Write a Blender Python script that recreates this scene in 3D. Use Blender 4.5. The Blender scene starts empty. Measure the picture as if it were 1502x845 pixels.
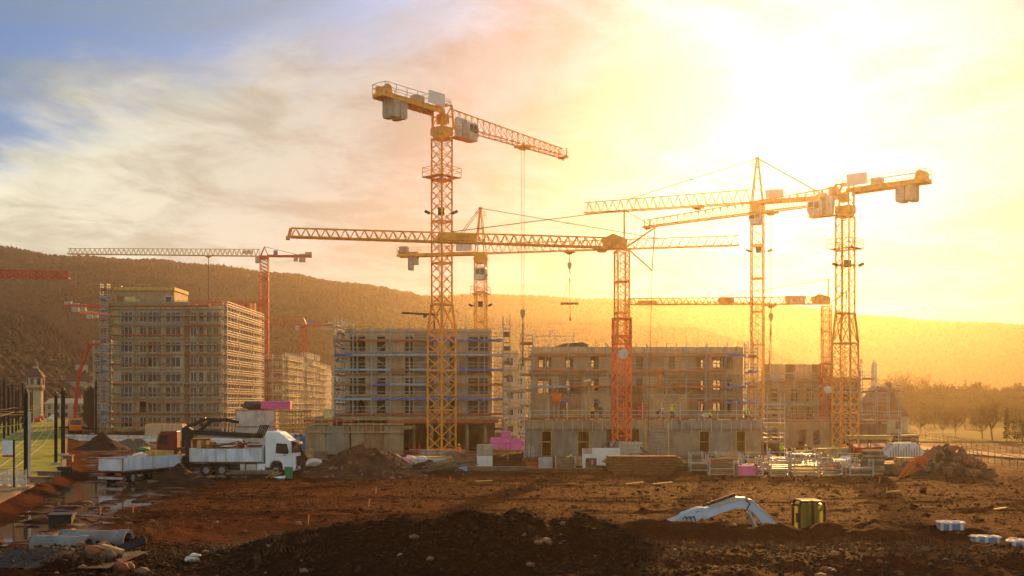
import bpy, math, random
import numpy as np
from mathutils import Vector, Matrix, Euler
random.seed(11)
S = bpy.context.scene
COL = S.collection
R = math.radians

# ------------------------------------------------------------------ camera
FPX, HZ, CXP, CH = 1610.0, 590.0, 751.0, 6.5      # focal length in photo pixels, horizon row, centre column, eye height
cam = bpy.data.cameras.new('camera')
cam.sensor_width = 36.0
cam.lens = 36.0 * FPX / 1502.0
cam.shift_y = (HZ - 422.5) / 1502.0
cam.clip_start = 0.5
cam.clip_end = 20000
camo = bpy.data.objects.new('camera', cam)
camo.location = (0, 0, CH)
camo.rotation_euler = (R(90), 0, 0)
COL.objects.link(camo)
S.camera = camo

# ------------------------------------------------------------------ sun and sky
SUN_AZ, SUN_EL = R(14.8), R(14.8)                  # azimuth measured from +Y towards +X
SUNV = Vector((math.sin(SUN_AZ) * math.cos(SUN_EL), math.cos(SUN_AZ) * math.cos(SUN_EL), math.sin(SUN_EL)))
sun = bpy.data.lights.new('sun', 'SUN')
sun.energy = 5.0
sun.angle = R(0.6)
sun.color = (1.0, 0.48, 0.13)
suno = bpy.data.objects.new('sun', sun)
suno.rotation_euler = (-SUNV).to_track_quat('-Z', 'Y').to_euler()
COL.objects.link(suno)

w = bpy.data.worlds.new('World')
S.world = w
w.use_nodes = True
NT = w.node_tree
for n in list(NT.nodes):
    NT.nodes.remove(n)


class NB:
    """small helper for wiring nodes"""
    def __init__(self, nt):
        self.nt = nt

    def node(self, typ, **kw):
        n = self.nt.nodes.new(typ)
        for k, v in kw.items():
            setattr(n, k, v)
        return n

    def put(self, sock, v):
        if v is None:
            return
        if isinstance(v, bpy.types.NodeSocket):
            self.nt.links.new(v, sock)
        else:
            sock.default_value = v

    def math(self, op, a, b=None, c=None, clamp=False):
        n = self.node('ShaderNodeMath', operation=op, use_clamp=clamp)
        self.put(n.inputs[0], a)
        self.put(n.inputs[1], b)
        self.put(n.inputs[2], c)
        return n.outputs[0]

    def vmath(self, op, a, b=None, scale=None):
        n = self.node('ShaderNodeVectorMath', operation=op)
        self.put(n.inputs[0], a)
        self.put(n.inputs[1], b)
        if scale is not None:
            self.put(n.inputs['Scale'], scale)
        return n.outputs['Value'] if op in ('DOT_PRODUCT', 'LENGTH') else n.outputs['Vector']

    def mix(self, f, a, b, blend='MIX'):
        n = self.node('ShaderNodeMix', data_type='RGBA', blend_type=blend)
        self.put(n.inputs['Factor'], f)
        self.put(n.inputs['A'], a)
        self.put(n.inputs['B'], b)
        return n.outputs['Result']

    def smooth(self, v, lo, hi, a=0.0, b=1.0):
        n = self.node('ShaderNodeMapRange', interpolation_type='SMOOTHSTEP')
        self.put(n.inputs[0], v)
        for i, q in enumerate((lo, hi, a, b)):
            self.put(n.inputs[i + 1], q)
        return n.outputs[0]

    def noise(self, vec, scale, detail=4.0, rough=0.55, dist=0.0):
        n = self.node('ShaderNodeTexNoise')
        self.put(n.inputs['Vector'], vec)
        for k, q in (('Scale', scale), ('Detail', detail), ('Roughness', rough), ('Distortion', dist)):
            self.put(n.inputs[k], q)
        return n.outputs['Fac']


B = NB(NT)
tc = B.node('ShaderNodeTexCoord')
dirn = B.vmath('NORMALIZE', tc.outputs['Generated'])
sky = B.node('ShaderNodeTexSky', sky_type='NISHITA')
sky.sun_disc = False
sky.sun_elevation = SUN_EL
sky.sun_rotation = SUN_AZ
sky.air_density = 1.0
sky.dust_density = 1.2
sky.ozone_density = 2.0
mu = B.vmath('DOT_PRODUCT', dirn, tuple(SUNV))
omu = B.math('SUBTRACT', 1.0, mu)
g_wide = B.math('EXPONENT', B.math('MULTIPLY', omu, -5.0))
g_mid = B.math('EXPONENT', B.math('MULTIPLY', omu, -18.0))
g_core = B.math('EXPONENT', B.math('MULTIPLY', omu, -70.0))
sep = B.node('ShaderNodeSeparateXYZ')
B.put(sep.inputs[0], dirn)
zz = B.math('ADD', B.math('MAXIMUM', sep.outputs['Z'], 0.0), 0.08)
inv = B.math('DIVIDE', 1.0, zz)
q = B.vmath('SCALE', dirn, scale=inv)               # position on a flat cloud layer
# the edge of the cloud bank that fills the sunward sky
bank = B.vmath('DOT_PRODUCT', q, (0.428, 0.904, 0.0))
qs = B.vmath('MULTIPLY', q, (1.0, 0.62, 0.0))
n_big = B.noise(qs, 0.75, 8.0, 0.62, 0.6)
n_fine = B.noise(B.vmath('ADD', B.vmath('MULTIPLY', q, (1.0, 0.8, 0.0)), (7.3, 1.1, 0)), 2.3, 9.0, 0.64, 0.5)
n_wisp = B.noise(B.vmath('MULTIPLY', q, (0.5, 1.3, 0.0)), 1.5, 7.0, 0.6, 1.2)
edge = B.math('ADD', bank, B.math('MULTIPLY', B.math('SUBTRACT', n_big, 0.5), 2.4))
broken = B.noise(B.vmath('ADD', B.vmath('MULTIPLY', q, (0.8, 0.9, 0.0)), (3.1, 9.4, 0)), 0.62, 7.0, 0.6, 0.7)  # clouds out of view behind the camera, added for warm fill light
cover = B.math('MAXIMUM', B.smooth(edge, 1.75, 2.3), B.math('MULTIPLY', B.smooth(broken, 0.40, 0.60), B.smooth(bank, 0.8, 0.1, 0.0, 0.9)))
veil = B.math('MULTIPLY', B.smooth(n_wisp, 0.40, 0.75), B.smooth(bank, 0.3, 2.0, 0.04, 0.9))
thick = B.smooth(B.math('ADD', B.math('MULTIPLY', n_fine, 0.6), B.math('MULTIPLY', n_big, 0.4)), 0.42, 0.58)
# clear sky
clear = B.vmath('MULTIPLY', sky.outputs['Color'], (0.019, 0.034, 0.054))
clear = B.vmath('ADD', clear, B.vmath('SCALE', (0.0, 0.02, 0.03), scale=g_wide))
# cloud: a thin bright sheet with thicker, greyer folds; brighter towards the sun
lit = B.vmath('ADD', (0.56, 0.53, 0.375), B.vmath('SCALE', (-0.55, -0.45, -0.22), scale=g_wide))
lit = B.vmath('ADD', lit, B.vmath('SCALE', (-0.02, -0.03, -0.02), scale=g_mid))
lit = B.vmath('ADD', lit, B.vmath('SCALE', (0.10, 0.18, 0.30), scale=g_core))
dens = B.math('SUBTRACT', 1.30, B.math('MULTIPLY', thick, 0.45))
lit = B.vmath('SCALE', lit, scale=dens)
veilc = B.vmath('ADD', (0.115, 0.16, 0.19), B.vmath('SCALE', (-0.04, 0.02, 0.02), scale=g_wide))
col = B.mix(veil, clear, veilc)
col = B.mix(cover, col, lit)
bg = B.node('ShaderNodeBackground')
B.put(bg.inputs['Color'], col)
bg.inputs['Strength'].default_value = 1.0
wo = B.node('ShaderNodeOutputWorld')
NT.links.new(bg.outputs[0], wo.inputs['Surface'])

S.view_settings.view_transform = 'Standard'
S.view_settings.look = 'None'
S.view_settings.exposure = 0.9
S.view_settings.gamma = 1.0
S.cycles.use_denoising = True
S.cycles.max_bounces = 6
S.cycles.diffuse_bounces = 3
S.cycles.glossy_bounces = 3
S.cycles.transmission_bounces = 4
S.cycles.volume_bounces = 0
S.cycles.transparent_max_bounces = 8
S.cycles.caustics_reflective = False
S.cycles.caustics_refractive = False
S.cycles.sample_clamp_indirect = 4.0


def px(x, D):
    return (x - CXP) * D / FPX


def pz(y, D):
    return CH + (HZ - y) * D / FPX

# ------------------------------------------------------------------ materials
MATS = {}


def mat(name, col, rough=0.75, metal=0.0, var=0.18, scale=1.5, bump=0.0, bscale=None, col2=None, streak=False,
        spec=0.4, detail=5.0, world=True):
    if name in MATS:
        return MATS[name]
    m = bpy.data.materials.new(name)
    m.use_nodes = True
    nt = m.node_tree
    b = NB(nt)
    bs = nt.nodes['Principled BSDF']
    bs.inputs['Roughness'].default_value = rough
    bs.inputs['Metallic'].default_value = metal
    bs.inputs['Specular IOR Level'].default_value = spec
    if world:
        g = b.node('ShaderNodeNewGeometry').outputs['Position']
    else:
        g = b.node('ShaderNodeTexCoord').outputs['Object']
    c = Vector(col)
    c2 = Vector(col2) if col2 else c * (1 - var)
    c1 = c * (1 + var * 0.6)
    n1 = b.noise(g, scale, detail, 0.6, 0.3)
    f = b.smooth(n1, 0.33, 0.68)
    cc = b.mix(f, (*c1, 1), (*c2, 1))
    if streak:
        n2 = b.noise(b.vmath('MULTIPLY', g, (1.0, 1.0, 0.12)), 2.3, 4.0, 0.6)
        cc = b.mix(b.smooth(n2, 0.45, 0.70, 0.0, 0.62), cc, (*(c * 0.55), 1))
        n3 = b.noise(g, 7.0, 4.0, 0.6)
        cc = b.mix(b.smooth(n3, 0.58, 0.70, 0.0, 0.40), cc, (*(c * 0.4), 1))
    b.put(bs.inputs['Base Color'], cc)
    nr = b.noise(g, scale * 3.1, 3.0)
    b.put(bs.inputs['Roughness'], b.smooth(nr, 0.3, 0.7, max(0.05, rough - 0.12), min(1, rough + 0.12)))
    if bump:
        bp = b.node('ShaderNodeBump')
        bp.inputs['Strength'].default_value = bump
        bp.inputs['Distance'].default_value = 0.05
        b.put(bp.inputs['Height'], b.noise(g, bscale or scale * 6, 5.0, 0.65))
        b.put(bs.inputs['Normal'], bp.outputs[0])
    MATS[name] = m
    return m


def glass(name, col=(0.02, 0.025, 0.03), rough=0.06, see=0.0):
    if name in MATS:
        return MATS[name]
    m = bpy.data.materials.new(name)
    m.use_nodes = True
    nt = m.node_tree
    bs = nt.nodes['Principled BSDF']
    bs.inputs['Base Color'].default_value = (*col, 1)
    bs.inputs['Roughness'].default_value = rough
    bs.inputs['Specular IOR Level'].default_value = 0.5
    b = NB(nt)
    bp = b.node('ShaderNodeBump')
    bp.inputs['Strength'].default_value = 0.04
    b.put(bp.inputs['Height'], b.noise(b.node('ShaderNodeNewGeometry').outputs['Position'], 1.2, 2.0))
    b.put(bs.inputs['Normal'], bp.outputs[0])
    if see:
        tr = b.node('ShaderNodeBsdfTransparent')
        tr.inputs[0].default_value = (0.9, 0.92, 0.85, 1)
        mx = b.node('ShaderNodeMixShader')
        mx.inputs[0].default_value = see
        nt.links.new(bs.outputs[0], mx.inputs[1])
        nt.links.new(tr.outputs[0], mx.inputs[2])
        nt.links.new(mx.outputs[0], nt.nodes['Material Output'].inputs['Surface'])
    MATS[name] = m
    return m


M_YEL = mat('crane_yellow', (0.80, 0.38, 0.045), 0.5, 0.0, 0.25, 1.2)
M_ORA = mat('crane_orange', (0.86, 0.36, 0.045), 0.5, 0.0, 0.25, 1.2)
M_RED = mat('crane_red', (0.55, 0.05, 0.018), 0.5, 0.0, 0.25, 1.2)
M_REDO = mat('crane_red_orange', (0.88, 0.14, 0.025), 0.5, 0.0, 0.22, 1.2)
M_WHITE = mat('white_paint', (0.72, 0.72, 0.70), 0.45, 0.0, 0.08, 0.8, streak=False)
M_DIRTYW = mat('dusty_white_paint', (0.62, 0.61, 0.58), 0.55, 0.0, 0.25, 1.2, streak=True)
M_CB = mat('counterweight_concrete', (0.46, 0.41, 0.34), 0.9, 0, 0.2, 1.3, streak=True)
M_CON1 = mat('concrete_pale', (0.60, 0.44, 0.25), 0.9, 0, 0.22, 0.6, 0.25, 5.0, streak=True)
M_CON2 = mat('concrete_grey', (0.38, 0.28, 0.17), 0.9, 0, 0.24, 0.7, 0.25, 5.0, streak=True)
M_CON3 = mat('concrete_brown', (0.30, 0.18, 0.10), 0.9, 0, 0.25, 0.6, 0.25, 5.0, streak=True)
M_CON4 = mat('concrete_green_grey', (0.30, 0.28, 0.22), 0.9, 0, 0.2, 0.7, 0.2, 5.0, streak=True)
M_LIME = mat('sand_lime_block', (0.62, 0.49, 0.30), 0.9, 0, 0.15, 1.5, 0.3, 6.0, streak=True)
M_YRENDER = mat('yellowish_insulation', (0.70, 0.57, 0.26), 0.9, 0, 0.15, 1.2, streak=True)
M_DARK = mat('interior_shade', (0.035, 0.026, 0.018), 0.95, 0, 0.3, 0.8)  # near-black tone puts the shade inside openings into the colour
M_BROWNW = mat('brown_shutter_board', (0.17, 0.085, 0.04), 0.85, 0, 0.3, 1.1, streak=True)
M_TIM = mat('raw_timber', (0.45, 0.30, 0.15), 0.85, 0, 0.3, 2.0, 0.2, 20)
M_TIMD = mat('weathered_timber', (0.21, 0.15, 0.095), 0.9, 0, 0.3, 2.0, 0.2, 20)
M_TIMY = mat('yellow_form_timber', (0.58, 0.38, 0.10), 0.75, 0, 0.25, 2.0)
M_STEEL = mat('galvanised_steel', (0.50, 0.49, 0.46), 0.45, 0.25, 0.2, 2.0)
M_STEELD = mat('dull_scaffold_steel', (0.26, 0.235, 0.20), 0.55, 0.2, 0.3, 2.0)
M_STEELB = mat('scaffold_blue_steel', (0.30, 0.36, 0.38), 0.5, 0.15, 0.2, 2.0)
M_DKB = mat('deck_blue', (0.04, 0.15, 0.55), 0.6, 0.0, 0.25, 1.5)
M_DKL = mat('deck_pale_blue', (0.22, 0.42, 0.58), 0.6, 0.0, 0.2, 1.5)
M_DKR = mat('deck_red_brown', (0.40, 0.12, 0.055), 0.75, 0.0, 0.3, 1.5)
M_DKW = mat('deck_wood', (0.30, 0.19, 0.10), 0.85, 0.0, 0.3, 1.5)
M_BLACK = mat('black_steel', (0.018, 0.017, 0.017), 0.5, 0.2, 0.3, 2.0)
M_RUB = mat('rubber', (0.02, 0.019, 0.018), 0.8, 0, 0.3, 3.0)
M_RIM = mat('wheel_rim', (0.35, 0.35, 0.34), 0.5, 0.5, 0.2, 3.0)
M_CHAS = mat('chassis_paint', (0.025, 0.024, 0.024), 0.6, 0.1, 0.3, 2.0)
M_PINK = mat('pink_foam', (0.78, 0.14, 0.40), 0.65, 0, 0.12, 1.5)
M_GREEN = mat('green_plastic', (0.03, 0.25, 0.10), 0.5, 0, 0.2, 2.0)
M_BLUEP = mat('blue_plastic', (0.09, 0.22, 0.52), 0.5, 0, 0.2, 2.0)
M_REDP = mat('red_plastic', (0.55, 0.05, 0.02), 0.5, 0, 0.2, 2.0)
M_NAVY = mat('navy_steel', (0.03, 0.035, 0.12), 0.5, 0.1, 0.2, 2.0)
M_EXB = mat('excavator_pale_blue', (0.46, 0.64, 0.84), 0.42, 0, 0.15, 1.0)
M_TRUCKW = mat('truck_white', (0.76, 0.82, 0.90), 0.35, 0, 0.12, 0.7)
M_TRUCKB = mat('dropside_panel', (0.64, 0.73, 0.86), 0.4, 0.15, 0.18, 0.8, streak=True)
M_VIS = mat('hi_vis_yellow', (0.55, 0.85, 0.03), 0.7, 0, 0.1, 4.0)
M_VISO = mat('hi_vis_orange', (0.9, 0.19, 0.02), 0.7, 0, 0.1, 4.0)
M_CLOTH = mat('dark_work_cloth', (0.035, 0.033, 0.04), 0.9, 0, 0.3, 5.0)
M_CLOTHB = mat('brown_work_cloth', (0.12, 0.09, 0.06), 0.9, 0, 0.3, 5.0)
M_SKIN = mat('skin', (0.42, 0.22, 0.14), 0.6, 0, 0.1, 5.0)
M_HELMW = mat('helmet_white', (0.75, 0.72, 0.62), 0.4, 0, 0.05, 5.0)
M_HELMY = mat('helmet_yellow', (0.75, 0.45, 0.04), 0.4, 0, 0.05, 5.0)
M_GLASS = glass('dark_window_glass')
M_TRUCKR = mat('dark_red_truck', (0.17, 0.016, 0.010), .45, 0, .2, 1.5)
M_GLASSL = glass('clear_cab_glass', (0.10, 0.12, 0.04), 0.08, 0.45)
_n = M_GLASSL.node_tree
_tl = _n.nodes.new('ShaderNodeBsdfTranslucent')            # dusty tinted panes glow when the sun is behind them
_tl.inputs[0].default_value = (0.50, 0.50, 0.14, 1)
_mx = _n.nodes.new('ShaderNodeMixShader')
_mx.inputs[0].default_value = 0.34
_src = _n.nodes['Material Output'].inputs['Surface'].links[0].from_socket
_n.links.new(_src, _mx.inputs[1])
_n.links.new(_tl.outputs[0], _mx.inputs[2])
_n.links.new(_mx.outputs[0], _n.nodes['Material Output'].inputs['Surface'])
M_FRAMEW = mat('white_window_frame', (0.75, 0.73, 0.66), 0.5, 0, 0.08, 2.0)
M_FRAMEB = mat('brown_window_frame', (0.10, 0.07, 0.045), 0.5, 0, 0.2, 2.0)
M_RUST = mat('rusty_steel', (0.20, 0.075, 0.03), 0.85, 0.2, 0.4, 3.0, 0.2, 20)
M_STONE = mat('broken_stone', (0.21, 0.115, 0.07), 0.9, 0, 0.4, 0.9, 0.4, 6.0)
M_BRK = mat('brick_rubble', (0.30, 0.105, 0.05), 0.9, 0, 0.35, 1.3, 0.4, 8.0)
M_PIPE = mat('pipe_concrete', (0.20, 0.215, 0.23), 0.85, 0, 0.22, 1.2, 0.2, 12, streak=True)
M_ROPE = mat('wire_rope', (0.09, 0.06, 0.04), 0.6, 0.4, 0.2, 2.0)
M_TARP = mat('dark_green_tarp', (0.05, 0.055, 0.04), 0.6, 0, 0.3, 2.0, 0.4, 5)
M_BAG = mat('white_bulk_bag', (0.60, 0.57, 0.52), 0.8, 0, 0.15, 3.0, 0.5, 8)
M_BLUEW = mat('blue_wrap', (0.10, 0.20, 0.42), 0.4, 0, 0.2, 3.0, 0.4, 8)


# ------------------------------------------------------------------ mesh building
class MB:
    def __init__(self):
        self.v = []
        self.f = []

    def _add(self, pts, faces):
        o = len(self.v)
        self.v.extend(tuple(p) for p in pts)
        self.f.extend(tuple(i + o for i in f) for f in faces)
        return self

    BF = ((0, 3, 2, 1), (4, 5, 6, 7), (0, 1, 5, 4), (1, 2, 6, 5), (2, 3, 7, 6), (3, 0, 4, 7))

    def box(self, c, s, rz=0.0, rx=0.0, ry=0.0):
        hx, hy, hz = s[0] / 2, s[1] / 2, s[2] / 2
        pts = [Vector(p) for p in ((-hx, -hy, -hz), (hx, -hy, -hz), (hx, hy, -hz), (-hx, hy, -hz),
                                   (-hx, -hy, hz), (hx, -hy, hz), (hx, hy, hz), (-hx, hy, hz))]
        if rz or rx or ry:
            m = Euler((rx, ry, rz)).to_matrix()
            pts = [m @ p for p in pts]
        c = Vector(c)
        return self._add([p + c for p in pts], self.BF)

    def bb(self, x0, x1, y0, y1, z0, z1):
        return self.box(((x0 + x1) / 2, (y0 + y1) / 2, (z0 + z1) / 2), (x1 - x0, y1 - y0, z1 - z0))

    def bar(self, p0, p1, w, h=None):
        p0, p1 = Vector(p0), Vector(p1)
        d = p1 - p0
        if d.length < 1e-6:
            return self
        h = h or w
        d.normalize()
        up = Vector((0, 0, 1)) if abs(d.z) < 0.95 else Vector((0, 1, 0))
        a = d.cross(up).normalized() * (w / 2)
        b = a.cross(d).normalized() * (h / 2)
        pts = [p0 - a - b, p0 + a - b, p0 + a + b, p0 - a + b, p1 - a - b, p1 + a - b, p1 + a + b, p1 - a + b]
        return self._add(pts, self.BF)

    def tube(self, p0, p1, r, n=8, r2=None, caps=True):
        p0, p1 = Vector(p0), Vector(p1)
        d = (p1 - p0).normalized()
        up = Vector((0, 0, 1)) if abs(d.z) < 0.95 else Vector((0, 1, 0))
        a = d.cross(up).normalized()
        b = a.cross(d).normalized()
        r2 = r if r2 is None else r2
        pts = []
        for k in range(n):
            t = 2 * math.pi * k / n
            e = a * math.cos(t) + b * math.sin(t)
            pts.append(p0 + e * r)
            pts.append(p1 + e * r2)
        fs = [(2 * k, 2 * ((k + 1) % n), 2 * ((k + 1) % n) + 1, 2 * k + 1) for k in range(n)]
        if caps:
            fs.append(tuple(2 * k for k in range(n))[::-1])
            fs.append(tuple(2 * k + 1 for k in range(n)))
        return self._add(pts, fs)

    def ring(self, c, axis, r0, r1, L, n=20):
        """hollow cylinder around axis, centre of its first end at c"""
        c, d = Vector(c), Vector(axis).normalized()
        up = Vector((0, 0, 1)) if abs(d.z) < 0.95 else Vector((0, 1, 0))
        a = d.cross(up).normalized()
        b = a.cross(d).normalized()
        pts = []
        for k in range(n):
            t = 2 * math.pi * k / n
            e = a * math.cos(t) + b * math.sin(t)
            pts += [c + e * r1, c + e * r1 + d * L, c + e * r0 + d * L, c + e * r0]
        fs = []
        for k in range(n):
            i, j = 4 * k, 4 * ((k + 1) % n)
            fs += [(i, j, j + 1, i + 1), (i + 1, j + 1, j + 2, i + 2), (i + 2, j + 2, j + 3, i + 3), (i + 3, j + 3, j, i)]
        return self._add(pts, fs)

    def prism(self, poly, y0, y1):
        """outline in x,z extruded along y"""
        n = len(poly)
        pts = [(p[0], y0, p[1]) for p in poly] + [(p[0], y1, p[1]) for p in poly]
        fs = [tuple(range(n)), tuple(range(2 * n - 1, n - 1, -1))]
        fs += [(i, i + n, (i + 1) % n + n, (i + 1) % n) for i in range(n)]
        return self._add(pts, fs)

    def path(self, pts, r, n=5):
        for a, b in zip(pts[:-1], pts[1:]):
            self.tube(a, b, r, n)
        return self

    def ico(self, c, r, jit=0.25, sq=(1, 1, 1), rnd=random):
        t = 1.618
        base = [(-1, t, 0), (1, t, 0), (-1, -t, 0), (1, -t, 0), (0, -1, t), (0, 1, t), (0, -1, -t), (0, 1, -t),
                (t, 0, -1), (t, 0, 1), (-t, 0, -1), (-t, 0, 1)]
        fs = [(0, 11, 5), (0, 5, 1), (0, 1, 7), (0, 7, 10), (0, 10, 11), (1, 5, 9), (5, 11, 4), (11, 10, 2), (10, 7, 6),
              (7, 1, 8), (3, 9, 4), (3, 4, 2), (3, 2, 6), (3, 6, 8), (3, 8, 9), (4, 9, 5), (2, 4, 11), (6, 2, 10),
              (8, 6, 7), (9, 8, 1)]
        m = Euler((rnd.random() * 6, rnd.random() * 6, rnd.random() * 6)).to_matrix()
        c = Vector(c)
        pts = []
        for p in base:
            v = m @ (Vector(p) / 1.9 * r * (1 + rnd.uniform(-jit, jit)))
            pts.append(Vector((v.x * sq[0], v.y * sq[1], v.z * sq[2])) + c)
        return self._add(pts, fs)

    def mesh(self, name, m, smooth=False):
        me = bpy.data.meshes.new(name)
        me.from_pydata(self.v, [], self.f)
        me.materials.append(m)
        if smooth:
            me.polygons.foreach_set('use_smooth', [True] * len(me.polygons))
        me.update()
        return me

    def build(self, name, m, parent=None, loc=None, rz=0.0, bevel=0.0, smooth=False):
        o = put(name, self.mesh(name, m, smooth), parent, loc, rz)
        if bevel:
            b = o.modifiers.new('bevel', 'BEVEL')
            b.width = bevel
            b.segments = 2
            b.limit_method = 'ANGLE'
            b.angle_limit = R(35)
        return o


def put(name, mesh, parent=None, loc=None, rz=0.0, rot=None, scale=None):
    o = bpy.data.objects.new(name, mesh)
    COL.objects.link(o)
    if parent is not None:
        o.parent = parent
    if loc is not None:
        o.location = loc
    if rot is not None:
        o.rotation_euler = rot
    elif rz:
        o.rotation_euler = (0, 0, rz)
    if scale is not None:
        o.scale = scale
    return o


def tag(o, label, cat, group=None, kind=None):
    o['label'] = label
    o['category'] = cat
    if group:
        o['group'] = group
    if kind:
        o['kind'] = kind
    return o


def thing(name, label, cat, loc=(0, 0, 0), rz=0.0, group=None):
    o = bpy.data.objects.new(name, None)
    o.empty_display_size = 0.2
    COL.objects.link(o)
    o.location = loc
    o.rotation_euler = (0, 0, rz)
    return tag(o, label, cat, group)


def copy_tree(o, parent=None):
    c = o.copy()
    COL.objects.link(c)
    c.parent = parent
    for ch in o.children:
        copy_tree(ch, c)
    return c


# ------------------------------------------------------------------ value noise
def _hash(ix, iy, seed):
    h = (ix.astype(np.int64) * 374761393 + iy.astype(np.int64) * 668265263 + seed * 974634777) & 0xFFFFFFFF
    h = ((h ^ (h >> 13)) * 1274126177) & 0xFFFFFFFF
    return ((h ^ (h >> 16)) & 0xFFFF) / 65535.0


def vn(x, y, seed=0):
    x, y = np.asarray(x, float), np.asarray(y, float)
    ix, iy = np.floor(x), np.floor(y)
    fx, fy = x - ix, y - iy
    u, v = fx * fx * (3 - 2 * fx), fy * fy * (3 - 2 * fy)
    a, b = _hash(ix, iy, seed), _hash(ix + 1, iy, seed)
    c, d = _hash(ix, iy + 1, seed), _hash(ix + 1, iy + 1, seed)
    return (a * (1 - u) + b * u) * (1 - v) + (c * (1 - u) + d * u) * v - 0.5


def fbm(x, y, octv=4, seed=0, gain=0.5):
    s, a = 0.0, 1.0
    for k in range(octv):
        s = s + a * vn(np.asarray(x) * 2 ** k + 13.7 * k, np.asarray(y) * 2 ** k + 7.1 * k, seed + k)
        a *= gain
    return s


def sst(x, a, b):
    t = np.clip((np.asarray(x, float) - a) / (b - a), 0, 1)
    return t * t * (3 - 2 * t)

# ------------------------------------------------------------------ ground
TR = Vector((-42.7, 97.0))                         # a point on the right-hand tram rail
TT = Vector((-0.374, 0.9274))                      # direction the tram line runs
TP = Vector((0.9274, 0.374))                       # to its right


def tram_st(x, y):
    return (x - TR.x) * TP.x + (y - TR.y) * TP.y, (x - TR.x) * TT.x + (y - TR.y) * TT.y


def tram_xy(s, t):
    return TR.x + TP.x * s + TT.x * t, TR.y + TP.y * s + TT.y * t


def tram_edge(t):
    return 3.0 + np.minimum(0, np.asarray(t, float) + 2) * 0.11


def road_edge(y):
    return -19 - 0.13 * (np.asarray(y, float) - 50)


def height(x, y):
    x, y = np.asarray(x, float), np.asarray(y, float)
    s, t = tram_st(x, y)
    bank = 1 - sst(s - tram_edge(t), 0.0, 1.7)
    road = 1 - sst(x - road_edge(y) + 3 * vn(x * .3, y * .3, 5), -2.0, 1.5)
    road = np.maximum(road, sst(y, 93, 99))
    near = 1 - sst(y, 200, 330)
    field = (1 - road) * near
    h = 0.14 * fbm(x * .16, y * .16, 3, 1)
    h = h + field * (0.16 * fbm(x * .45, y * .45, 3, 2) + 0.13 * np.abs(fbm(x * 2.3, y * 2.3, 3, 3, .6)))
    h = h + road * near * (0.16 * fbm(x * .5, y * .9, 3, 4) - 0.03) * (1 - 0.5 * sst(y, 110, 125))
    # wheel ruts along the access road
    rc = (x - road_edge(y) + 6) + 0.9 * np.sin(y * .09)
    for k in (-1.3, 0.7, 2.6):
        h = h - road * (1 - sst(y, 90, 110)) * 0.10 * np.exp(-((rc - k + .5 * vn(y * .2, x * 0, 9)) / .33) ** 2)
    # long spoil mound in the foreground
    yc = 45.2 + 0.8 * np.sin(x * .35)
    prof = np.where(y < yc, np.exp(-((y - yc) / 3.6) ** 2), np.exp(-((y - yc) / 2.3) ** 2))
    env = np.exp(-np.abs((x + 2.9) / 7.6) ** 2.6) + 0.55 * np.exp(-((x - 2.5) / 3.2) ** 2)
    h = h + 1.78 * prof * np.clip(env, 0, 1.05) * (0.92 + 0.42 * fbm(x * .5, y * .5, 4, 21) + .2 * fbm(x * 1.7, y * 1.7, 3, 22))
    # lower lumpy spoil on the near right
    h = h + 0.55 * np.exp(-((y - 42) / 3.0) ** 2) * sst(x, 3, 8) * np.clip(0.6 + 1.4 * fbm(x * .35, y * .35, 4, 31), 0, 2)
    # trench with the digger, spoil ridge in front of it
    pit = sst(x, 6.0, 7.2) * (1 - sst(x, 20.5, 22)) * sst(y, 54.0, 54.9) * (1 - sst(y, 57.7, 58.7))
    h = h * (1 - pit) - 1.4 * pit
    rdg = np.exp(-((y - 52.6 + .5 * np.sin(x * .6)) / 0.95) ** 2) * sst(x, 2.5, 6.5) * (1 - sst(x, 21, 25))
    h = h + rdg * 0.62 * (0.9 + 0.7 * fbm(x * .8, y * .8, 3, 41))
    # small ridge further right
    h = h + 0.5 * np.exp(-((y - 51.5) / 1.0) ** 2 - ((x - 17.5) / 2.2) ** 2)
    # lorry and digger ruts across the dug field
    for yc_, sl, dp in ((63.2, .05, .10), (64.9, .05, .10), (72.0, -.07, .12), (74.1, -.07, .12), (83.5, .03, .10), (85.8, .03, .12), (91.0, -.02, .10)):
        yy_ = y - yc_ - sl * x - .7 * np.sin(x * .11 + yc_)
        h = h + field * dp * (-1.3 * np.exp(-(yy_ / .34) ** 2) + .8 * np.exp(-((yy_ - .62) / .3) ** 2) + .6 * np.exp(-((yy_ + .6) / .3) ** 2)) * (.7 + 1.2 * vn(x * .7, y * .4, 88))
    # crawler tracks
    trk = sst(x, 3, 6) * (1 - sst(y, 50.3, 51)) * sst(y, 46, 47)
    h = h - trk * 0.09 * (np.sin((y + .04 * x + .4 * np.sin(x * .25)) * 4.4) > .25)
    # low bank between field and wall of the site on the left foreground
    h = h + 0.45 * np.exp(-((x - (-17.5)) / 2.4) ** 2) * (1 - sst(y, 52, 62)) * (0.8 + fbm(x * .6, y * .6, 3, 51))
    h = h * (1 - bank) + 0.5 * bank
    # flat footing where buildings stand and far away
    flat = sst(y, 118, 126) * (1 - bank)
    h = h * (1 - flat) + flat * (-0.05 + 0.08 * fbm(x * .2, y * .2, 2, 61))
    return h


def hz(x, y):
    return float(height(x, y))


def geo(a, b, d0, k):
    out, v, d = [], a, d0
    sgn = 1 if b > a else -1
    while (b - v) * sgn > 0:
        out.append(v)
        d *= k
        v += sgn * d
    out.append(b)
    return out


def fine(a, b, d):
    return list(np.arange(a, b - 1e-6, d))


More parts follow.
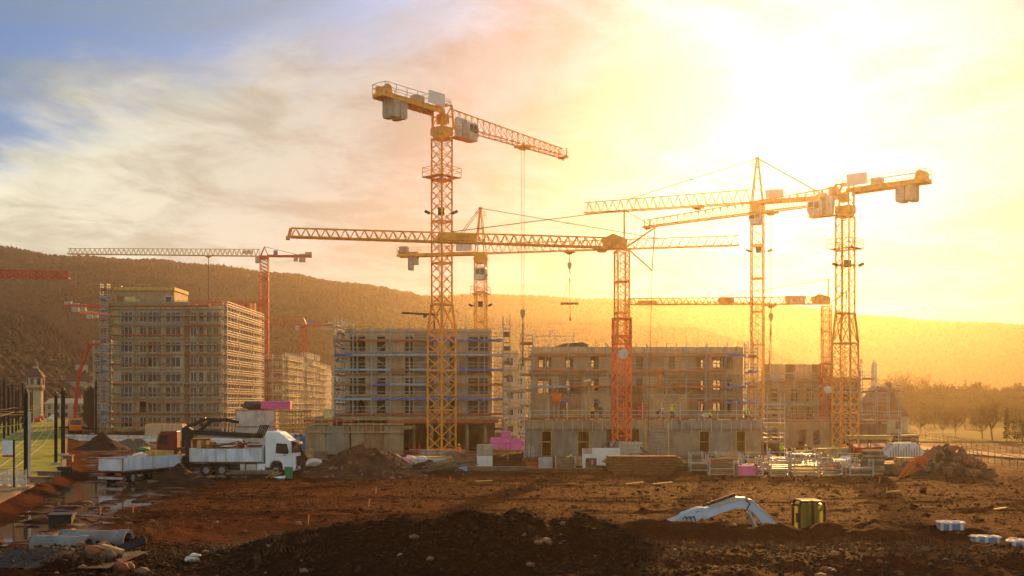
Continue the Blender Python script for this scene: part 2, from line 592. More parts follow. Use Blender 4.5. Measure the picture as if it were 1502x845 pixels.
gx = [v for v in geo(-46, -1850, .2, 1.12)[::-1]][:-1] + fine(-46, 46, .15) + geo(46, 1850, .2, 1.12)
gy = geo(36, -130, .3, 1.2)[::-1][:-1] + fine(36, 62, .12) + fine(62, 104, .2) + geo(104, 1950, .22, 1.05)
GX, GY = np.meshgrid(np.array(gx), np.array(gy))
GZ = height(GX, GY)
nx, ny = len(gx), len(gy)
idx = np.arange(nx * ny).reshape(ny, nx)
quads = np.stack([idx[:-1, :-1], idx[:-1, 1:], idx[1:, 1:], idx[1:, :-1]], -1).reshape(-1, 4)


def np_mesh(name, verts, faces, m, smooth=True):
    """faces: one numpy array of equal-length polygons"""
    me = bpy.data.meshes.new(name)
    k = faces.shape[1]
    me.vertices.add(len(verts))
    me.vertices.foreach_set('co', np.ascontiguousarray(verts, np.float32).ravel())
    me.loops.add(faces.size)
    me.loops.foreach_set('vertex_index', np.ascontiguousarray(faces, np.int32).ravel())
    me.polygons.add(len(faces))
    me.polygons.foreach_set('loop_start', np.arange(0, faces.size, k, dtype=np.int32))
    me.polygons.foreach_set('use_smooth', np.full(len(faces), smooth, dtype=bool))
    me.materials.append(m)
    me.update(calc_edges=True)
    me.validate()
    return me


def soil_material():
    m = bpy.data.materials.new('earth')
    m.use_nodes = True
    nt = m.node_tree
    b = NB(nt)
    bs = nt.nodes['Principled BSDF']
    g = b.node('ShaderNodeNewGeometry').outputs['Position']
    at = b.node('ShaderNodeAttribute', attribute_name='mud').outputs['Fac']
    gr = b.node('ShaderNodeAttribute', attribute_name='grass').outputs['Fac']
    n1 = b.noise(g, 0.5, 6.0, 0.65)
    n2 = b.noise(g, 5.0, 5.0, 0.7)
    n3 = b.noise(g, 0.13, 3.0, 0.5)
    soil = b.mix(b.smooth(n2, .34, .66), (0.108, 0.034, 0.0130, 1), (0.036, 0.0122, 0.0054, 1))
    soil = b.mix(b.smooth(n1, .4, .7), soil, (0.060, 0.0175, 0.0068, 1))
    soil = b.mix(b.smooth(n3, .45, .62), soil, b.mix(.5, soil, (0.132, 0.040, 0.0145, 1)))
    chip = b.node('ShaderNodeTexVoronoi', feature='F1')
    b.put(chip.inputs['Vector'], g)
    chip.inputs['Scale'].default_value = 5.5
    sepc = b.node('ShaderNodeSeparateColor')
    b.put(sepc.inputs[0], chip.outputs['Color'])
    ch = b.math('MULTIPLY', b.smooth(chip.outputs['Distance'], .30, .22), b.math('GREATER_THAN', sepc.outputs[0], .72))
    soil = b.mix(b.math('MULTIPLY', ch, .7), soil, (0.24, 0.09, 0.036, 1))
    dk_ = b.node('ShaderNodeAttribute', attribute_name='dark_soil').outputs['Fac']
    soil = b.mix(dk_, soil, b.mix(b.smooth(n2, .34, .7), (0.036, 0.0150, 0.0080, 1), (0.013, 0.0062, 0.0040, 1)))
    mud = b.mix(b.smooth(n1, .38, .64), (0.075, 0.026, 0.009, 1), (0.028, 0.0105, 0.0045, 1))
    mud = b.mix(b.smooth(n2, .5, .8, 0, .6), mud, (0.055, 0.033, 0.02, 1))
    c = b.mix(at, soil, mud)
    grass = b.mix(b.smooth(n3, .4, .62), (0.040, 0.042, 0.010, 1), (0.055, 0.034, 0.013, 1))
    c = b.mix(gr, c, grass)
    b.put(bs.inputs['Base Color'], c)
    wet = b.math('MULTIPLY', b.math('POWER', at, 7.0), b.smooth(b.noise(b.vmath('MULTIPLY', g, (.6, 1.2, 1)), 0.55, 5.0, 0.6), .50, .62))
    b.put(bs.inputs['Roughness'], b.math('SUBTRACT', 0.80, b.math('MULTIPLY', wet, 0.40)))
    b.put(bs.inputs['Specular IOR Level'], b.math('ADD', 0.006, b.math('MULTIPLY', wet, 0.48)))
    bp = b.node('ShaderNodeBump')
    bp.inputs['Strength'].default_value = 1.0
    bp.inputs['Distance'].default_value = 0.11
    hgt = b.math('ADD', b.noise(g, 3.0, 8.0, 0.72), b.math('MULTIPLY', b.noise(g, 14.0, 4.0, 0.7), 0.35))
    b.put(bp.inputs['Height'], hgt)
    b.put(bs.inputs['Normal'], bp.outputs[0])
    return m


M_SOIL = soil_material()
gme = np_mesh('ground', np.stack([GX, GY, GZ], -1).reshape(-1, 3), quads, M_SOIL)
ss, tt_ = tram_st(GX, GY)
mudm = np.maximum(1 - sst(GX - road_edge(GY) + 3 * vn(GX * .3, GY * .3, 5), -2.0, 1.5), .75 * sst(GY, 96, 104))
mudm = mudm * (1 - .75 * (1 - sst(ss - tram_edge(tt_), 0.8, 2.6)))
mudm = mudm * (1 - .8 * np.exp(-((GX + 17.5) / 2.4) ** 2) * (1 - sst(GY, 52, 62)))
dark_soil = np.clip(1.25 * (1 - sst(GY + 1.2 * vn(GX * .4, GY * .4, 77), 46.6, 50.2)) * (1 - .75 * sst(GX, 3.5, 8.0)), 0, 1)  # darker soil colour over the foreground mound, weaker to the right
dark_soil = np.maximum(dark_soil, .55 * np.exp(-((GY - 52.4) / 1.3) ** 2) * sst(GX, 2, 6))
for nm, arr in (('mud', mudm), ('dark_soil', dark_soil), ('grass', np.maximum(sst(GY, 230, 260), sst(GX, 72, 76) * sst(GY, 150, 160)) * (1 - .0 * GX))):
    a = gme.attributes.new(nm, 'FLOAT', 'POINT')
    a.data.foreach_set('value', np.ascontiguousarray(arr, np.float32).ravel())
go = put('ground', gme)
go['kind'] = 'structure'


def sheet(name, pts, z, m, kind='structure'):
    mb = MB()
    mb._add([(p[0], p[1], z) for p in pts], [tuple(range(len(pts)))])
    o = mb.build(name, m)
    if kind:
        o['kind'] = kind
    return o


# standing water in the low spots of the access road and the yard
def water_mat():
    m = bpy.data.materials.new('puddle_water')
    m.use_nodes = True
    b = NB(m.node_tree)
    bs = m.node_tree.nodes['Principled BSDF']
    bs.inputs['Base Color'].default_value = (0.055, 0.038, 0.022, 1)
    bs.inputs['Roughness'].default_value = 0.06
    bs.inputs['Specular IOR Level'].default_value = 0.5
    bp = b.node('ShaderNodeBump')
    bp.inputs['Strength'].default_value = 0.05
    b.put(bp.inputs['Height'], b.noise(b.node('ShaderNodeNewGeometry').outputs['Position'], 2.0, 3.0))
    b.put(bs.inputs['Normal'], bp.outputs[0])
    return m


M_WATER = water_mat()
sheet('puddle_water', [(-40, 50), (-19.5, 50), (-24, 88), (-28, 118), (-56, 160), (-62, 160), (-42, 100), (-36, 78)], -0.055, M_WATER)

# tram lawn, kerb, rails
M_GRASS = mat('lawn', (0.27, 0.30, 0.04), 0.85, 0, 0.3, 0.35, 0.9, 18, col2=(0.17, 0.20, 0.03), spec=0.08)
M_PAVE = mat('path_concrete', (0.30, 0.21, 0.13), 0.9, 0, 0.2, 0.8, 0.2, 8, spec=0.06)
M_RAIL = mat('rail_steel', (0.42, 0.36, 0.28), 0.35, 0.7, 0.2, 2.0)
tv = [-62] + list(range(-60, 0, 4)) + [0, 20, 60, 120, 260, 620]
lv, lf = [], []
for t in tv:
    e = float(tram_edge(t))
    for s in (-26, -8, e - .35):
        x, y = tram_xy(s, t)
        lv.append((x, y, 0.6))
for i in range(len(tv) - 1):
    for j in range(2):
        a = i * 3 + j
        lf.append((a, a + 1, a + 4, a + 3))
o = put('tram_lawn', np_mesh('tram_lawn', np.array(lv), np.array(lf), M_GRASS, False))
o['kind'] = 'structure'
kb = MB()
for i in range(len(tv) - 1):
    e0, e1 = float(tram_edge(tv[i])), float(tram_edge(tv[i + 1]))
    a0, a1 = tram_xy(e0 - .35, tv[i]), tram_xy(e1 - .35, tv[i + 1])
    b0, b1 = tram_xy(e0 + .05, tv[i]), tram_xy(e1 + .05, tv[i + 1])
    p = [(*a0, .2), (*b0, .2), (*b1, .2), (*a1, .2), (*a0, .66), (*b0, .66), (*b1, .66), (*a1, .66)]
    kb._add(p, MB.BF)
kb.build('kerb', M_PAVE)['kind'] = 'structure'
trk = bpy.data.objects.new('tram_track', None)
COL.objects.link(trk)
trk['kind'] = 'structure'
for s in (0.0, -1.43, -3.2, -4.63):
    mb = MB()
    prev = None
    for t in list(range(-60, 0, 4)) + [0, 60, 200, 600]:
        sx = s - 0.0016 * min(0, t - 30) ** 2 * 0.9
        x, y = tram_xy(sx, t)
        if prev:
            mb.bar((*prev, .625), (x, y, .625), .16, .07)
        prev = (x, y)
    mb.build('rail', M_RAIL, trk)
pp = [tram_xy(-24, 118), tram_xy(2.6, 118), tram_xy(2.6, 124), tram_xy(-24, 124)]
sheet('path_crossing', pp, 0.612, M_PAVE)
pp = [tram_xy(-20, -40), tram_xy(-1.2, -36), tram_xy(.8, -16), tram_xy(-2, -12), tram_xy(-9, -20), tram_xy(-20, -24)]
sheet('pavement', pp, 0.612, M_PAVE)

# meadow and country road on the right
M_MEAD = mat('meadow', (0.06, 0.08, 0.014), 0.95, 0, 0.3, 0.05, 0.6, 3, col2=(0.075, 0.055, 0.017), spec=0.02)
sheet('meadow', [(62, 178), (240, 170), (420, 460), (100, 460), (85, 300)], 0.14, M_MEAD)
sheet('road', [(52, 190), (50.5, 176), (58, 118), (66, 108), (70, 108), (63, 120), (56, 176), (58, 190)], 0.19, M_PAVE)


# ------------------------------------------------------------------ wooded hills
def forest_mat(name, c1, c2):
    return mat(name, c1, 0.95, 0, 0.3, 0.012, col2=c2, spec=0.1, detail=8)


M_HILL = forest_mat('wooded_hill', (0.050, 0.034, 0.030), (0.036, 0.026, 0.024))
M_FOR = forest_mat('winter_forest', (0.056, 0.037, 0.031), (0.036, 0.026, 0.023))
RNG = np.random.default_rng(5)


def hill(dr, d0, prof, n_trees, label, seed, th=(7, 13)):
    xs = np.array([p[0] for p in prof], float)
    ys = np.array([p[1] for p in prof], float)
    X = np.linspace((xs[0] - CXP) * dr / FPX, (xs[-1] - CXP) * dr / FPX, 160)
    Rw = np.concatenate([np.linspace(0, 1, 46), np.linspace(1.03, 1.5, 10)])

    def surf(x, r):
        zr = CH + (HZ - np.interp(x * FPX / dr + CXP, xs, ys)) * dr / FPX - 4
        up = np.sin(np.clip(r, 0, 1) * math.pi / 2) ** 1.15
        dn = 1 - 0.5 * sst(r, 1.0, 1.5)
        y = d0 + (dr - d0) * r
        z = np.maximum(zr, 0) * up * dn + (8 * fbm(x * .009, y * .009, 4, seed)) * np.sin(np.clip(r, 0, 1) * math.pi) ** .8 * np.clip(zr / 40, 0, 1.6)
        return y, z - 2
    XX, RR = np.meshgrid(X, Rw)
    YY, ZZ = surf(XX, RR)
    n, m_ = len(X), len(Rw)
    ix = np.arange(n * m_).reshape(m_, n)
    fq = np.stack([ix[:-1, :-1], ix[:-1, 1:], ix[1:, 1:], ix[1:, :-1]], -1).reshape(-1, 4)
    o = put('hill', np_mesh('hill', np.stack([XX, YY, ZZ], -1).reshape(-1, 3), fq, M_HILL))
    o['kind'] = 'structure'
    # trees: small ragged cones and domes
    tx = RNG.uniform(X[0], X[-1], n_trees)
    tr = np.concatenate([RNG.uniform(0.03, 1.0, n_trees - n_trees // 5), RNG.uniform(.97, 1.02, n_trees // 5)])
    ty, tz = surf(tx, tr)
    keep = tz > 3
    tx, ty, tz = tx[keep], ty[keep], tz[keep]
    k = len(tx)
    hgt = RNG.uniform(*th, k) * (1 + .5 * (vn(tx * .03, ty * .03, seed + 3)))
    hgt = hgt * np.where(tr[keep] > .96, 1.0, .6)
    conif = vn(tx * .011, ty * .011, seed + 7) > 0.02
    rad = np.where(conif, hgt * .27, hgt * .48)
    top = np.stack([tx, ty, tz + hgt], -1)
    vs = [top]
    shoulder = np.where(conif, .32, .62)
    for a in range(5):
        an = RNG.uniform(-.3, .3, k) + a * 2 * math.pi / 5
        rr = rad * RNG.uniform(.7, 1.25, k)
        vs.append(np.stack([tx + rr * np.cos(an), ty + rr * np.sin(an), tz + hgt * shoulder * RNG.uniform(.75, 1.2, k)], -1))
    vs.append(np.stack([tx, ty, tz - 1], -1))
    V = np.stack(vs, 1).reshape(-1, 3)
    base = np.arange(k)[:, None] * 7
    tri = []
    for a in range(5):
        b2 = (a + 1) % 5
        tri.append(np.concatenate([base, base + 1 + a, base + 1 + b2], 1))
    for a in (0, 2, 4):
        tri.append(np.concatenate([base + 6, base + 1 + (a + 1) % 5, base + 1 + a], 1))
    f = np.concatenate(tri)
    fo = put('forest', np_mesh('forest', V, f, M_FOR, True))
    tag(fo, label, 'forest', kind='stuff')
    return surf


hill(1040, 540, [(-500, 342), (-200, 352), (0, 366), (60, 373), (107, 379), (200, 384), (300, 389), (400, 403), (500, 414), (600, 430),
                 (680, 449), (740, 472), (800, 520), (850, 586)], 30000, 'dark winter forest on the high ridge behind the tallest block', 71, (4.5, 8))
hill(1150, 900, [(250, 455), (500, 437), (660, 433), (740, 432), (870, 438), (1000, 441), (1100, 442), (1200, 453), (1260, 463),
                  (1350, 469), (1500, 476), (1700, 482), (2000, 500)], 30000, 'hazy forest on the far sunlit ridge', 81, (4, 7))
hill(900, 560, [(150, 470), (300, 449), (390, 447), (500, 450), (620, 457), (700, 463), (800, 470), (900, 476), (1000, 486), (1070, 502),
                (1140, 542), (1190, 588)], 16000, 'hazy forest on the low middle ridge behind the cranes', 91, (4, 7))
surf4 = hill(560, 400, [(-350, 420), (-120, 428), (0, 442), (60, 458), (130, 508), (190, 548), (250, 575), (300, 589)], 11000,
     'dark brown woodland on the near slope beyond the tram line', 101, (4, 7))

# ------------------------------------------------------------------ evening haze
hb = MB()
hb.bb(-1900, 1900, -140, 2050, -4.0, 178)
hm = bpy.data.materials.new('haze')
hm.use_nodes = True
hn = hm.node_tree
hn.nodes.remove(hn.nodes['Principled BSDF'])
pv = hn.nodes.new('ShaderNodeVolumePrincipled')
pv.inputs['Color'].default_value = (0.95, 0.84, 0.62, 1)
pv.inputs['Density'].default_value = 0.00020
pv.inputs['Anisotropy'].default_value = 0.80
hn.links.new(pv.outputs[0], hn.nodes['Material Output'].inputs['Volume'])
ho = hb.build('haze', hm)
tag(ho, 'warm evening haze filling the valley', 'haze', kind='stuff')

# ------------------------------------------------------------------ tower cranes
_mc = {}


def mast_mesh(w, h, cells, m, c=.17, b=.075, xb=True, rungs=True):
    key = ('m', w, h, cells, m.name, c, b, xb)
    if key in _mc:
        return _mc[key]
    mb = MB()
    a = w / 2
    cs = [(-a, -a), (a, -a), (a, a), (-a, a)]
    for x, y in cs:
        mb.bar((x, y, 0), (x, y, h), c)
    dz = h / cells
    for f in range(4):
        p, q = cs[f], cs[(f + 1) % 4]
        for z in (0.05, h - .05):
            mb.bar((*p, z), (*q, z), b * 1.5)
        for k in range(cells):
            z0, z1 = k * dz, (k + 1) * dz
            if xb:
                mb.bar((*p, z0), (*q, z1), b)
                mb.bar((*q, z0), (*p, z1), b)
            else:
                if k % 2 == f % 2:
                    mb.bar((*p, z0), (*q, z1), b)
                else:
                    mb.bar((*q, z0), (*p, z1), b)
                mb.bar((*p, z0 + .02), (*q, z0 + .02), b)
    if rungs:
        for s in (-.2, .2):
            mb.bar((s, a * .3, 0), (s, a * .3, h), .05)
        for k in range(int(h / .6)):
            mb.bar((-.2, a * .3, .3 + k * .6), (.2, a * .3, .3 + k * .6), .04)
    _mc[key] = mb.mesh('mast_section', m)
    return _mc[key]


def jib_mesh(L, w, h0, h1, cells, m, c=.13, b=.065, tri=True):
    key = ('j', L, w, h0, h1, cells, m.name, c, b, tri)
    if key in _mc:
        return _mc[key]
    mb = MB()
    a = w / 2
    tops = (0.0,) if tri else (-a, a)
    for y in (-a, a):
        mb.bar((0, y, 0), (L, y, 0), c)
    for y in tops:
        mb.bar((0, y, h0), (L, y, h1), c)
    d = L / cells
    for k in range(cells):
        x0, x1, xm = k * d, (k + 1) * d, (k + .5) * d
        hm = h0 + (h1 - h0) * (k + .5) / cells
        for y in (-a, a):
            ty = 0 if tri else y
            mb.bar((x0, y, 0), (xm, ty, hm), b)
            mb.bar((xm, ty, hm), (x1, y, 0), b)
        mb.bar((x0, -a, 0), (x1, a, 0), b)
        mb.bar((x1, -a, 0), (x1, a, 0), b)
    _mc[key] = mb.mesh('jib_section', m)
    return _mc[key]


def rail_box(mb, x0, x1, y0, y1, z, h=1.1, step=1.6, r=.05):
    for zz_ in (z + h, z + h * .55):
        mb.bar((x0, y0, zz_), (x1, y0, zz_), r)
        mb.bar((x0, y1, zz_), (x1, y1, zz_), r)
        mb.bar((x0, y0, zz_), (x0, y1, zz_), r)
        mb.bar((x1, y0, zz_), (x1, y1, zz_), r)
    n = max(1, int(abs(x1 - x0) / step))
    for k in range(n + 1):
        x = x0 + (x1 - x0) * k / n
        mb.bar((x, y0, z), (x, y0, z + h), r)
        mb.bar((x, y1, z), (x, y1, z + h), r)


class Crane:
    def __init__(s, label, X, Y, jibdir, zj, z0=0.0, group='tower cranes of the site'):
        s.t = thing('tower_crane', label, 'crane', (X, Y, z0), 0, group)
        s.a = math.atan2(jibdir[1], jibdir[0])
        s.zj = zj - z0
        s.X, s.Y, s.z0 = X, Y, z0

    def P(s, name, mb, m, z=None, **kw):                # part in the slewing frame, x along the jib
        return mb.build(name, m, s.t, (0, 0, s.zj if z is None else z), s.a, **kw)

    def mast(s, w, top, m, sec=5.5, cells=3, c=.17, b=.075, xb=True, z0=0.0, twist=0.0, cx=0, cy=0):
        n = max(1, round((top - z0) / sec))
        h = round((top - z0) / n, 3)
        me = mast_mesh(w, h, cells, m, c, b, xb)
        for k in range(n):
            put('mast_section', me, s.t, (cx, cy, z0 + k * h), s.a + twist)

    def jib(s, L, w, h0, h1, n, m, x0=1.2, z=0.0, cells=5, c=.13, b=.065, tri=True, up=0.0):
        l = round(L / n, 3)
        for k in range(n):
            ha = h0 + (h1 - h0) * k / n
            hb_ = h0 + (h1 - h0) * (k + 1) / n
            me = jib_mesh(l, w, round(ha, 3), round(hb_, 3), cells, m, c, b, tri)
            r = x0 + k * l
            put('jib_section', me, s.t, (math.cos(s.a) * r, math.sin(s.a) * r, s.zj + z + up * r),
                rot=Euler((0, -math.atan(up), s.a)))

    def ropes(s, x, drop, z=-.6, y=(-.25, .25), hook=True, r=.035, name='hoist_rope', load=None):
        mb = MB()
        for yy in y:
            mb.tube((x, yy, z), (x + .02, yy * .6, z - drop), r, 4)
        s.P(name, mb, M_ROPE)
        if hook:
            hk = MB()
            hk.prism([(x - .28, z - drop), (x + .28, z - drop), (x + .34, z - drop - .5), (x + .12, z - drop - 1.1),
                      (x - .12, z - drop - 1.1), (x - .34, z - drop - .5)], -.16, .16)
            hk.tube((x, 0, z - drop - 1.1), (x, 0, z - drop - 1.5), .06, 6)
            hk.path([(x, 0, z - drop - 1.5), (x + .16, 0, z - drop - 1.65), (x + .1, 0, z - drop - 1.85), (x - .12, 0, z - drop - 1.8)], .05, 5)
            s.P('hook_block', hk, M_CB)

    def trolley(s, x, m, w=1.2, z=0.0):
        mb = MB()
        mb.box((x, 0, z - .2), (1.7, w + .3, .18))
        for sx in (-.6, .6):
            for sy in (-1, 1):
                mb.tube((x + sx, sy * (w / 2) - .08, z - .05), (x + sx, sy * (w / 2) + .08, z - .05), .17, 8)
        mb.box((x, 0, z - .42), (.9, .5, .3))
        s.P('trolley', mb, m)

    def point(s, r, y=0, z=0):
        return (s.X + math.cos(s.a) * r - math.sin(s.a) * y, s.Y + math.sin(s.a) * r + math.cos(s.a) * y, s.z0 + s.zj + z)


def lamps(c, z, w, m=M_BLACK):
    for sx in (-1, 1):
        mb = MB()
        mb.bar((sx * w / 2, -w / 2, z), (sx * (w / 2 + .45), -w / 2 - .1, z + .12), .07)
        mb.box((sx * (w / 2 + .75), -w / 2 - .15, z + .2), (.7, .3, .34), 0, .2, sx * -.45)
        mb.build('flood_lamp', m, c.t)
    MB().box((0, -w / 2 + .1, z + .35), (.8, .5, .9)).build('switch_box', m, c.t)


def platform(c, z, w, m, ext=.75):
    mb = MB()
    a = w / 2 + ext
    for x0, x1, y0, y1 in ((-a, a, -a, -w / 2), (-a, a, w / 2, a), (-a, -w / 2, -w / 2, w / 2), (w / 2, a, -w / 2, w / 2)):
        mb.bb(x0, x1, y0, y1, z - .07, z)
    rail_box(mb, -a, a, -a, a, z, 1.15, 1.3, .06)
    for sx in (-1, 1):
        mb.bar((sx * a, -a, z), (sx * a, a, z), .1)
    mb.build('work_platform', m, c.t, (0, 0, 0), c.a)


def cab(c, x, y, z, m=M_WHITE, s=1.0, gl=M_GLASS):
    mb = MB()
    prof = [(-.9 * s, 0), (.55 * s, 0), (.95 * s, .75 * s), (.8 * s, 2.0 * s), (-.9 * s, 2.05 * s)]
    mb.prism(prof, -.7 * s, .7 * s)
    o = mb.build('operator_cab', m, c.t, (math.cos(c.a) * x - math.sin(c.a) * y, math.sin(c.a) * x + math.cos(c.a) * y, c.zj + z), c.a, bevel=.06)
    g = MB()
    g.prism([(.0 * s, .8 * s), (.80 * s, .85 * s), (.68 * s, 1.8 * s), (.0 * s, 1.85 * s)], -.715 * s, .715 * s)
    g.prism([(-.72 * s, .95 * s), (-.1 * s, .9 * s), (-.1 * s, 1.8 * s), (-.72 * s, 1.8 * s)], -.712 * s, .712 * s)
    g.build('window', gl, o)
    d = MB()
    d.prism([(.72 * s, .35 * s), (.985 * s, .8 * s), (.84 * s, 1.8 * s), (.7 * s, 1.8 * s)], -.6 * s, .6 * s)
    d.build('window', gl, o)


def flat_top(c, m, mast_w, jib_L, jib_n, cj_L, side=-1, jh=(2.0, 1.0), cab_x=1.9, trolley_x=None, jib_up=0.0):
    """flat-top saddle crane: slewing head, cabinets, decked counter-jib with railing and hanging ballast"""
    mb = MB()
    mb.tube((0, 0, -1.9), (0, 0, -1.5), mast_w * .62, 18)
    mb.box((0, 0, -1.05), (mast_w * 1.12, mast_w * 1.12, .95))
    c.P('slewing_ring', mb, m, bevel=.03)
    hd = MB()                                          # short box-like tower head
    a = mast_w * .45
    for sy in (-a, a):
        hd.bar((-a, sy, -.6), (-a, sy, 2.1), .2)
        hd.bar((a * 1.6, sy, -.6), (a * 1.2, sy, 2.2), .2)
        hd.bar((-a, sy, 2.1), (a * 1.2, sy, 2.2), .18)
        hd.bar((-a, sy, -.4), (a * 1.2, sy, 2.2), .12)
        hd.bar((-a, sy, .8), (a * 1.4, sy, .8), .12)
    hd.box((0, 0, 2.2), (a * 1.8, a * 1.4, .12))
    hd.box((.2, 0, .55), (1.0, 1.2, 1.1))
    rail_box(hd, -a, a, -a, a, 2.25, .6, 1, .05)
    c.P('tower_head', hd, m)
    c.jib(jib_L, 1.35, jh[0], jh[1], jib_n, m, 1.4, 0.0, 5, up=jib_up)
    tip = MB()
    tip.bar((jib_L + 1.4, -.7, jib_up * jib_L), (jib_L + 1.4, -.7, jib_up * jib_L + jh[1]), .12)
    tip.bar((jib_L + 1.4, .7, jib_up * jib_L), (jib_L + 1.4, .7, jib_up * jib_L + jh[1]), .12)
    tip.box((jib_L + 1.5, 0, jib_up * jib_L - .1), (.5, 1.5, .25))
    tip.tube((jib_L + 1.5, 0, jib_up * jib_L - .5), (jib_L + 1.5, 0, jib_up * jib_L - .1), .15, 8)
    c.P('jib_tip', tip, m)
    dk = MB()
    z = 1.45
    for sy in (-.95, .95):
        dk.bar((-cj_L, sy, z - .2), (-.5, sy, z - .3), .18, .5)
    dk.bb(-cj_L, -.6, -1.1, 1.1, z, z + .07)
    for k in range(7):
        x = -cj_L + k * cj_L / 7
        dk.bar((x, -.95, z - .2), (x, .95, z - .2), .12, .3)
    c.P('counter_jib', dk, m)
    rl = MB()
    rail_box(rl, -cj_L + .05, -3.4, -1.05, 1.05, z + .07, 1.15, 1.7, .06)
    c.P('railing', rl, M_STEEL)
    for k, xx in enumerate((-cj_L + 2.0, -cj_L + 3.25)):
        b = MB()
        b.prism([(xx - .55, z + .12), (xx + .55, z + .12), (xx + .55, -.75), (xx + .38, -1.0), (xx - .38, -1.0), (xx - .55, -.75)], -.95 + .08 * k, .95 - .08 * k)
        c.P('counterweight', b, M_CB, bevel=.05)
    wn = MB()
    wn.tube((-cj_L + .8, -.7, z + .6), (-cj_L + .8, .7, z + .6), .42, 14)
    wn.tube((-cj_L + .8, -.8, z + .6), (-cj_L + .8, -.7, z + .6), .58, 14)
    wn.tube((-cj_L + .8, .7, z + .6), (-cj_L + .8, .8, z + .6), .58, 14)
    wn.box((-cj_L + .8, 0, z + .2), (1.2, 1.7, .25))
    c.P('winch', wn, M_ORA)
    sg = MB()
    sg.box((-2.0, side * 1.12, z + 1.0), (2.7, .06, 1.5))
    c.P('sign_board', sg, M_WHITE)
    bx = MB()
    bx.box((-4.2, 0, z + .55), (1.3, 1.2, .9))
    c.P('winch_housing', bx, M_CB, bevel=.04)
    for k in range(2):
        cb = MB()
        cb.box((1.3 + k * .9, side * (mast_w * .55 + .6), -.5), (.75, .6, 2.3))
        c.P('control_cabinet', cb, (M_DIRTYW, M_CB)[k], bevel=.03)
    fl = MB()
    fl.bb(.5, 3.9, side * (mast_w * .55 + .75) - .75, side * (mast_w * .55 + .75) + .75, -1.9, -1.78)
    fl.bar((.4, 0, -1.84), (.4, side * 2, -1.84), .15)
    rail_box(fl, .6, 3.9, side * (mast_w * .55 + .75) - .74, side * (mast_w * .55 + .75) + .74, -1.78, 1.1, 1.6, .05)
    c.P('cab_platform', fl, m)
    cab(c, 3.2, side * (mast_w * .55 + .75), -1.75, M_DIRTYW)
    if trolley_x:
        c.trolley(trolley_x, m, 1.35, jib_up * trolley_x)


def base_flare(c, w_top, w_bot, z, m, h=3.0):
    """transition from the wide lower mast to the slimmer upper one"""
    mb = MB()
    a, b = w_bot / 2, w_top / 2
    cb_ = [(-1, -1), (1, -1), (1, 1), (-1, 1)]
    for x, y in cb_:
        mb.bar((x * a, y * a, z), (x * b, y * b, z + h), .22)
    for f in range(4):
        p, q = cb_[f], cb_[(f + 1) % 4]
        mb.bar((p[0] * a, p[1] * a, z), (q[0] * b, q[1] * b, z + h), .1)
        mb.bar((q[0] * a, q[1] * a, z), (p[0] * b, p[1] * b, z + h), .1)
        mb.bar((p[0] * b, p[1] * b, z + h), (q[0] * b, q[1] * b, z + h), .18)
        mb.bar((p[0] * a, p[1] * a, z), (q[0] * a, q[1] * a, z), .18)
    mb.build('mast_transition', m, c.t, (0, 0, 0), c.a)


def crane_foot(c, w, m=M_CB):
    mb = MB()
    mb.box((0, 0, .35), (w + 1.6, w + 1.6, .7))
    mb.build('footing', m, c.t, (0, 0, 0), c.a, bevel=.05)


# the tall yellow crane in front of the middle block
D = 134
X = px(648, D)
c1 = Crane('tallest orange flat-top crane with railed counter-jib, standing before the blue-decked scaffold', X, D, (0.65, 0.76), pz(181, D))
crane_foot(c1, 2.5)
c1.mast(2.4, 15.2, M_ORA, 5.0, 3, .18, .075, True, .7)
base_flare(c1, 1.75, 2.4, 15.2, M_ORA, 3.2)
c1.mast(1.75, c1.zj - 1.9, M_ORA, 5.7, 4, .16, .065, True, 18.4)
flat_top(c1, M_ORA, 1.75, 22.6, 4, 10.4, -1, (2.1, 1.1), trolley_x=15.4)
platform(c1, c1.zj - 6.6, 1.85, M_ORA)
lamps(c1, pz(316, D), 1.85)
c1.ropes(15.4, pz(211, 145) - pz(447, 145), -.5, r=.03)

# the yellow crane standing on the right
D = 140
X = px(1240, D)
c2 = Crane('yellow flat-top crane with hanging ballast, standing beside the stillages of scaffold parts', X, D, (-.75, .66), pz(296, D))
crane_foot(c2, 2.5)
c2.mast(2.4, 14.0, M_YEL, 4.6, 3, .18, .075, True, .7)
base_flare(c2, 1.75, 2.4, 14.0, M_YEL, 3.8)
c2.mast(1.75, c2.zj - 1.9, M_YEL, 5.0, 4, .16, .065, True, 17.8)
flat_top(c2, M_YEL, 1.75, 29.0, 5, 10.6, 1, (2.0, 1.0), trolley_x=10.5)
platform(c2, c2.zj - 6.0, 1.85, M_YEL)
lamps(c2, pz(392, D), 1.85)
c2.ropes(10.5, 24, -.5, hook=False, r=.03)


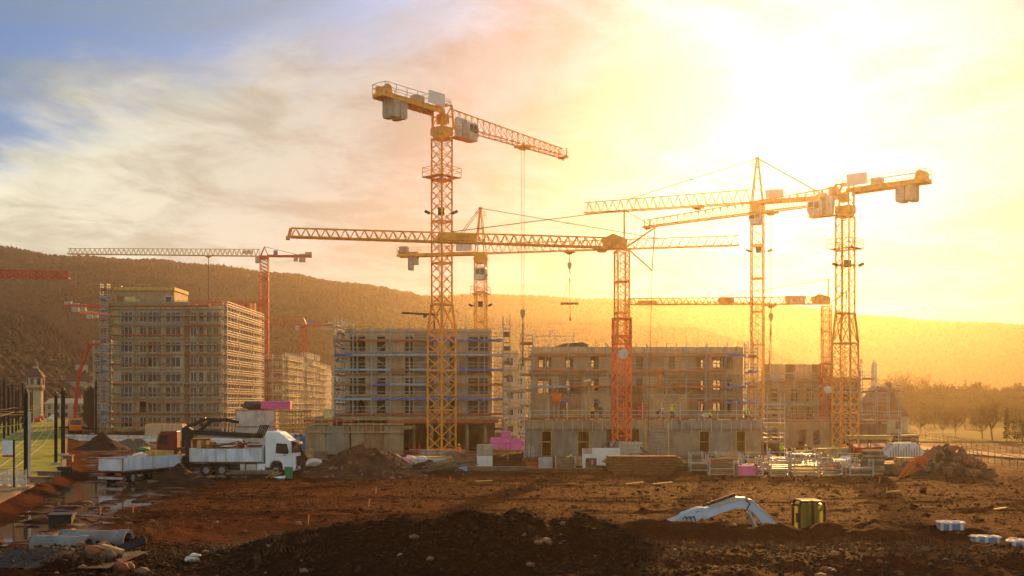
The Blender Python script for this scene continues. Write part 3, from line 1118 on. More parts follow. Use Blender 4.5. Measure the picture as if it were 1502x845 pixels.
def peaked(c, m, mast_w, jib_L, jib_n, cj_L, peak, pend, cj_pend, side=-1, cabz=-3.2, jh=(1.6, 1.2), weights=2, box=True, up=0.0, gl=M_GLASS):
    mb = MB()
    mb.tube((0, 0, -.7), (0, 0, -.35), mast_w * .66, 16)
    mb.box((0, 0, -.1), (mast_w * 1.15, mast_w * 1.15, .5))
    mb.prism([(-mast_w * .5, -1.5), (mast_w * .5, -1.5), (mast_w * .62, -.7), (-mast_w * .62, -.7)], -mast_w * .55, mast_w * .55)
    c.P('slewing_ring', mb, m)
    hd = MB()
    a = mast_w * .45
    for sx in (-a, a):
        for sy in (-a, a):
            hd.bar((sx, sy, .1), (sx * .12, sy * .2, peak), .18)
    for f in (.3, .55, .8):
        k = a * (1 - .88 * f)
        for sy in (-k, k):
            hd.bar((-k, sy, peak * f), (k, sy, peak * f), .09)
        hd.bar((-k, -k, peak * f), (-k, k, peak * f), .09)
        hd.bar((k, -k, peak * f), (k, k, peak * f), .09)
    hd.box((0, 0, peak), (.6, .5, .35))
    rail_box(hd, -.8, .8, -.7, .7, peak - 1.6, 1.0, 1.6, .05)
    c.P('tower_head', hd, m)
    c.jib(jib_L, 1.3, jh[0], jh[1], jib_n, m, mast_w * .6, 0.0, 5, up=up)
    pl = MB()
    for x in pend:
        zt = jh[0] + (jh[1] - jh[0]) * x / jib_L + up * x
        pl.tube((.1, 0, peak), (x, 0, zt), .06, 5)
        pl.box((x * .5, 0, peak + (zt - peak) * .5), (.6, .1, .18))
    c.P('pendant_line', pl, M_ROPE)
    pl = MB()
    pl.tube((-.1, -.4, peak), (cj_pend, -.6, .5), .055, 5)
    pl.tube((-.1, .4, peak), (cj_pend, .6, .5), .055, 5)
    c.P('pendant_line', pl, M_ROPE)
    dk = MB()
    for sy in (-.75, .75):
        dk.bar((-cj_L, sy, 0), (-.4, sy, 0), .18, .45)
    dk.bb(-cj_L, -.5, -.8, .8, .22, .28)
    c.P('counter_jib', dk, m)
    rl = MB()
    rail_box(rl, -cj_L, -1.5, -.8, .8, .28, 1.1, 1.8, .045)
    c.P('railing', rl, m)
    for k in range(weights):
        b = MB()
        xx = -cj_L + 2.2 + k * .85
        b.box((xx, 0, -.9 + .45 * k), (.7, 1.2, 3.0 - .9 * k))
        c.P('counterweight', b, M_CB, bevel=.04)
    wn = MB()
    wn.box((-cj_L + 1.0, 0, 1.0), (1.3, 1.2, 1.1))
    wn.tube((-cj_L + .3, -.5, .65), (-cj_L + .3, .5, .65), .3, 10)
    c.P('winch', wn, M_CB)
    if box:
        bx = MB()
        bx.box((-2.6, side * .85, 1.0), (2.6, .5, 1.2))
        c.P('sign_board', bx, M_DIRTYW)
    cab(c, .25, side * .5, cabz, M_DIRTYW, 1.0, gl)


# yellow peaked crane behind the low right block
D = 165
X = px(1111, D)
c3 = Crane('yellow crane with pointed tower head, mast rising behind the right end of the low block', X, D, (-.935, .355), pz(297, D))
c3.mast(1.75, c3.zj - 1.5, M_YEL, 5.3, 4, .16, .065, True, .2)
peaked(c3, M_YEL, 1.75, 26.0, 4, 12.0, 6.6, (20.0,), -9.5, 1, -3.4, (2.0, 1.7))
lamps(c3, pz(371, D), 1.75)
c3.trolley(9, M_YEL, 1.3)

# yellow peaked crane behind the middle block
D = 180
X = px(705, D)
c4 = Crane('yellow crane with glazed cab and pointed head, mast rising behind the middle block', X, D, (.973, -.227), pz(372, D))
c4.mast(1.7, c4.zj - 1.5, M_YEL, 5.2, 4, .16, .065, True, .2)
peaked(c4, M_YEL, 1.7, 40.5, 6, 14.2, 7.4, (29.0,), -5.5, -1, -4.4, (1.55, 1.5), gl=M_GLASSL)
platform(c4, c4.zj - 6.6, 1.7, M_YEL, .5)
lamps(c4, pz(450, D), 1.7)
c4.trolley(14.8, M_YEL, 1.3)
c4.ropes(14.8, 1.5, -.4, r=.03)


def fast(c, m_up, m_low, w_up, w_low, z_split, jib_L, jib_n, post, jh=(1.15, .95), up=0.0, tr=None, strut=4.0):
    """self-erecting crane: thick lower mast, slim upper mast, rear struts and stays instead of a counter-jib"""
    c.mast(w_low, z_split, m_low, 5.0, 4, .18, .095, False, 1.6)
    c.mast(w_up, c.zj - .3, m_up, 3.7, 4, .13, .06, True, z_split - 1.0)
    col_ = MB()
    for z in (z_split - 1.6, z_split - .1, z_split + 1.9):
        for sx in (-1, 1):
            col_.bar((sx * w_low / 2, -w_low / 2 - .05, z), (sx * w_low / 2, w_low / 2 + .05, z), .3, .2)
            col_.bar((-w_low / 2 - .05, sx * w_low / 2, z), (w_low / 2 + .05, sx * w_low / 2, z), .3, .2)
    for sx in (-1, 1):
        for sy in (-1, 1):
            col_.bar((sx * w_low / 2, sy * w_low / 2, z_split - .1), (sx * w_low / 2, sy * w_low / 2, z_split + 1.9), .2)
    col_.build('climbing_collar', m_low, c.t, (0, 0, 0), c.a)
    dsc = MB()
    dsc.tube((0, -w_low / 2 - .2, z_split - 2.1), (0, -w_low / 2 - .12, z_split - 2.1), .62, 20)
    dsc.build('round_plate', M_DIRTYW, c.t)
    c.jib(jib_L, 1.05, jh[0], jh[1], jib_n, m_up, -.35, 0, 6, .16, .075, up=up)
    j = MB()
    j.prism([(-.5, -.1), (2.0, -.1), (2.4, .9), (1.2, 1.6), (.2, 1.3), (-.6, 1.0)], -.3, .3)
    c.P('jib_root', j, m_up)
    p = MB()
    p.bar((-.3, 0, .9), (-.3, 0, post), .16)
    c.P('stay_post', p, m_up)
    st = MB()
    st.bar((-w_up * .5, .3, .2), (-strut, .2, strut * .62), .15)
    st.bar((-w_up * .5, -.3, .2), (-strut, -.2, strut * .62), .15)
    st.bar((-w_up * .5, 0, 0), (-strut * .92, 0, -strut * .62), .13)
    c.P('rear_strut', st, m_up)
    l = MB()
    l.tube((-.3, 0, post), (-strut, 0, strut * .62), .045, 5)
    l.tube((-strut, 0, strut * .62), (-strut * .92, 0, -strut * .62), .06, 5)
    l.tube((-.3, 0, post), (jib_L * .53, 0, jh[0] + up * jib_L * .53), .05, 5)
    l.tube((-strut * .92, 0, -strut * .62), (-strut * .8, 0, -c.zj + 2.6), .04, 5)
    c.P('stay_line', l, M_ROPE)
    tp = MB()
    tp.box((jib_L - .2, 0, up * jib_L + .3), (.35, .7, 1.2), 0, 0, -.25)
    tp.tube((jib_L, -.4, up * jib_L - .1), (jib_L, .4, up * jib_L - .1), .2, 8)
    c.P('jib_tip', tp, m_up)
    f = MB()                                           # undercarriage frame with ballast
    a = w_low * 1.6
    for sx, sy in ((-1, -1), (1, -1), (1, 1), (-1, 1)):
        f.bar((sx * a, sy * a, .25), (sx * w_low / 2, sy * w_low / 2, 2.3), .16)
        f.bar((sx * a, sy * a, .2), (-sx * a, sy * a, .2), .2)
        f.bar((sx * a, sy * a, .2), (sx * a, -sy * a, .2), .2)
        f.box((sx * a, sy * a, .08), (.7, .7, .16))
        f.bar((sx * a, sy * a, .2), (sx * w_low / 2, sy * w_low / 2, .9), .12)
    f.build('base_frame', M_NAVY, c.t, (0, 0, 0), c.a)
    for k in range(4):
        MB().box((-a * .2, 0, .5 + k * .42), (a * 1.1, a * 1.3, .4)).build('ballast_slab', M_CB, c.t, (0, 0, 0), c.a, bevel=.03)
    if tr:
        c.trolley(tr, m_up, 1.05, up * tr)


D = 126
X = px(912, D)
c5 = Crane('crane with bright red lower mast and long thin jib before the low block', X, D, (-.974, -.228), pz(364, D))
fast(c5, M_ORA, M_REDO, 1.35, 1.65, pz(492, D), 37.6, 6, 4.4, tr=2.4)
ex = MB()
ex.box((19.2, 0, .55), (4.2, .9, .7))
c5.P('rope_housing', ex, M_ORA)

D = 172
X = px(1212, D)
c11 = Crane('small crane with red lower mast and low thin jib before the hazy block', X, D, (-.999, .03), pz(446, D))
fast(c11, M_YEL, M_RED, 1.25, 1.5, pz(552, D), 31.0, 5, 3.9, tr=8.6, strut=3.2)
c11.ropes(8.6, 1.0, -.5)
bx = MB()
bx.box((15.6, 0, .6), (2.3, 1.0, .8))
c11.P('rope_housing', bx, M_ORA)
c11.P('lamp_housing', MB().box((28, 0, .3), (3.0, .8, .5)), M_ORA)
sb = MB()
sb.box((3.4 + 1.3, -.62, .8), (3.2, .06, 1.2))
c11.P('sign_board', sb, M_WHITE)


def red_crane(c, m, mw, jib_L, jib_n, cj_L, jh, z0=0.0, mast=True, head=2.6, boxes=True, cells=5, blue=True, mj=None):
    if mast:
        c.mast(mw, c.zj - .6, m, 6.0, 6, .24, .11, True, z0)
    mb = MB()
    mb.box((0, 0, -.3), (mw * 1.25, mw * 1.25, .8))
    c.P('slewing_ring', mb, m)
    hd = MB()
    for sy in (-.5, .5):
        hd.bar((-mw * .5, sy, .1), (0, sy * .3, head), .2)
        hd.bar((mw * .5, sy, .1), (0, sy * .3, head), .2)
    c.P('tower_head', hd, m)
    c.jib(jib_L, 1.4, jh[0], jh[1], jib_n, mj or m, mw * .5, 0, cells, .15, .08)
    d = MB()
    for sy in (-.6, .6):
        d.bar((-cj_L, sy, .1), (-mw * .4, sy, .1), .25, .55)
    c.P('counter_jib', d, m)
    l = MB()
    l.tube((0, 0, head), (-cj_L * .75, 0, .4), .06, 5)
    c.P('pendant_line', l, M_ROPE)
    for k, (f, hh) in enumerate(((.66, 1.8), (.8, 2.2))):
        b = MB()
        b.box((-cj_L * f, 0, -.35), (1.1 + .6 * k, 1.2, hh))
        c.P('counterweight', b, M_CB)
    wn = MB()
    wn.box((-cj_L * .93, 0, .85), (1.8, 1.0, .8))
    c.P('winch', wn, M_CB)
    if blue:
        bb = MB()
        bb.box((-cj_L * .24, 0, .95), (1.2, 1.1, 1.3))
        c.P('control_cabinet', bb, M_BLUEP)
    cb = MB()
    cb.box((mw * .9, -.9, -.9), (1.3, 1.3, 1.7))
    c.P('operator_cab', cb, M_DIRTYW, bevel=.08)


D = 300
X = px(388, D)
c6 = Crane('red mast crane with pale long jib, standing behind the tallest block', X, D, (-.995, -.09), pz(376, D))
red_crane(c6, M_RED, 2.1, 51, 8, 12.8, (1.9, 1.5), mj=M_TIMY)
c6.trolley(15, M_YEL)
c6.ropes(15, 18, -.5, hook=False, r=.05)
sg = MB()
sg.box((4.6, -.8, 1.2), (2.8, .06, 1.0))
c6.P('sign_board', sg, M_WHITE)

D = 350
X = px(445, D)
c7 = Crane('small red crane with short jib, standing beyond the row of sunlit scaffolded blocks', X, D, (-.97, -.24), pz(477, D))
red_crane(c7, M_RED, 2.0, 27, 4, 9.5, (2.0, 1.8), head=2.4)

D = 285
X = px(178, D)
c8 = Crane('red crane hidden behind the tallest block, thin jib and counter-jib showing either side', X, D, (.999, -.03), pz(449, D))
red_crane(c8, M_RED, 1.8, 37, 6, 15.0, (1.3, 1.1), head=5.2, blue=False)

D = 330
X = px(185, D)
c9 = Crane('orange crane behind the tallest block, only the ballasted counter-jib showing', X, D, (.98, .2), pz(461, D))
red_crane(c9, M_REDO, 1.8, 8, 2, 13.0, (1.3, 1.1), head=2.0, blue=False)

D = 160
X = px(-230, D)
c10 = Crane('red crane standing beyond the tram line, only its jib tip showing over the wooded slope', X, D, (.985, .17), pz(402, D))
red_crane(c10, M_RED, 1.9, 30.3, 5, 12, (1.15, .95), cells=6)

# loads hanging from hooks (each a thing of its own)
p = c4.point(14.8, 0, -4.3)
t = thing('lifting_beam', 'short steel lifting beam hanging on chains from the yellow crane trolley', 'lifting beam', p)
MB().box((0, 0, -4.2), (2.9, .35, .35)).build('beam', M_RUST, t)
for sx in (-1.2, 1.2):
    MB().tube((0, 0, -.05), (sx, 0, -4.05), .03, 4).build('chain', M_ROPE, t)
MB().tube((0, 0, -.05), (.1, 0, -6.5), .05, 5).build('hanging_strap', M_ROPE, t)
MB().box((.1, 0, -6.7), (.3, .3, .6)).build('shackle', M_ROPE, t)
p = c1.point(15.4, 0, -.5 - (pz(211, 145) - pz(447, 145)) - 1.85)
t = thing('lifting_chain', 'long rust-red lifting chain hanging from the tallest crane', 'chain', p)
MB().tube((0, 0, 0), (0, 0, -5.4), .1, 6).build('chain', M_RUST, t)
MB().box((0, 0, -5.5), (.3, .2, .5)).build('shackle', M_ROPE, t)
p = c11.point(8.6, 0, -3.35)
t = thing('lifting_chain', 'sagging dark lifting strap hanging from the small red-footed crane', 'chain', p)
MB().tube((0, 0, 0), (-.35, 0, -7.0), .07, 6).build('chain', M_ROPE, t)
MB().box((-.05, 0, -1.2), (.25, .25, .5)).build('shackle', M_ROPE, t)

# ------------------------------------------------------------------ buildings under construction
def wall_mb(W, H, t, holes, x0=0.0, z0=0.0):
    """wall slab in x,z with real openings; front face at y=0, back at y=t"""
    xs = sorted({0.0, W, *[min(max(h[i], 0), W) for h in holes for i in (0, 2)]})
    zs = sorted({0.0, H, *[min(max(h[i], 0), H) for h in holes for i in (1, 3)]})
    nx_, nz_ = len(xs) - 1, len(zs) - 1

    def solid(i, k):
        if i < 0 or k < 0 or i >= nx_ or k >= nz_:
            return False
        cx_, cz_ = (xs[i] + xs[i + 1]) / 2, (zs[k] + zs[k + 1]) / 2
        return not any(h[0] < cx_ < h[2] and h[1] < cz_ < h[3] for h in holes)
    mb = MB()
    for i in range(nx_):
        for k in range(nz_):
            if not solid(i, k):
                continue
            a, b, c, d = xs[i] + x0, xs[i + 1] + x0, zs[k] + z0, zs[k + 1] + z0
            mb._add([(a, 0, c), (b, 0, c), (b, 0, d), (a, 0, d)], [(0, 1, 2, 3)])
            mb._add([(a, t, c), (b, t, c), (b, t, d), (a, t, d)], [(3, 2, 1, 0)])
            if not solid(i - 1, k):
                mb._add([(a, 0, c), (a, t, c), (a, t, d), (a, 0, d)], [(3, 2, 1, 0)])
            if not solid(i + 1, k):
                mb._add([(b, 0, c), (b, t, c), (b, t, d), (b, 0, d)], [(0, 1, 2, 3)])
            if not solid(i, k - 1):
                mb._add([(a, 0, c), (b, 0, c), (b, t, c), (a, t, c)], [(3, 2, 1, 0)])
            if not solid(i, k + 1):
                mb._add([(a, 0, d), (b, 0, d), (b, t, d), (a, t, d)], [(0, 1, 2, 3)])
    return mb


_wm = {}


def window_meshes(w, h, leaves, mf, mg, fr=.12):
    key = (round(w, 2), round(h, 2), leaves, mf.name, mg.name if mg else '')
    if key not in _wm:
        f = MB()
        f.bb(0, w, -.04, .06, 0, fr)
        f.bb(0, w, -.04, .06, h - fr, h)
        for k in range(leaves + 1):
            x = k * (w - fr) / leaves
            f.bb(x, x + fr, -.045, .065, fr, h - fr)
        g = None
        if mg:
            g = MB()
            g.bb(fr, w - fr, .0, .02, fr, h - fr)
            g = g.mesh('pane', mg)
        _wm[key] = (f.mesh('window', mf), g)
    return _wm[key]


def window(parent, loc, w, h, leaves=2, mf=M_FRAMEW, mg=M_GLASS, rz=0.0):
    f, g = window_meshes(w, h, leaves, mf, mg)
    o = put('window', f, parent, loc, rz)
    if g:
        put('pane', g, o)
    return o


_sc = {}


def scaffold(label, loc, rz, bays, bay, levels, lift, width=.9, deck_cols=None, rails=True, group='facade scaffolds', top_extra=2.0,
             m_tube=M_STEELB, r=.045, braces=True, seed=0, skip=(), gap=0.0, z_first=None, closed_ends=True):
    """frame scaffold: local x along the wall, y=0 at its inner standards, outwards is -y"""
    rnd = random.Random(seed)
    t = thing('scaffold', label, 'scaffold', loc, rz, group)
    H = levels * lift + top_extra
    key = ('s', H, r, m_tube.name)
    if key not in _sc:
        _sc[key] = MB().bar((0, 0, 0), (0, 0, H), r * 2.0).box((0, 0, .03), (.25, .25, .06)).mesh('standard', m_tube)
    for k in range(bays + 1):
        put('standard', _sc[key], t, (k * bay, 0, 0))
        put('standard', _sc[key], t, (k * bay, -width, 0))
    dm = {}
    for m in (deck_cols or (M_DKB, M_DKR, M_DKL, M_DKW)):
        kk = ('d', bay, width, m.name)
        if kk not in _sc:
            d = MB()
            d.bb(.03, bay - .03, -width + .05, -.05, -.06, 0)
            d.bb(.03, bay - .03, -width - .03, -width + .0, -.08, .19)
            _sc[kk] = d.mesh('deck', m)
        dm[m.name] = _sc[kk]
    kk = ('r', bay, width, r, m_tube.name)
    if kk not in _sc:
        d = MB()
        d.bar((0, -width, 1.05), (bay, -width, 1.05), r * 1.7)
        d.bar((0, -width, .55), (bay, -width, .55), r * 1.7)
        d.bar((0, 0, -.1), (bay, 0, -.1), r * 1.7)
        d.bar((0, 0, -.1), (0, -width, -.1), r * 1.7)
        _sc[kk] = d.mesh('guard_rail', m_tube)
    names = list(dm)
    for l in range(1, levels + 1):
        cur = rnd.choice(names)
        for k in range(bays):
            if rnd.random() < .32:
                cur = rnd.choice(names)
            if (k, l) in skip or rnd.random() < gap:
                continue
            put('deck', dm[cur], t, (k * bay, 0, l * lift))
            if rails:
                put('guard_rail', _sc[kk], t, (k * bay, 0, l * lift))
    if braces:
        kb_ = ('b', bay, lift, width, r, m_tube.name)
        if kb_ not in _sc:
            _sc[kb_] = (MB().bar((0, -width - .05, 0), (bay, -width - .05, lift), r * 1.8).mesh('brace', m_tube),
                        MB().bar((bay, -width - .05, 0), (0, -width - .05, lift), r * 1.8).mesh('brace', m_tube))
        b0 = rnd.randrange(2, 4)
        for k in range(b0, bays, 5):
            for l in range(levels):
                if rnd.random() < .8:
                    put('brace', _sc[kb_][l % 2], t, (k * bay, 0, l * lift))
    if closed_ends:
        for x in (0, bays * bay):
            e = MB()
            for l in range(1, levels + 1):
                e.bar((x, 0, l * lift + 1.0), (x, -width, l * lift + 1.0), r * 1.7)
                e.bar((x, 0, l * lift + .5), (x, -width, l * lift + .5), r * 1.7)
                e.bar((x, 0, l * lift - .1), (x, -width, l * lift - .1), r * 1.7)
            e.build('end_rail', m_tube, t)
    return t


def storeyed(label, loc, W, Dp, z0, st, storey, cols, breaks, mats, rz=0.0, name='building_shell', cat='building', back=True, slab_m=M_CON2,
             see_through=False, parapet=.7, cap=True, side_holes=True, wt=.3, sill=.2, wh=2.05, group=None, seed=1, win=None, inner=True, side_mats=None,
             special=None):
    """concrete shell: per storey front wall panels with openings, side and back walls, floor slabs"""
    rnd = random.Random(seed)
    t = thing(name, label, cat, loc, rz, group)
    for s_ in range(st):
        zb = z0 + s_ * storey
        hh = storey - .28
        for i in range(len(breaks) - 1):
            a, b = breaks[i], breaks[i + 1]
            holes = []
            for c in cols:
                if c[0] >= a - 1e-6 and c[1] <= b + 1e-6:
                    sl = c[2] if len(c) > 2 and c[2] is not None else sill
                    ht = c[3] if len(c) > 3 and c[3] is not None else wh
                    if special and (s_, c[0]) in special:
                        sp = special[(s_, c[0])]
                        if sp is None:
                            continue
                        sl, ht = sp
                    holes.append((c[0] - a, sl, c[1] - a, min(sl + ht, hh - .05)))
            off = rnd.choice((0, .02, .045))
            mb = wall_mb(b - a - .02, hh, wt, holes)
            mb.build('wall_panel', mats[(rnd.randrange(len(mats)) if seed else 0)], t, (a + .01, off, zb))
        # side walls
        nb = max(2, int(Dp / 4.5))
        sh = [(1.4 + k * 4.2, .5, 2.7 + k * 4.2, 2.1) for k in range(nb) if 2.7 + k * 4.2 < Dp - .5] if side_holes else []
        sm = side_mats or mats
        wall_mb(Dp - wt - .1, hh, wt, sh).build('wall_panel', rnd.choice(sm), t, (W - .005, wt + .05, zb), R(90))
        wall_mb(Dp - wt - .1, hh, wt, sh).build('wall_panel', rnd.choice(sm), t, (wt + .005, wt + .05, zb), R(90))
        if back:
            bh = [(c[0], .3, c[1], 2.2) for c in cols] if see_through else []
            wall_mb(W - 2 * wt, hh, wt, [(h[0] - wt, *h[1:2], h[2] - wt, h[3]) for h in bh]).build('wall_panel', rnd.choice(mats), t, (wt, Dp - wt, zb))
        if inner and not see_through:
            wall_mb(W - 2 * wt - .1, hh, .15, [(1.0 + k * 5.3, 0, 1.9 + k * 5.3, 2.1) for k in range(int(W / 5.4))]).build('inner_wall', M_DARK, t, (wt + .05, min(Dp * .5, 3.2), zb))  # coloured near-black to deepen the shade behind the openings
        sl = MB()
        sl.bb(-.03, W + .03, -.035, Dp + .03, 0, .27)
        sl.build('floor_slab', slab_m, t, (0, 0, zb + hh + .005))
        if win:
            for c in cols:
                if special and (s_, c[0]) in special:
                    continue
                w_ = win(s_, c, rnd)
                if w_:
                    leaves, mf, mg = w_
                    sl = c[2] if len(c) > 2 and c[2] is not None else sill
                    ht = c[3] if len(c) > 3 and c[3] is not None else wh
                    window(t, (c[0] + .02, .16, zb + sl + .02), c[1] - c[0] - .04, min(ht, hh - .05 - sl) - .04, leaves, mf, mg)
    zt = z0 + st * storey
    if parapet:
        p = wall_mb(W, parapet, .25, [])
        p.build('parapet', mats[0], t, (0, .02, zt + .003))
        wall_mb(Dp - .3, parapet, .25, []).build('parapet', mats[0], t, (W, .3, zt + .003), R(90))
        wall_mb(Dp - .3, parapet, .25, []).build('parapet', mats[0], t, (.25, .3, zt + .003), R(90))
        wall_mb(W - .6, parapet, .25, []).build('parapet', mats[0], t, (.3, Dp - .25, zt + .003))
    return t


# ---- middle block: four raw storeys over a recessed base
DA = 150
ax0, ax1 = px(506, DA), px(721, DA)
WA = ax1 - ax0
colsA = [(.7, 1.55, .1, 2.2), (1.75, 2.75, .1, 2.2), (4.35, 5.5, .1, 2.2), (8.2, 9.25, .1, 2.2), (11.3, 12.1), (14.3, 15.05), (16.8, 18.2, .1, 2.2), (18.35, 19.5, .1, 2.2)]


def winA(s, c, rnd):
    if c[0] in (16.8, 18.35):
        return (2, M_FRAMEB, M_BROWNW if rnd.random() < .5 else M_DARK)  # some panes coloured like a shaded interior
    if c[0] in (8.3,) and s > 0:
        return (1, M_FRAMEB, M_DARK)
    if c[0] in (11.3, 14.3) and rnd.random() < .8:
        return (1, M_FRAMEB, M_BROWNW)
    return None


blkA = storeyed('middle four-storey concrete shell with open window holes, wrapped in blue scaffold', (ax0, DA, 0), WA, 15.0, 4.6, 4, 2.9,
                colsA, [0, 3.3, 6.2, 8.1, 9.4, 12.6, 15.6, 19.9, WA], [M_CON1, M_CON2, M_CON1, M_LIME], parapet=.35, sill=.15, seed=3, win=winA,
                group='concrete building shells')
pn = MB()
for s_ in range(4):
    pn.bb(9.5, 11.2, .12, .2, 4.75 + s_ * 2.9, 7.0 + s_ * 2.9)
for s_ in range(4):
    MB().bb(9.5, 11.2, -.06, -.01, 4.7 + s_ * 2.9, 7.05 + s_ * 2.9).build('grey_board', M_CON4, blkA)
# ground storey set back under the slab
MB().bb(-3.0, WA + 1.5, -6.0, 15, 4.28, 4.58).build('floor_slab', M_CON2, blkA)
wall_mb(WA + 3, 4.25, .3, [(7.5 + k * 2.4, 0, 9.2 + k * 2.4, 3.0) for k in range(6)]).build('wall_panel', M_CON3, blkA, (-2.5, -1.2, 0))
MB().bb(-2.4, WA + .4, 3.5, 3.7, 0, 4.2).build('inner_wall', M_CON3, blkA)
for k in range(7):
    MB().bb(7.4 + k * 2.35, 7.75 + k * 2.35, -5.6, -5.25, 0, 4.27).build('column', M_CON2, blkA)
MB().bb(6.5, WA + 1, -6.08, -5.9, 3.75, 4.27).build('edge_beam', M_DKR, blkA)
# rooftop timber joists and stanchions
for k in range(9):
    MB().bar((-1.8 + k * .42, -1.4 + .22 * k, 16.65), (1.6 + k * .42, 1.6, 16.95), .13).build('roof_joist', M_TIMY, blkA)
scaffold('blue-decked scaffold across the front of the middle block', (ax0 - 1.3, DA - .35, 4.6 - 2 * 2.02 + .3), 0, 9, 2.55, 7, 2.0, .95,
         (M_DKB, M_DKL, M_DKR, M_DKB, M_DKW), seed=4, top_extra=2.2, r=.045, skip={(k, 1) for k in range(0, 5)})
sr = MB()
t = scaffold('narrow scaffold up the sunlit right end of the middle block', (ax1 + 1.55, DA + 1.0, .2), R(90), 4, 2.55, 8, 2.0, .95, (M_DKB, M_DKW, M_DKL), seed=5,
             top_extra=2.4, r=.05)
scaffold('narrow scaffold up the shaded left end of the middle block', (ax0 - .55, DA + 11.2, .2), R(-90), 4, 2.55, 8, 2.0, .95, (M_DKB, M_DKL, M_DKR), seed=6,
         top_extra=2.0, r=.05)
# roof placing boom
p = (px(637, 156), 156, 16.4)
t = thing('placing_boom', 'small dark placing boom on a post on the middle block roof', 'boom', p)
MB().bar((0, 0, 0), (0, 0, 2.6), .22).box((0, 0, .1), (.9, .9, .2)).build('post', M_BLACK, t)
MB().bar((.6, 0, 2.5), (-4.6, 0, 2.8), .2, .28).build('arm', M_BLACK, t)
MB().box((-1.3, 0, 2.35), (.5, .3, .4)).build('pulley', M_BLACK, t)

# basement wall in front with timber guard rails
DW = 138
wx0, wx1 = px(448, DW), px(592, DW)
t = thing('basement_wall', 'board-marked grey basement wall with timber guard rails, left of the orange mast', 'wall', (wx0, DW, 0))
for k in range(5):
    L = (wx1 - wx0) / 5
    mb = MB()
    mb.bb(k * L + .015, (k + 1) * L - .015, .02 * (k % 2), .45, -.2, 3.5)
    for j in range(int(L / .5)):
        mb.bb(k * L + .1 + j * .5, k * L + .16 + j * .5, -.02 + .02 * (k % 2), .0 + .02 * (k % 2), 0, 3.3)
    mb.build('wall_panel', (M_CON2, M_CON4, M_CON2, M_CON3, M_CON2)[k], t)
MB().bb(0, wx1 - wx0 + 1, .45, 8, 3.1, 3.4).build('floor_slab', M_CON2, t)
for k in range(14):
    MB().bar((.2 + k * .93, -.1, 2.7), (.2 + k * .93, -.1, 4.6), .1).build('rail_post', M_TIM, t)
for z in (2.75, 3.75, 4.35):
    MB().bar((.1, -.18, z), (3.4, -.18, z), .05, .2).build('guard_board', M_TIM, t)
    MB().bar((4.6, -.18, z), (12.4, -.18, z), .05, .2).build('guard_board', M_TIM, t)
MB().bb(-.4, 6.0, 1.0, 2.5, 4.0, 4.25).build('formwork_panel', M_REDP, t)
MB().bb(5.55, 5.75, -.06, 0, 0, 3.4).build('joint_strip', M_BLACK, t)

# ---- low right block: podium plus three set-back storeys
DB = 131
bx0, bx1 = px(772, DB), px(1117, DB)
WB = bx1 - bx0
podB = thing('building_podium', 'single-storey concrete podium with timber-framed doorways before the low block', 'building', (bx0, DB, 0), 0, 'concrete building shells')
doors = [(1.8, 3.05), (6.1, 7.55), (20.6, 21.9), (25.0, 26.2)]
brk = [0, 5.2, 9.6, 11.0, 13.5, 16.8, 19.8, 24.2, WB]
for i in range(len(brk) - 1):
    a, b = brk[i], brk[i + 1]
    if i == 3:
        continue
    hs = [(d[0] - a, .1, d[1] - a, 3.1) for d in doors if a <= d[0] and d[1] <= b]
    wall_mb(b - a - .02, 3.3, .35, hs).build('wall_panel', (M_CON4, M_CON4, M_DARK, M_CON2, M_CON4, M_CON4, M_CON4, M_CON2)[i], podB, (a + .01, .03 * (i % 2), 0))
for d0, d1 in doors:
    f = MB()
    for x in (d0, d1 - .1):
        f.bb(x, x + .1, -.07, .1, .1, 3.08)
    f.bb(d0, d1, -.06, .09, 3.0, 3.08)
    f.bb(d0, d1, -.06, .09, 1.7, 1.8)
    f.build('door_frame', M_TIMY, podB)
    for k in range(4):
        MB().bar((d0 + .3 + k * .22, .8, .1), (d0 + .3 + k * .22, .8, 3.0), .08).build('prop', M_RUST, podB)
MB().bb(-.1, 9.8, -.22, .5, 3.3, 4.35).build('edge_beam', M_CON2, podB)
MB().bb(16.4, WB + .1, -.22, .5, 3.3, 4.35).build('edge_beam', M_CON4, podB)
MB().bb(9.8, 16.4, .1, .5, 3.3, 4.35).build('edge_beam', M_CON2, podB)
MB().bb(-.05, WB + .05, .5, 15.5, 4.1, 4.36).build('floor_slab', M_CON2, podB)
MB().bb(.1, WB - .1, 6, 6.2, 0, 4.1).build('inner_wall', M_CON3, podB)
wall_mb(13, 4.05, .3, [(2, .5, 3.4, 2.4), (6, .5, 7.4, 2.4)]).build('wall_panel', M_CON2, podB, (WB, .6, 0), R(90))
wall_mb(13, 4.05, .3, []).build('wall_panel', M_CON2, podB, (.3, .6, 0), R(90))
rnd = random.Random(8)
for k in range(46):                                     # broken concrete lumps along the slab edge
    x = rnd.uniform(0, WB)
    MB().ico((x, rnd.uniform(-.1, .4), 4.42), rnd.uniform(.09, .2), .3, (1.5, 1, .6), rnd).build('concrete_lump', M_LIME, podB)
for k in range(24):
    x = .8 + k * 1.18
    if 9.6 < x < 16.4:
        continue
    MB().bar((x, -.3, 3.0), (x, -.3, 4.2), .09).build('form_bracket', M_STEEL, podB)
for k in range(13):                                     # guard rail on the podium edge
    MB().bar((.4 + k * 2.25, .25, 4.36), (.4 + k * 2.25, .25, 6.6), .09).build('rail_post', M_STEEL, podB)
for z in (5.0, 5.5):
    for k in range(4):
        MB().bar((.3 + k * 6.9, .2, z), (7.0 + k * 6.9, .2, z), .07).build('guard_rail', M_STEEL, podB)
MB().bb(.2, WB - .2, .6, .66, 4.37, 4.68).build('toe_board', M_DKR, podB)
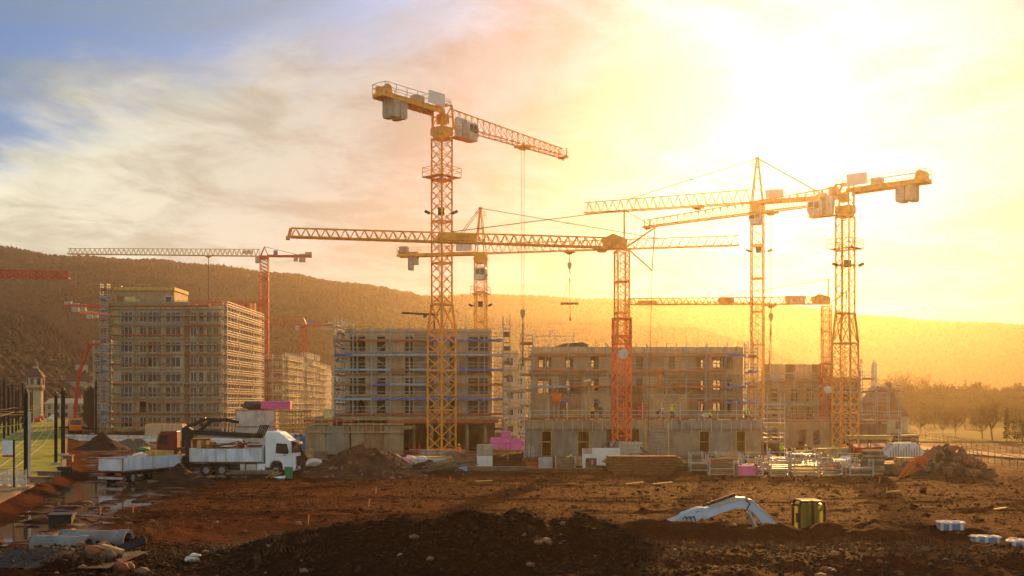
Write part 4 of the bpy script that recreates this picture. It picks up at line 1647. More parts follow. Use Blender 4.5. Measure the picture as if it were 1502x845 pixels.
# upright wall pieces standing on the podium
for x0, x1, z1, m in ((.7, 3.0, 7.6, M_CON2), (3.0, 6.8, 7.3, M_CON3), (6.9, 10.6, 7.6, M_CON2), (11.6, 14.5, 8.4, M_BROWNW), (14.7, 20.0, 7.4, M_CON2)):
    hs = [(.9, .3, 2.2, 2.3)] if m is M_CON3 else ([(1.6, .2, 2.4, 2.6)] if x0 == 6.9 else [])
    wall_mb(x1 - x0, z1 - 4.36, .25, hs).build('wall_panel', m, podB, (x0, 5.4, 4.365))

DB2 = 146
ux0, ux1 = px(780, DB2), px(1090, DB2)
WU = ux1 - ux0
colsB = [(.8, 1.75), (1.9, 2.6), (4.45, 5.5), (7.8, 8.9), (13.9, 14.75), (18.25, 19.05), (22.0, 22.9), (24.0, 25.25), (25.4, 26.7)]


def winB(s, c, rnd):
    return (1 if c[1] - c[0] < 1.1 else 2, M_FRAMEB, None)


blkB = storeyed('low three-storey concrete block with see-through windows, behind the podium', (ux0, DB2, 0), WU, 9.0, 4.4, 3, 2.9, colsB,
                [0, 3.6, 6.6, 10.4, 13.3, 17.6, 20.4, 23.6, WU], [M_CON1, M_CON3, M_CON1, M_CON2], parapet=.75, sill=.75, wh=1.7, seed=9, see_through=True,
                win=winB, group='concrete building shells', special={(1, .8): (.1, 2.3), (1, 1.9): (.1, 2.3)})
for s_ in range(3):
    MB().bb(10.6, 13.2, .5, .6, 4.5 + s_ * 2.9, 6.9 + s_ * 2.9).build('recessed_board', M_BROWNW, blkB)
for k in range(16):
    x = .9 + k * 1.75
    if k == 6:
        continue
    MB().bb(x, x + .12, -.03, -.004, 13.15, 13.8).build('parapet_joint', M_CON2, blkB)
MB().prism([(3.0, 13.86), (7.5, 13.86), (7.5, 14.15), (6.8, 14.5), (4.2, 14.3)], .5, 4).build('roof_sheet', M_TARP, blkB)
for k in range(15):
    MB().bar((8.5 + k * 1.35, .2, 13.8), (8.5 + k * 1.35, .2, 14.5 + .4 * (k % 3 == 0)), .06).build('starter_bar', M_RUST, blkB)
MB().bb(16.8, 17.3, -.2, -.1, 8.6, 10.9).build('red_post', M_VISO, blkB)
scaffold('scaffold with thin blue and red decks across the front of the low block', (ux0 - .4, DB2 - .4, 4.42), 0, 11, 2.6, 4, 2.05, .9,
         (M_DKB, M_DKR, M_DKL, M_DKR), seed=12, top_extra=1.6, r=.043, gap=.06)
scaffold('tall narrow stair scaffold at the left corner of the low block', (px(763, 141), 141, 0), 0, 1, 1.6, 7, 2.0, 1.5, (M_DKW, M_DKR), seed=13, top_extra=1.2)
scaffold('tall narrow scaffold at the right corner of the low block', (px(1092, 143), 143, 4.4), 0, 1, 1.2, 4, 2.0, 2.2, (M_DKB, M_DKR), seed=14, top_extra=2.0)
scaffold('open stair tower with pale treads between the middle block and the podium', (px(745, 127), 127, .1), 0, 1, 1.9, 4, 1.9, 1.9, (M_TIMY, M_TIM), seed=15,
         top_extra=.4, m_tube=M_STEEL)
scaffold('stair tower with wide pale landings at the right end of the podium', (px(1119, 133), 133, 0), 0, 1, 2.1, 3, 1.75, 2.2, (M_TIMY, M_TIM), seed=16,
         top_extra=2.4, m_tube=M_STEEL)
t = thing('roof_hoist_frame', 'open grey tube frame standing on the low block roof', 'frame', (ux0 + .4, DB2 + .6, 13.8))
for x in (0.0, 2.7, 5.2):
    MB().bar((x, 0, 0), (x, 0, 2.4), .08).build('post', M_STEEL, t)
for z in (.9, 1.5):
    MB().bar((0, 0, z), (5.2, 0, z), .07).build('rail', M_STEEL, t)
MB().bar((2.0, 0, 0), (2.0, 0, 2.3), .08).bar((2.0, 0, 2.3), (2.7, 0, 2.3), .08).build('gate_frame', M_STEEL, t)

# ---- hazy right block
DR_ = 176
rx0, rx1 = px(1119, DR_), px(1258, DR_)
WR = rx1 - rx0
blkR = storeyed('hazy brown shell block behind the red-footed small crane', (rx0, DR_, 0), WR, 12.0, .2, 3, 3.1,
                [(1.2, 2.3), (4.5, 5.6, .2, 2.2), (7.0, 8.1, .2, 2.2), (10.4, 11.5), (13.0, 14.2)], [0, 3.4, 6.3, 9.2, 12.2, WR], [M_CON3, M_CON2, M_CON1], parapet=.4,
                seed=21, group='concrete building shells')
top = [(0.3, 1.3, M_CON3), (1.4, 3.6, M_CON1), (3.7, 5.3, M_BROWNW), (5.4, 7.8, M_CON1), (7.9, 9.3, M_BROWNW)]
for a, b, m in top:
    MB().bb(a, b, .3, .5, 9.55, 12.6).build('formwork_panel', m, blkR)
MB().bb(.2, 9.4, .25, .29, 11.0, 11.2).build('waling', M_TIM, blkR)
for k in range(6):
    MB().bar((9.6, .6 + .5 * k, 12.5), (11.2, .4 + .5 * k, 13.0 + .1 * (k % 3)), .1).build('timber', M_TIMD, blkR)
MB().bb(9.3, 10.4, -.1, 2.0, 9.6, 12.3).build('formwork_panel', M_DKR, blkR)
scaffold('scaffold on the front of the hazy right block', (rx0 - .3, DR_ - .4, .1), 0, 6, 2.57, 5, 2.0, .9, (M_DKR, M_DKW, M_DKL), seed=22, top_extra=1.4, r=.045)
scaffold('free-standing scaffold at the right end of the hazy block', (px(1262, 170), 170, .1), 0, 1, 2.0, 6, 2.0, .9, (M_DKR, M_DKW), seed=23, top_extra=1.0, gap=.2,
         m_tube=M_STEEL)
scaffold('low free-standing scaffold before the gabled house', (px(1284, 160), 160, .1), 0, 2, 1.7, 4, 2.0, .9, (M_DKR, M_DKW), seed=24, top_extra=.5, gap=.2, m_tube=M_STEEL)
t = thing('basement_wall', 'low unfinished concrete basement with dark openings under the hazy block', 'wall', (px(1140, 158), 158, 0))
wall_mb(7.5, 3.6, .3, [(3.0, .1, 4.2, 2.6), (5.2, .4, 6.2, 2.4)]).build('wall_panel', M_CON2, t)
wall_mb(8.4, 3.4, .3, [(2.0, .1, 3.6, 2.8)]).build('wall_panel', M_CON3, t, (7.6, .6, 0))
MB().bb(0, 16, .35, 8, 3.6, 3.9).build('floor_slab', M_CON2, t)
for k in range(9):
    MB().bar((.3 + k * 1.9, .4, 3.9), (.3 + k * 1.9, .4, 5.1), .08).build('rail_post', M_STEEL, t)
for z in (4.4, 4.95):
    MB().bar((.3, .36, z), (15.6, .36, z), .07, .12).build('guard_rail', M_DKR, t)
MB().bb(0, 15.9, .3, .34, 3.6, 3.88).build('toe_board', M_DKR, t)

# ---- tallest block on the left, glazed, in grey scaffold
DL = 227
lx0, lx1 = px(166, DL), px(323, DL)
WL = lx1 - lx0
SH = 3.1
colsL = [(1.4, 4.0), (5.4, 6.9), (7.1, 10.0), (10.7, 14.0), (15.9, 17.3), (17.6, 18.8), (19.2, 20.4), (20.6, 21.9)]


def winL(s, c, rnd):
    g = M_GLASS
    if rnd.random() < .08:
        return None
    if rnd.random() < .1:
        g = M_BROWNW
    return (3 if c[1] - c[0] > 2 else (2 if c[1] - c[0] > 1.2 else 1), M_FRAMEW, g)


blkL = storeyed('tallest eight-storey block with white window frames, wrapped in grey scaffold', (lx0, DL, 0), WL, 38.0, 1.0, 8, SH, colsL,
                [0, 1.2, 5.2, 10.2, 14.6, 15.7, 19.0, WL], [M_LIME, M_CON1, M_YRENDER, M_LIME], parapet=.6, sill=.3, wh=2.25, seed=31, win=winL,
                side_mats=[M_LIME, M_YRENDER], group='concrete building shells')  # paler flank walls put extra sunlight into the colour
for s_ in range(8):
    for k in range(8):
        window(blkL, (WL - .08, 1.8 + k * 4.2, 1.0 + s_ * SH + .6), 1.2, 1.5, 2, M_FRAMEW, M_GLASS, R(90))
ph = blkL
MB().bb(-.1, 15.6, -.06, .3, 1 + 8 * SH + .6, 1 + 8 * SH + 1.5).build('roof_upstand', M_CON2, blkL)
MB().bb(15.0, 15.75, -.5, -.05, 1.0, 1 + 8 * SH).build('recess_shade_strip', M_CON3, blkL)  # dark strip before the wall, its colour imitating a shaded recess
z = 1 + 8 * SH + .6
wall_mb(12.2, 3.3, .3, [(.4, .4, 1.6, 2.1), (10.3, .3, 11.9, 2.2)]).build('penthouse_wall', M_CON2, ph, (0, 1.2, z))
wall_mb(9.5, 3.3, .3, []).build('penthouse_wall', M_LIME, ph, (12.2, 1.55, z), R(90))
wall_mb(9.5, 3.3, .3, []).build('penthouse_wall', M_LIME, ph, (.3, 1.55, z), R(90))
MB().bb(-.2, 7.3, .9, 11, z + 3.3, z + 4.0).build('roof_edge', M_TIMY, ph)
MB().bb(7.32, 12.4, 1.0, 11, z + 3.3, z + 4.0).build('roof_edge', M_TIMY, ph)
window(ph, (10.3, 1.25, z + .32), 1.55, 1.85, 1, M_FRAMEW, M_GLASS)
st_ = MB()
for k, w_ in enumerate((5.0, 4.0, 3.2, 2.2)):
    st_.bb(2.0, 2.0 + w_, 1.05, 1.19, z + k * .5, z + k * .5 + .48)
st_.build('insulation_blocks', M_YRENDER, ph)
MB().bb(6.8, 12.0, 1.04, 1.19, z, z + .5).build('insulation_strip', M_YRENDER, ph)
scaffold('grey scaffold with red-brown decks across the front of the tallest block', (lx0 - .4, DL - .45, .3), 0, 9, 2.57, 13, 2.0, .9, (M_DKR, M_DKW, M_DKR, M_STEELD), seed=32,
         top_extra=.4, m_tube=M_STEELD, r=.05, gap=.1)
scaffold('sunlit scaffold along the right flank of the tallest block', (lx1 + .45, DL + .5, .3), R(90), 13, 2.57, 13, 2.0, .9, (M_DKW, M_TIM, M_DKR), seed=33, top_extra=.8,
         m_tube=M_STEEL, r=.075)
scaffold('stair scaffold up the left corner of the tallest block', (lx0 - 2.0, DL - .2, .3), 0, 1, 1.4, 14, 2.1, 1.6, (M_DKB, M_DKR, M_STEELB), seed=34, top_extra=1.2, r=.06)
t = thing('hoist_tower', 'pale lattice hoist tower standing at the far corner of the tallest block', 'hoist', (px(371, 262), 262, 0))
for k in range(6):
    put('mast_section', mast_mesh(1.0, 5.0, 5, M_YEL, .16, .09, True), t, (0, 0, k * 5.0))


# ---- simpler blocks of the row behind
def far_block(label, X0, X1, Y, dep, H, st, ncol, mats, seed, scaf=None, side=True, frame=M_FRAMEW, grp='scaffolded blocks in the row behind'):
    W = X1 - X0
    cw = W / ncol
    cols = [(k * cw + cw * .25, k * cw + cw * .75) for k in range(ncol)]
    stz = (H - .4) / st
    b = storeyed(label, (X0, Y, 0), W, dep, .2, st, stz, cols, [0, W / 2, W] if ncol % 2 == 0 else [0, W], mats, parapet=.4, sill=.6, wh=stz * .55, seed=seed,
                 win=lambda s, c, r: (2, frame, M_GLASS), group=grp, inner=False)
    if side:
        nb = max(2, int(dep / 4.5))
        for s_ in range(st):
            for k in range(nb):
                if 2.7 + k * 4.2 < dep - .5:
                    window(b, (W - .08, 1.8 + k * 4.2, .2 + s_ * stz + .52), 1.25, 1.55, 2, frame, M_GLASS, R(90))
    if scaf:
        n = max(1, int(W / 2.6))
        scaffold(scaf, (X0, Y - .4, .1), 0, n, W / n, int(H / 2), 2.0, .9, (M_DKW, M_TIM, M_DKR), seed=seed + 1, top_extra=1.5, m_tube=M_STEEL, r=.06, gap=.12)
    if scaf:
        n = max(1, int(dep / 2.6))
        scaffold('flank of the ' + scaf.split(' ', 1)[1] if not scaf.startswith('sunlit') else 'right-hand flank scaffold, ' + scaf.split('scaffold ', 1)[1], (X1 + .4, Y + .3, .1), R(90), n, dep / n, int(H / 2), 2.0, .9, (M_TIM, M_DKW, M_TIMY), seed=seed + 2, top_extra=1.8, m_tube=M_STEEL, r=.065, gap=.15)  # flank decks in brighter timber, sunlit look put into the colour
    return b


far_block('lower scaffolded block just beyond the flank of the tallest block', px(386, 300), px(416, 300), 300, 22, pz(527, 300), 6, 3, [M_LIME, M_YRENDER], 41,
          'sunlit scaffold on the block just beyond the tallest one')
far_block('second scaffolded block in the row behind, by the small red crane', px(420, 335), px(444, 335), 335, 22, pz(524, 330), 6, 3, [M_LIME, M_CON1], 43,
          'sunlit scaffold on the block under the small red crane')
far_block('narrow pale block, third in the row behind', px(446, 372), px(463, 372), 372, 22, pz(534, 360), 6, 2, [M_LIME, M_YRENDER], 45,
          'sunlit scaffold on the narrow pale block')
far_block('bright pale block at the end of the row behind', px(466, 410), px(477, 410), 410, 14, pz(541, 400), 5, 1, [M_LIME], 47)
far_block('distant white gridded apartment block left of the middle block', px(477, 460), px(512, 460), 460, 14, pz(552, 460), 6, 6, [M_WHITE, M_LIME], 49, side=False,
          frame=M_FRAMEB)
far_block('sunlit pale block seen through the gap beside the middle block', px(736, 205), px(760, 205), 205, 16, pz(516, 205), 5, 1, [M_YRENDER, M_LIME], 51)
far_block('sunlit narrow block standing behind the stair scaffold', px(752, 232), px(772, 232), 232, 16, pz(526, 232), 5, 1, [M_LIME, M_YRENDER], 53)
far_block('lower shell block beyond the left corner of the tallest block', px(140, 268), px(160, 268), 268, 26, pz(500, 268), 6, 2, [M_CON2, M_LIME], 55,
          'blue-grey scaffold on the lower block beside the street')

# ------------------------------------------------------------------ vehicles
def wheel(parent, x, y, r=.52, w=.32, twin=False):
    t = MB()
    t.ring((0, -w / 2, 0), (0, 1, 0), r * .56, r, w, 24)
    o = t.build('wheel', M_RUB, parent, (x, y, r), bevel=.03)
    m = MB()
    m.tube((0, -w * .30, 0), (0, w * .30, 0), r * .57, 20)
    m.tube((0, -w * .48, 0), (0, -w * .3, 0), r * .22, 12)
    for k in range(8):
        a = k * math.pi / 4
        m.tube((r * .4 * math.cos(a), -w * .36, r * .4 * math.sin(a)), (r * .4 * math.cos(a), -w * .3, r * .4 * math.sin(a)), .04, 6)
    m.build('rim', M_RIM, o)
    return o


def dropsides(parent, x0, x1, z0, z1, n, rear=True, y=1.25, m=M_TRUCKB):
    L = (x1 - x0) / n
    for sy in (-1, 1):
        for k in range(n):
            mb = MB()
            mb.box((x0 + (k + .5) * L, sy * y, (z0 + z1) / 2), (L - .08, .06, z1 - z0))
            for j in range(5):
                mb.box((x0 + (k + .5) * L, sy * (y + .033), z0 + (j + .5) * (z1 - z0) / 5), (L - .14, .012, .05))
            mb.build('dropside', m, parent)
        for k in range(n + 1):
            MB().box((x0 + k * L, sy * y, (z0 + z1) / 2 + .02), (.1, .11, z1 - z0 + .08)).build('stake', M_STEEL, parent)
    if rear:
        MB().box((x0 - .04, 0, (z0 + z1) / 2), (.06, 2 * y - .12, z1 - z0)).build('tailgate', m, parent)
    MB().bb(x0, x1, -y + .04, y - .04, z0 - .12, z0 - .01).build('load_floor', M_TIMD, parent)


tx, ty = px(270, 98), 98.0
tz = hz(tx + 5, ty) - .02
t = thing('flatbed_truck', 'white flatbed truck with black folded loader crane, cab facing the soil heap', 'truck', (tx, ty, tz), R(-2))
ch = MB()
for sy in (-.42, .42):
    ch.bb(.3, 9.6, sy - .06, sy + .06, .72, 1.0)
ch.bb(1.6, 4.5, -.5, .5, .55, .75)
ch.build('chassis', M_CHAS, t)
dropsides(t, .95, 7.35, 1.28, 2.42, 2)
MB().bb(7.36, 7.44, -1.2, 1.2, 1.2, 2.7).build('headboard', M_TRUCKB, t)
cabp = [(7.62, .75), (8.02, .72), (8.08, 1.1), (8.35, 1.32), (8.9, 1.32), (9.12, 1.1), (9.16, .55), (10.22, .45), (10.34, .7), (10.32, 1.5), (10.2, 2.0), (9.92, 3.05),
        (9.6, 3.3), (8.9, 3.86), (8.4, 3.98), (7.72, 3.95), (7.6, 3.6)]
cabo = MB().prism(cabp, -1.24, 1.24).build('cab', M_TRUCKW, t, bevel=.10)
MB().prism([(8.55, 2.05), (9.62, 1.95), (9.72, 2.15), (9.55, 2.85), (8.62, 2.92)], -1.262, 1.262).build('side_window', M_GLASS, cabo)
MB().prism([(10.19, 2.05), (10.24, 2.05), (9.98, 3.0), (9.93, 3.0)], -1.08, 1.08).build('windscreen', M_GLASS, cabo)
MB().prism([(10.33, .85), (10.37, .85), (10.35, 1.75), (10.30, 1.75)], -.95, .95).build('grille', M_CHAS, cabo)
MB().prism([(9.85, 2.9), (10.42, 2.82), (10.36, 2.98), (9.85, 3.12)], -1.15, 1.15).build('sun_visor', M_CHAS, cabo)
for sy in (-1, 1):
    MB().box((10.33, sy * .95, .78), (.08, .42, .2)).build('headlight', M_GLASS, cabo)
    mr = MB()
    mr.bar((9.9, sy * 1.24, 2.9), (10.15, sy * 1.5, 2.8), .05)
    mr.box((10.15, sy * 1.52, 2.45), (.16, .26, .75))
    mr.build('mirror', M_CHAS, cabo, bevel=.03)
    MB().box((9.35, sy * 1.255, 1.85), (.22, .03, .07)).build('door_handle', M_CHAS, cabo)
MB().prism([(7.65, .45), (9.14, .40), (9.14, .55), (7.65, .62)], -1.22, 1.22).build('step', M_CHAS, cabo)
for x in (2.36, 3.75, 8.55):
    for sy in (-1.05, 1.05):
        wheel(t, x, sy)
for k, (a, b) in enumerate(((4.5, 5.3), (5.35, 5.8), (5.9, 6.8))):
    MB().bb(a, b, -1.2, -.6, .45, 1.05).build('fuel_tank', M_STEEL if k else M_CHAS, t, bevel=.06)
MB().bb(6.85, 7.6, -1.15, -.6, .5, 1.1).build('air_box', M_TRUCKW, t, bevel=.04)
MB().bb(.1, .2, -1.15, 1.15, .5, .75).build('rear_bumper', M_CHAS, t)
cr = MB()
cr.box((.45, 0, 1.4), (.7, 1.5, .8))
cr.box((.45, 0, 2.6), (.5, .5, 1.9))
cr.prism([(.1, 3.3), (.8, 3.3), (.95, 3.95), (.5, 4.3), (.05, 3.9)], -.3, .3)
cr.build('crane_column', M_BLACK, t)
MB().bar((.7, 0, 3.85), (7.1, .15, 3.5), .38, .42).build('crane_boom', M_BLACK, t)
MB().bar((1.2, .3, 3.45), (6.0, .4, 3.3), .16, .18).build('boom_cylinder', M_STEEL, t)
MB().prism([(1.2, 3.95), (2.4, 5.0), (3.8, 5.1), (5.0, 4.85), (5.0, 4.6), (3.6, 4.8), (2.4, 4.7), (1.6, 3.9)], -.15, .15).build('crane_jib', M_BLACK, t)
gr = MB()
for k in range(5):
    gr.prism([(6.5 + .14 * k, 3.5), (6.62 + .14 * k, 3.5), (7.1 + .14 * k, 4.5), (6.98 + .14 * k, 4.5)], -.35 + .12 * k, -.28 + .12 * k)
gr.build('grab', M_BLACK, t)
lo = thing('rebar_load', 'tangled rusty reinforcement mats lying in the white truck bed', 'rebar', (tx, ty, tz + 1.3), R(-2))
rnd = random.Random(31)
for k in range(16):
    x0 = rnd.uniform(1.3, 3.2)
    y0 = rnd.uniform(-.9, .9)
    MB().bar((x0, y0, rnd.uniform(.7, 1.5)), (x0 + rnd.uniform(2.6, 4.0), y0 + rnd.uniform(-.4, .4), rnd.uniform(.8, 1.75)), .08).build('rebar', M_RUST, lo)
MB().bb(1.2, 6.6, -1.0, 1.0, .02, .75).build('rebar_bundle', M_RUST, lo)
bp_ = thing('timber_pallet', 'orange-brown pallet of timber blocks standing at the back of the truck bed', 'pallet', (tx + 1.2, ty - .2, tz + 1.3))
for k in range(4):
    MB().box((.3 + .38 * k, 0, .9), (.34, .8, 1.8 - .25 * (k % 2))).build('block', (M_TIMY, M_BRK)[k % 2], bp_)

# white dropside trailer
an = R(69.6)
cxp_, cyp_ = px(181, 88) - 1.175, 88.44
t = thing('dropside_trailer', 'white and pale blue dropside trailer parked beside the muddy road', 'trailer', (cxp_, cyp_, hz(cxp_, cyp_) - .02), an)
dropsides(t, 0, 7.2, 1.12, 2.12, 2, y=1.22)
ch = MB()
for sy in (-.42, .42):
    ch.bb(0, 7.4, sy - .06, sy + .06, .72, .98)
for x in (.8, 2.4, 5.2, 6.6):
    ch.bb(x, x + .12, -1.0, 1.0, .72, .97)
ch.build('chassis', M_CHAS, t)
for x in (1.3, 5.8):
    for sy in (-1.02, 1.02):
        wheel(t, x, sy, .5, .3)
MB().bb(-.12, -.02, -1.2, 1.2, .42, .62).build('rear_bumper', M_STEEL, t)
for sy in (-.85, .85):
    MB().box((-.1, sy, .85), (.08, .5, .16)).build('tail_light', M_REDP, t)
for sy in (-1.22, 1.22):
    MB().box((-.08, sy, 1.62), (.05, .05, 1.0)).build('red_edge_strip', M_REDP, t)
MB().box((-.085, 0, 2.1), (.03, 2.3, .05)).build('red_edge_strip', M_REDP, t)
MB().bar((7.2, -.4, .8), (9.0, 0, .75), .1).bar((7.2, .4, .8), (9.0, 0, .75), .1).build('drawbar', M_CHAS, t)
ld = thing('mixed_load', 'bundle of yellow timbers, white sheet and green packs in the dropside trailer', 'load', (cxp_, cyp_, hz(cxp_, cyp_) + 1.12), an)
for k in range(7):
    MB().bb(4.6, 6.8, -.9 + .26 * k, -.68 + .26 * k, 0, 1.35 - .12 * (k % 2)).build('timber', M_TIMY, ld)
MB().ico((3.2, -.2, 1.05), .6, .2, (1.6, 1, .5)).bb(2.6, 3.8, -.8, .5, 0, 1.0).build('white_sheet', M_BAG, ld)
MB().ico((5.0, .7, 1.5), .5, .25, (1.6, 1.0, .5)).build('green_sheet', M_GREEN, ld)

# red truck behind
D = 128
x0 = px(249, D)
t = thing('red_truck', 'red truck with dark loader crane parked behind the dropside trailer', 'truck', (x0, D, hz(x0, D)), R(186))
cb = MB().prism([(-1.0, .5), (1.1, .5), (1.25, 1.4), (1.0, 2.9), (.7, 3.2), (-1.0, 3.2)], -1.2, 1.2).build('cab', M_TRUCKR, t, bevel=.08)
MB().prism([(1.17, 1.75), (1.22, 1.75), (1.06, 2.75), (1.0, 2.75)], -1.05, 1.05).build('windscreen', M_GLASS, cb)
MB().prism([(0, 1.7), (.95, 1.7), (.85, 2.7), (0, 2.75)], -1.22, 1.22).build('side_window', M_GLASS, cb)
MB().bb(-8, -1.1, -1.2, 1.2, 1.0, 1.3).build('load_floor', M_RUST, t)
MB().bb(-7.9, -2.4, -1.15, 1.15, 1.31, 2.3).build('load', M_RUST, t)
for x in (.2, -4.6, -6.0):
    for sy in (-1.0, 1.0):
        wheel(t, x, sy, .5)
MB().bar((-1.6, 0, 1.2), (-1.6, 0, 3.6), .4).build('crane_column', M_BLACK, t)
MB().bar((-1.7, 0, 3.5), (-4.2, .3, 4.6), .35).bar((-4.2, .3, 4.6), (-7.0, .3, 4.4), .3).build('crane_boom', M_BLACK, t)

# white van peeping over the truck bed
D = 122
x0 = px(310, D)
t = thing('white_van', 'white van half hidden behind the flatbed truck', 'van', (x0, D, hz(x0, D)), R(8))
vb = MB().prism([(0, .4), (4.9, .4), (5.05, 1.0), (4.1, 1.3), (3.4, 2.3), (3.0, 2.5), (0, 2.55)], -.95, .95).build('body', M_WHITE, t, bevel=.1)
MB().prism([(3.0, 1.4), (3.95, 1.35), (3.4, 2.15), (3.0, 2.2)], -.965, .965).build('side_window', M_GLASS, vb)
MB().prism([(4.02, 1.42), (4.08, 1.42), (3.46, 2.3), (3.4, 2.3)], -.85, .85).build('windscreen', M_GLASS, vb)
for x in (.9, 4.1):
    for sy in (-.85, .85):
        wheel(t, x, sy, .34, .22)

# concrete pump with red boom
D = 232
x0 = px(109, D)
t = thing('concrete_pump', 'orange concrete pump truck with tall red folding boom beside the tram line', 'pump truck', (x0, D, .0), R(-65))
pb = MB().prism([(2.6, .6), (5.0, .6), (5.15, 1.6), (4.9, 3.0), (2.6, 3.1)], -1.2, 1.2).build('cab', M_VISO, t, bevel=.1)
MB().prism([(5.04, 1.8), (5.12, 1.8), (4.96, 2.8), (4.88, 2.8)], -1.05, 1.05).build('windscreen', M_GLASS, pb)
MB().prism([(3.3, 1.8), (4.7, 1.8), (4.6, 2.7), (3.3, 2.7)], -1.22, 1.22).build('side_window', M_GLASS, pb)
MB().bb(-5, 2.5, -1.1, 1.1, .9, 1.5).build('chassis', M_CHAS, t)
MB().bb(-4.5, 1.4, -1.0, 1.0, 1.5, 2.4).build('pump_body', M_BLACK, t)
for x in (3.8, -1.5, -3.2):
    for sy in (-1.0, 1.0):
        wheel(t, x, sy, .52)
for sx, sy in ((1.8, 1.2), (1.8, -1.2), (-4.6, 1.2), (-4.6, -1.2)):
    MB().bar((sx, sy, 1.2), (sx * 1.2, sy * 2.2, 1.0), .25).bar((sx * 1.2, sy * 2.2, 1.2), (sx * 1.2, sy * 2.2, 0), .2).build('outrigger', M_CHAS, t)
im = Matrix.Rotation(-R(-65), 4, 'Z')


def wp(xp, yp, d=232):
    return im @ Vector((px(xp, d) - x0, 0, pz(yp, d)))


bpts = [wp(109, 607), wp(115, 549), wp(131, 507), wp(161, 500)]
bpts[0] = Vector((.4, 0, 2.4))
for k, (a, b) in enumerate(zip(bpts[:-1], bpts[1:])):
    MB().bar(a, b, .62 - .12 * k, .7 - .14 * k).build('boom_section', M_RED, t)
for p_ in bpts[1:-1]:
    MB().box(p_, (.9, .9, .9)).build('boom_joint', M_RED, t, bevel=.1)

# ---- excavator down in its trench
D = 56.2
ex0 = px(1186, D)
t = thing('excavator', 'pale blue excavator down in a trench, only boom and cab showing', 'excavator', (ex0, D, -1.42))


def eb(xp, yp):
    return (px(xp, D) - ex0, pz(yp, D) + 1.42)


out = [(1030, 745), (1050, 741), (1078, 730), (1092, 729), (1104, 734), (1122, 751), (1138, 766), (1150, 785), (1143, 793), (1128, 782), (1116, 766), (1103, 751), (1090, 746), (1076, 746),
       (1058, 752), (1032, 762), (1026, 757)]
MB().prism([eb(*p) for p in out], -.24, .24).build('boom', M_EXB, t, bevel=.03)
MB().prism([eb(*p) for p in ((1040, 741), (1078, 728), (1100, 732), (1135, 764), (1139, 767), (1103, 737), (1088, 732), (1042, 744))], -.27, .27).build('boom_edge', M_STEEL, t)
MB().bar((eb(1037, 742)[0], 0, eb(1037, 742)[1] + .06), (eb(1078, 728)[0], 0, eb(1078, 728)[1] + .08), .17).build('stick_cylinder', M_BLACK, t)
for sy in (-.3, .3):
    st_ = MB()
    q1, q2 = eb(1097, 752), eb(1117, 790)
    st_.tube((q1[0], sy, q1[1]), (q2[0], sy, q2[1]), .07, 8)
    st_.build('boom_cylinder', M_STEEL, t)
# stick head: plate with a triangular eye
pts = [eb(*p) for p in ((994, 758), (1000, 752), (1022, 744), (1031, 743.5), (1036, 747), (1034, 755), (1020, 764), (1014, 771), (1004, 771), (1001, 764))]
eye = [eb(*p) for p in ((1019, 750), (1028, 747.5), (1027, 751.5), (1022, 753.5))]
sk = MB()
for sy in (-.3, .22):
    n = len(pts)
    import bmesh
    bm = bmesh.new()
    vo = [bm.verts.new((p[0], sy, p[1])) for p in pts]
    vi = [bm.verts.new((p[0], sy, p[1])) for p in eye]
    eds = [bm.edges.new((vo[i], vo[(i + 1) % n])) for i in range(n)] + [bm.edges.new((vi[i], vi[(i + 1) % 4])) for i in range(4)]
    bmesh.ops.triangle_fill(bm, edges=eds, use_beauty=True)
    bm.normal_update()
    r_ = bmesh.ops.extrude_face_region(bm, geom=bm.faces[:])
    bmesh.ops.translate(bm, vec=(0, .08, 0), verts=[g for g in r_['geom'] if isinstance(g, bmesh.types.BMVert)])
    bmesh.ops.recalc_face_normals(bm, faces=bm.faces[:])
    me = bpy.data.meshes.new('stick_plate')
    bm.to_mesh(me)
    bm.free()
    me.materials.append(M_EXB)
    put('stick_plate', me, t)
q1, q2 = eb(1002, 760), eb(968, 775)
MB().bar((q1[0], 0, q1[1]), (q2[0], 0, q2[1]), .3, .34).build('stick', M_EXB, t, bevel=.03)
MB().tube((eb(1000, 755)[0], 0, eb(1000, 755)[1]), (eb(966, 769)[0], 0, eb(966, 769)[1]), .07, 8).build('bucket_cylinder', M_STEEL, t)
q3 = eb(962, 778)
MB().prism([(q3[0], q3[1]), (q3[0] - .9, q3[1] - .1), (q3[0] - 1.1, q3[1] - .75), (q3[0] - .5, q3[1] - 1.1), (q3[0] + .2, q3[1] - .9)], -.5, .5).build('bucket', M_BLACK, t)
hs = MB()
for k in range(3):
    a, b, c_ = eb(1000 + 5 * k, 760), eb(1004 + 6 * k, 756), eb(1008 + 6 * k, 768)
    hs.path([(a[0], -.34, a[1]), (b[0], -.4, b[1]), (c_[0], -.36, c_[1])], .03)
a, b, c_ = eb(1092, 732), eb(1098, 738), eb(1093, 748)
hs.path([(a[0], -.27, a[1]), (b[0], -.33, b[1]), (c_[0], -.28, c_[1])], .03)
hs.build('hydraulic_hose', M_RUB, t)
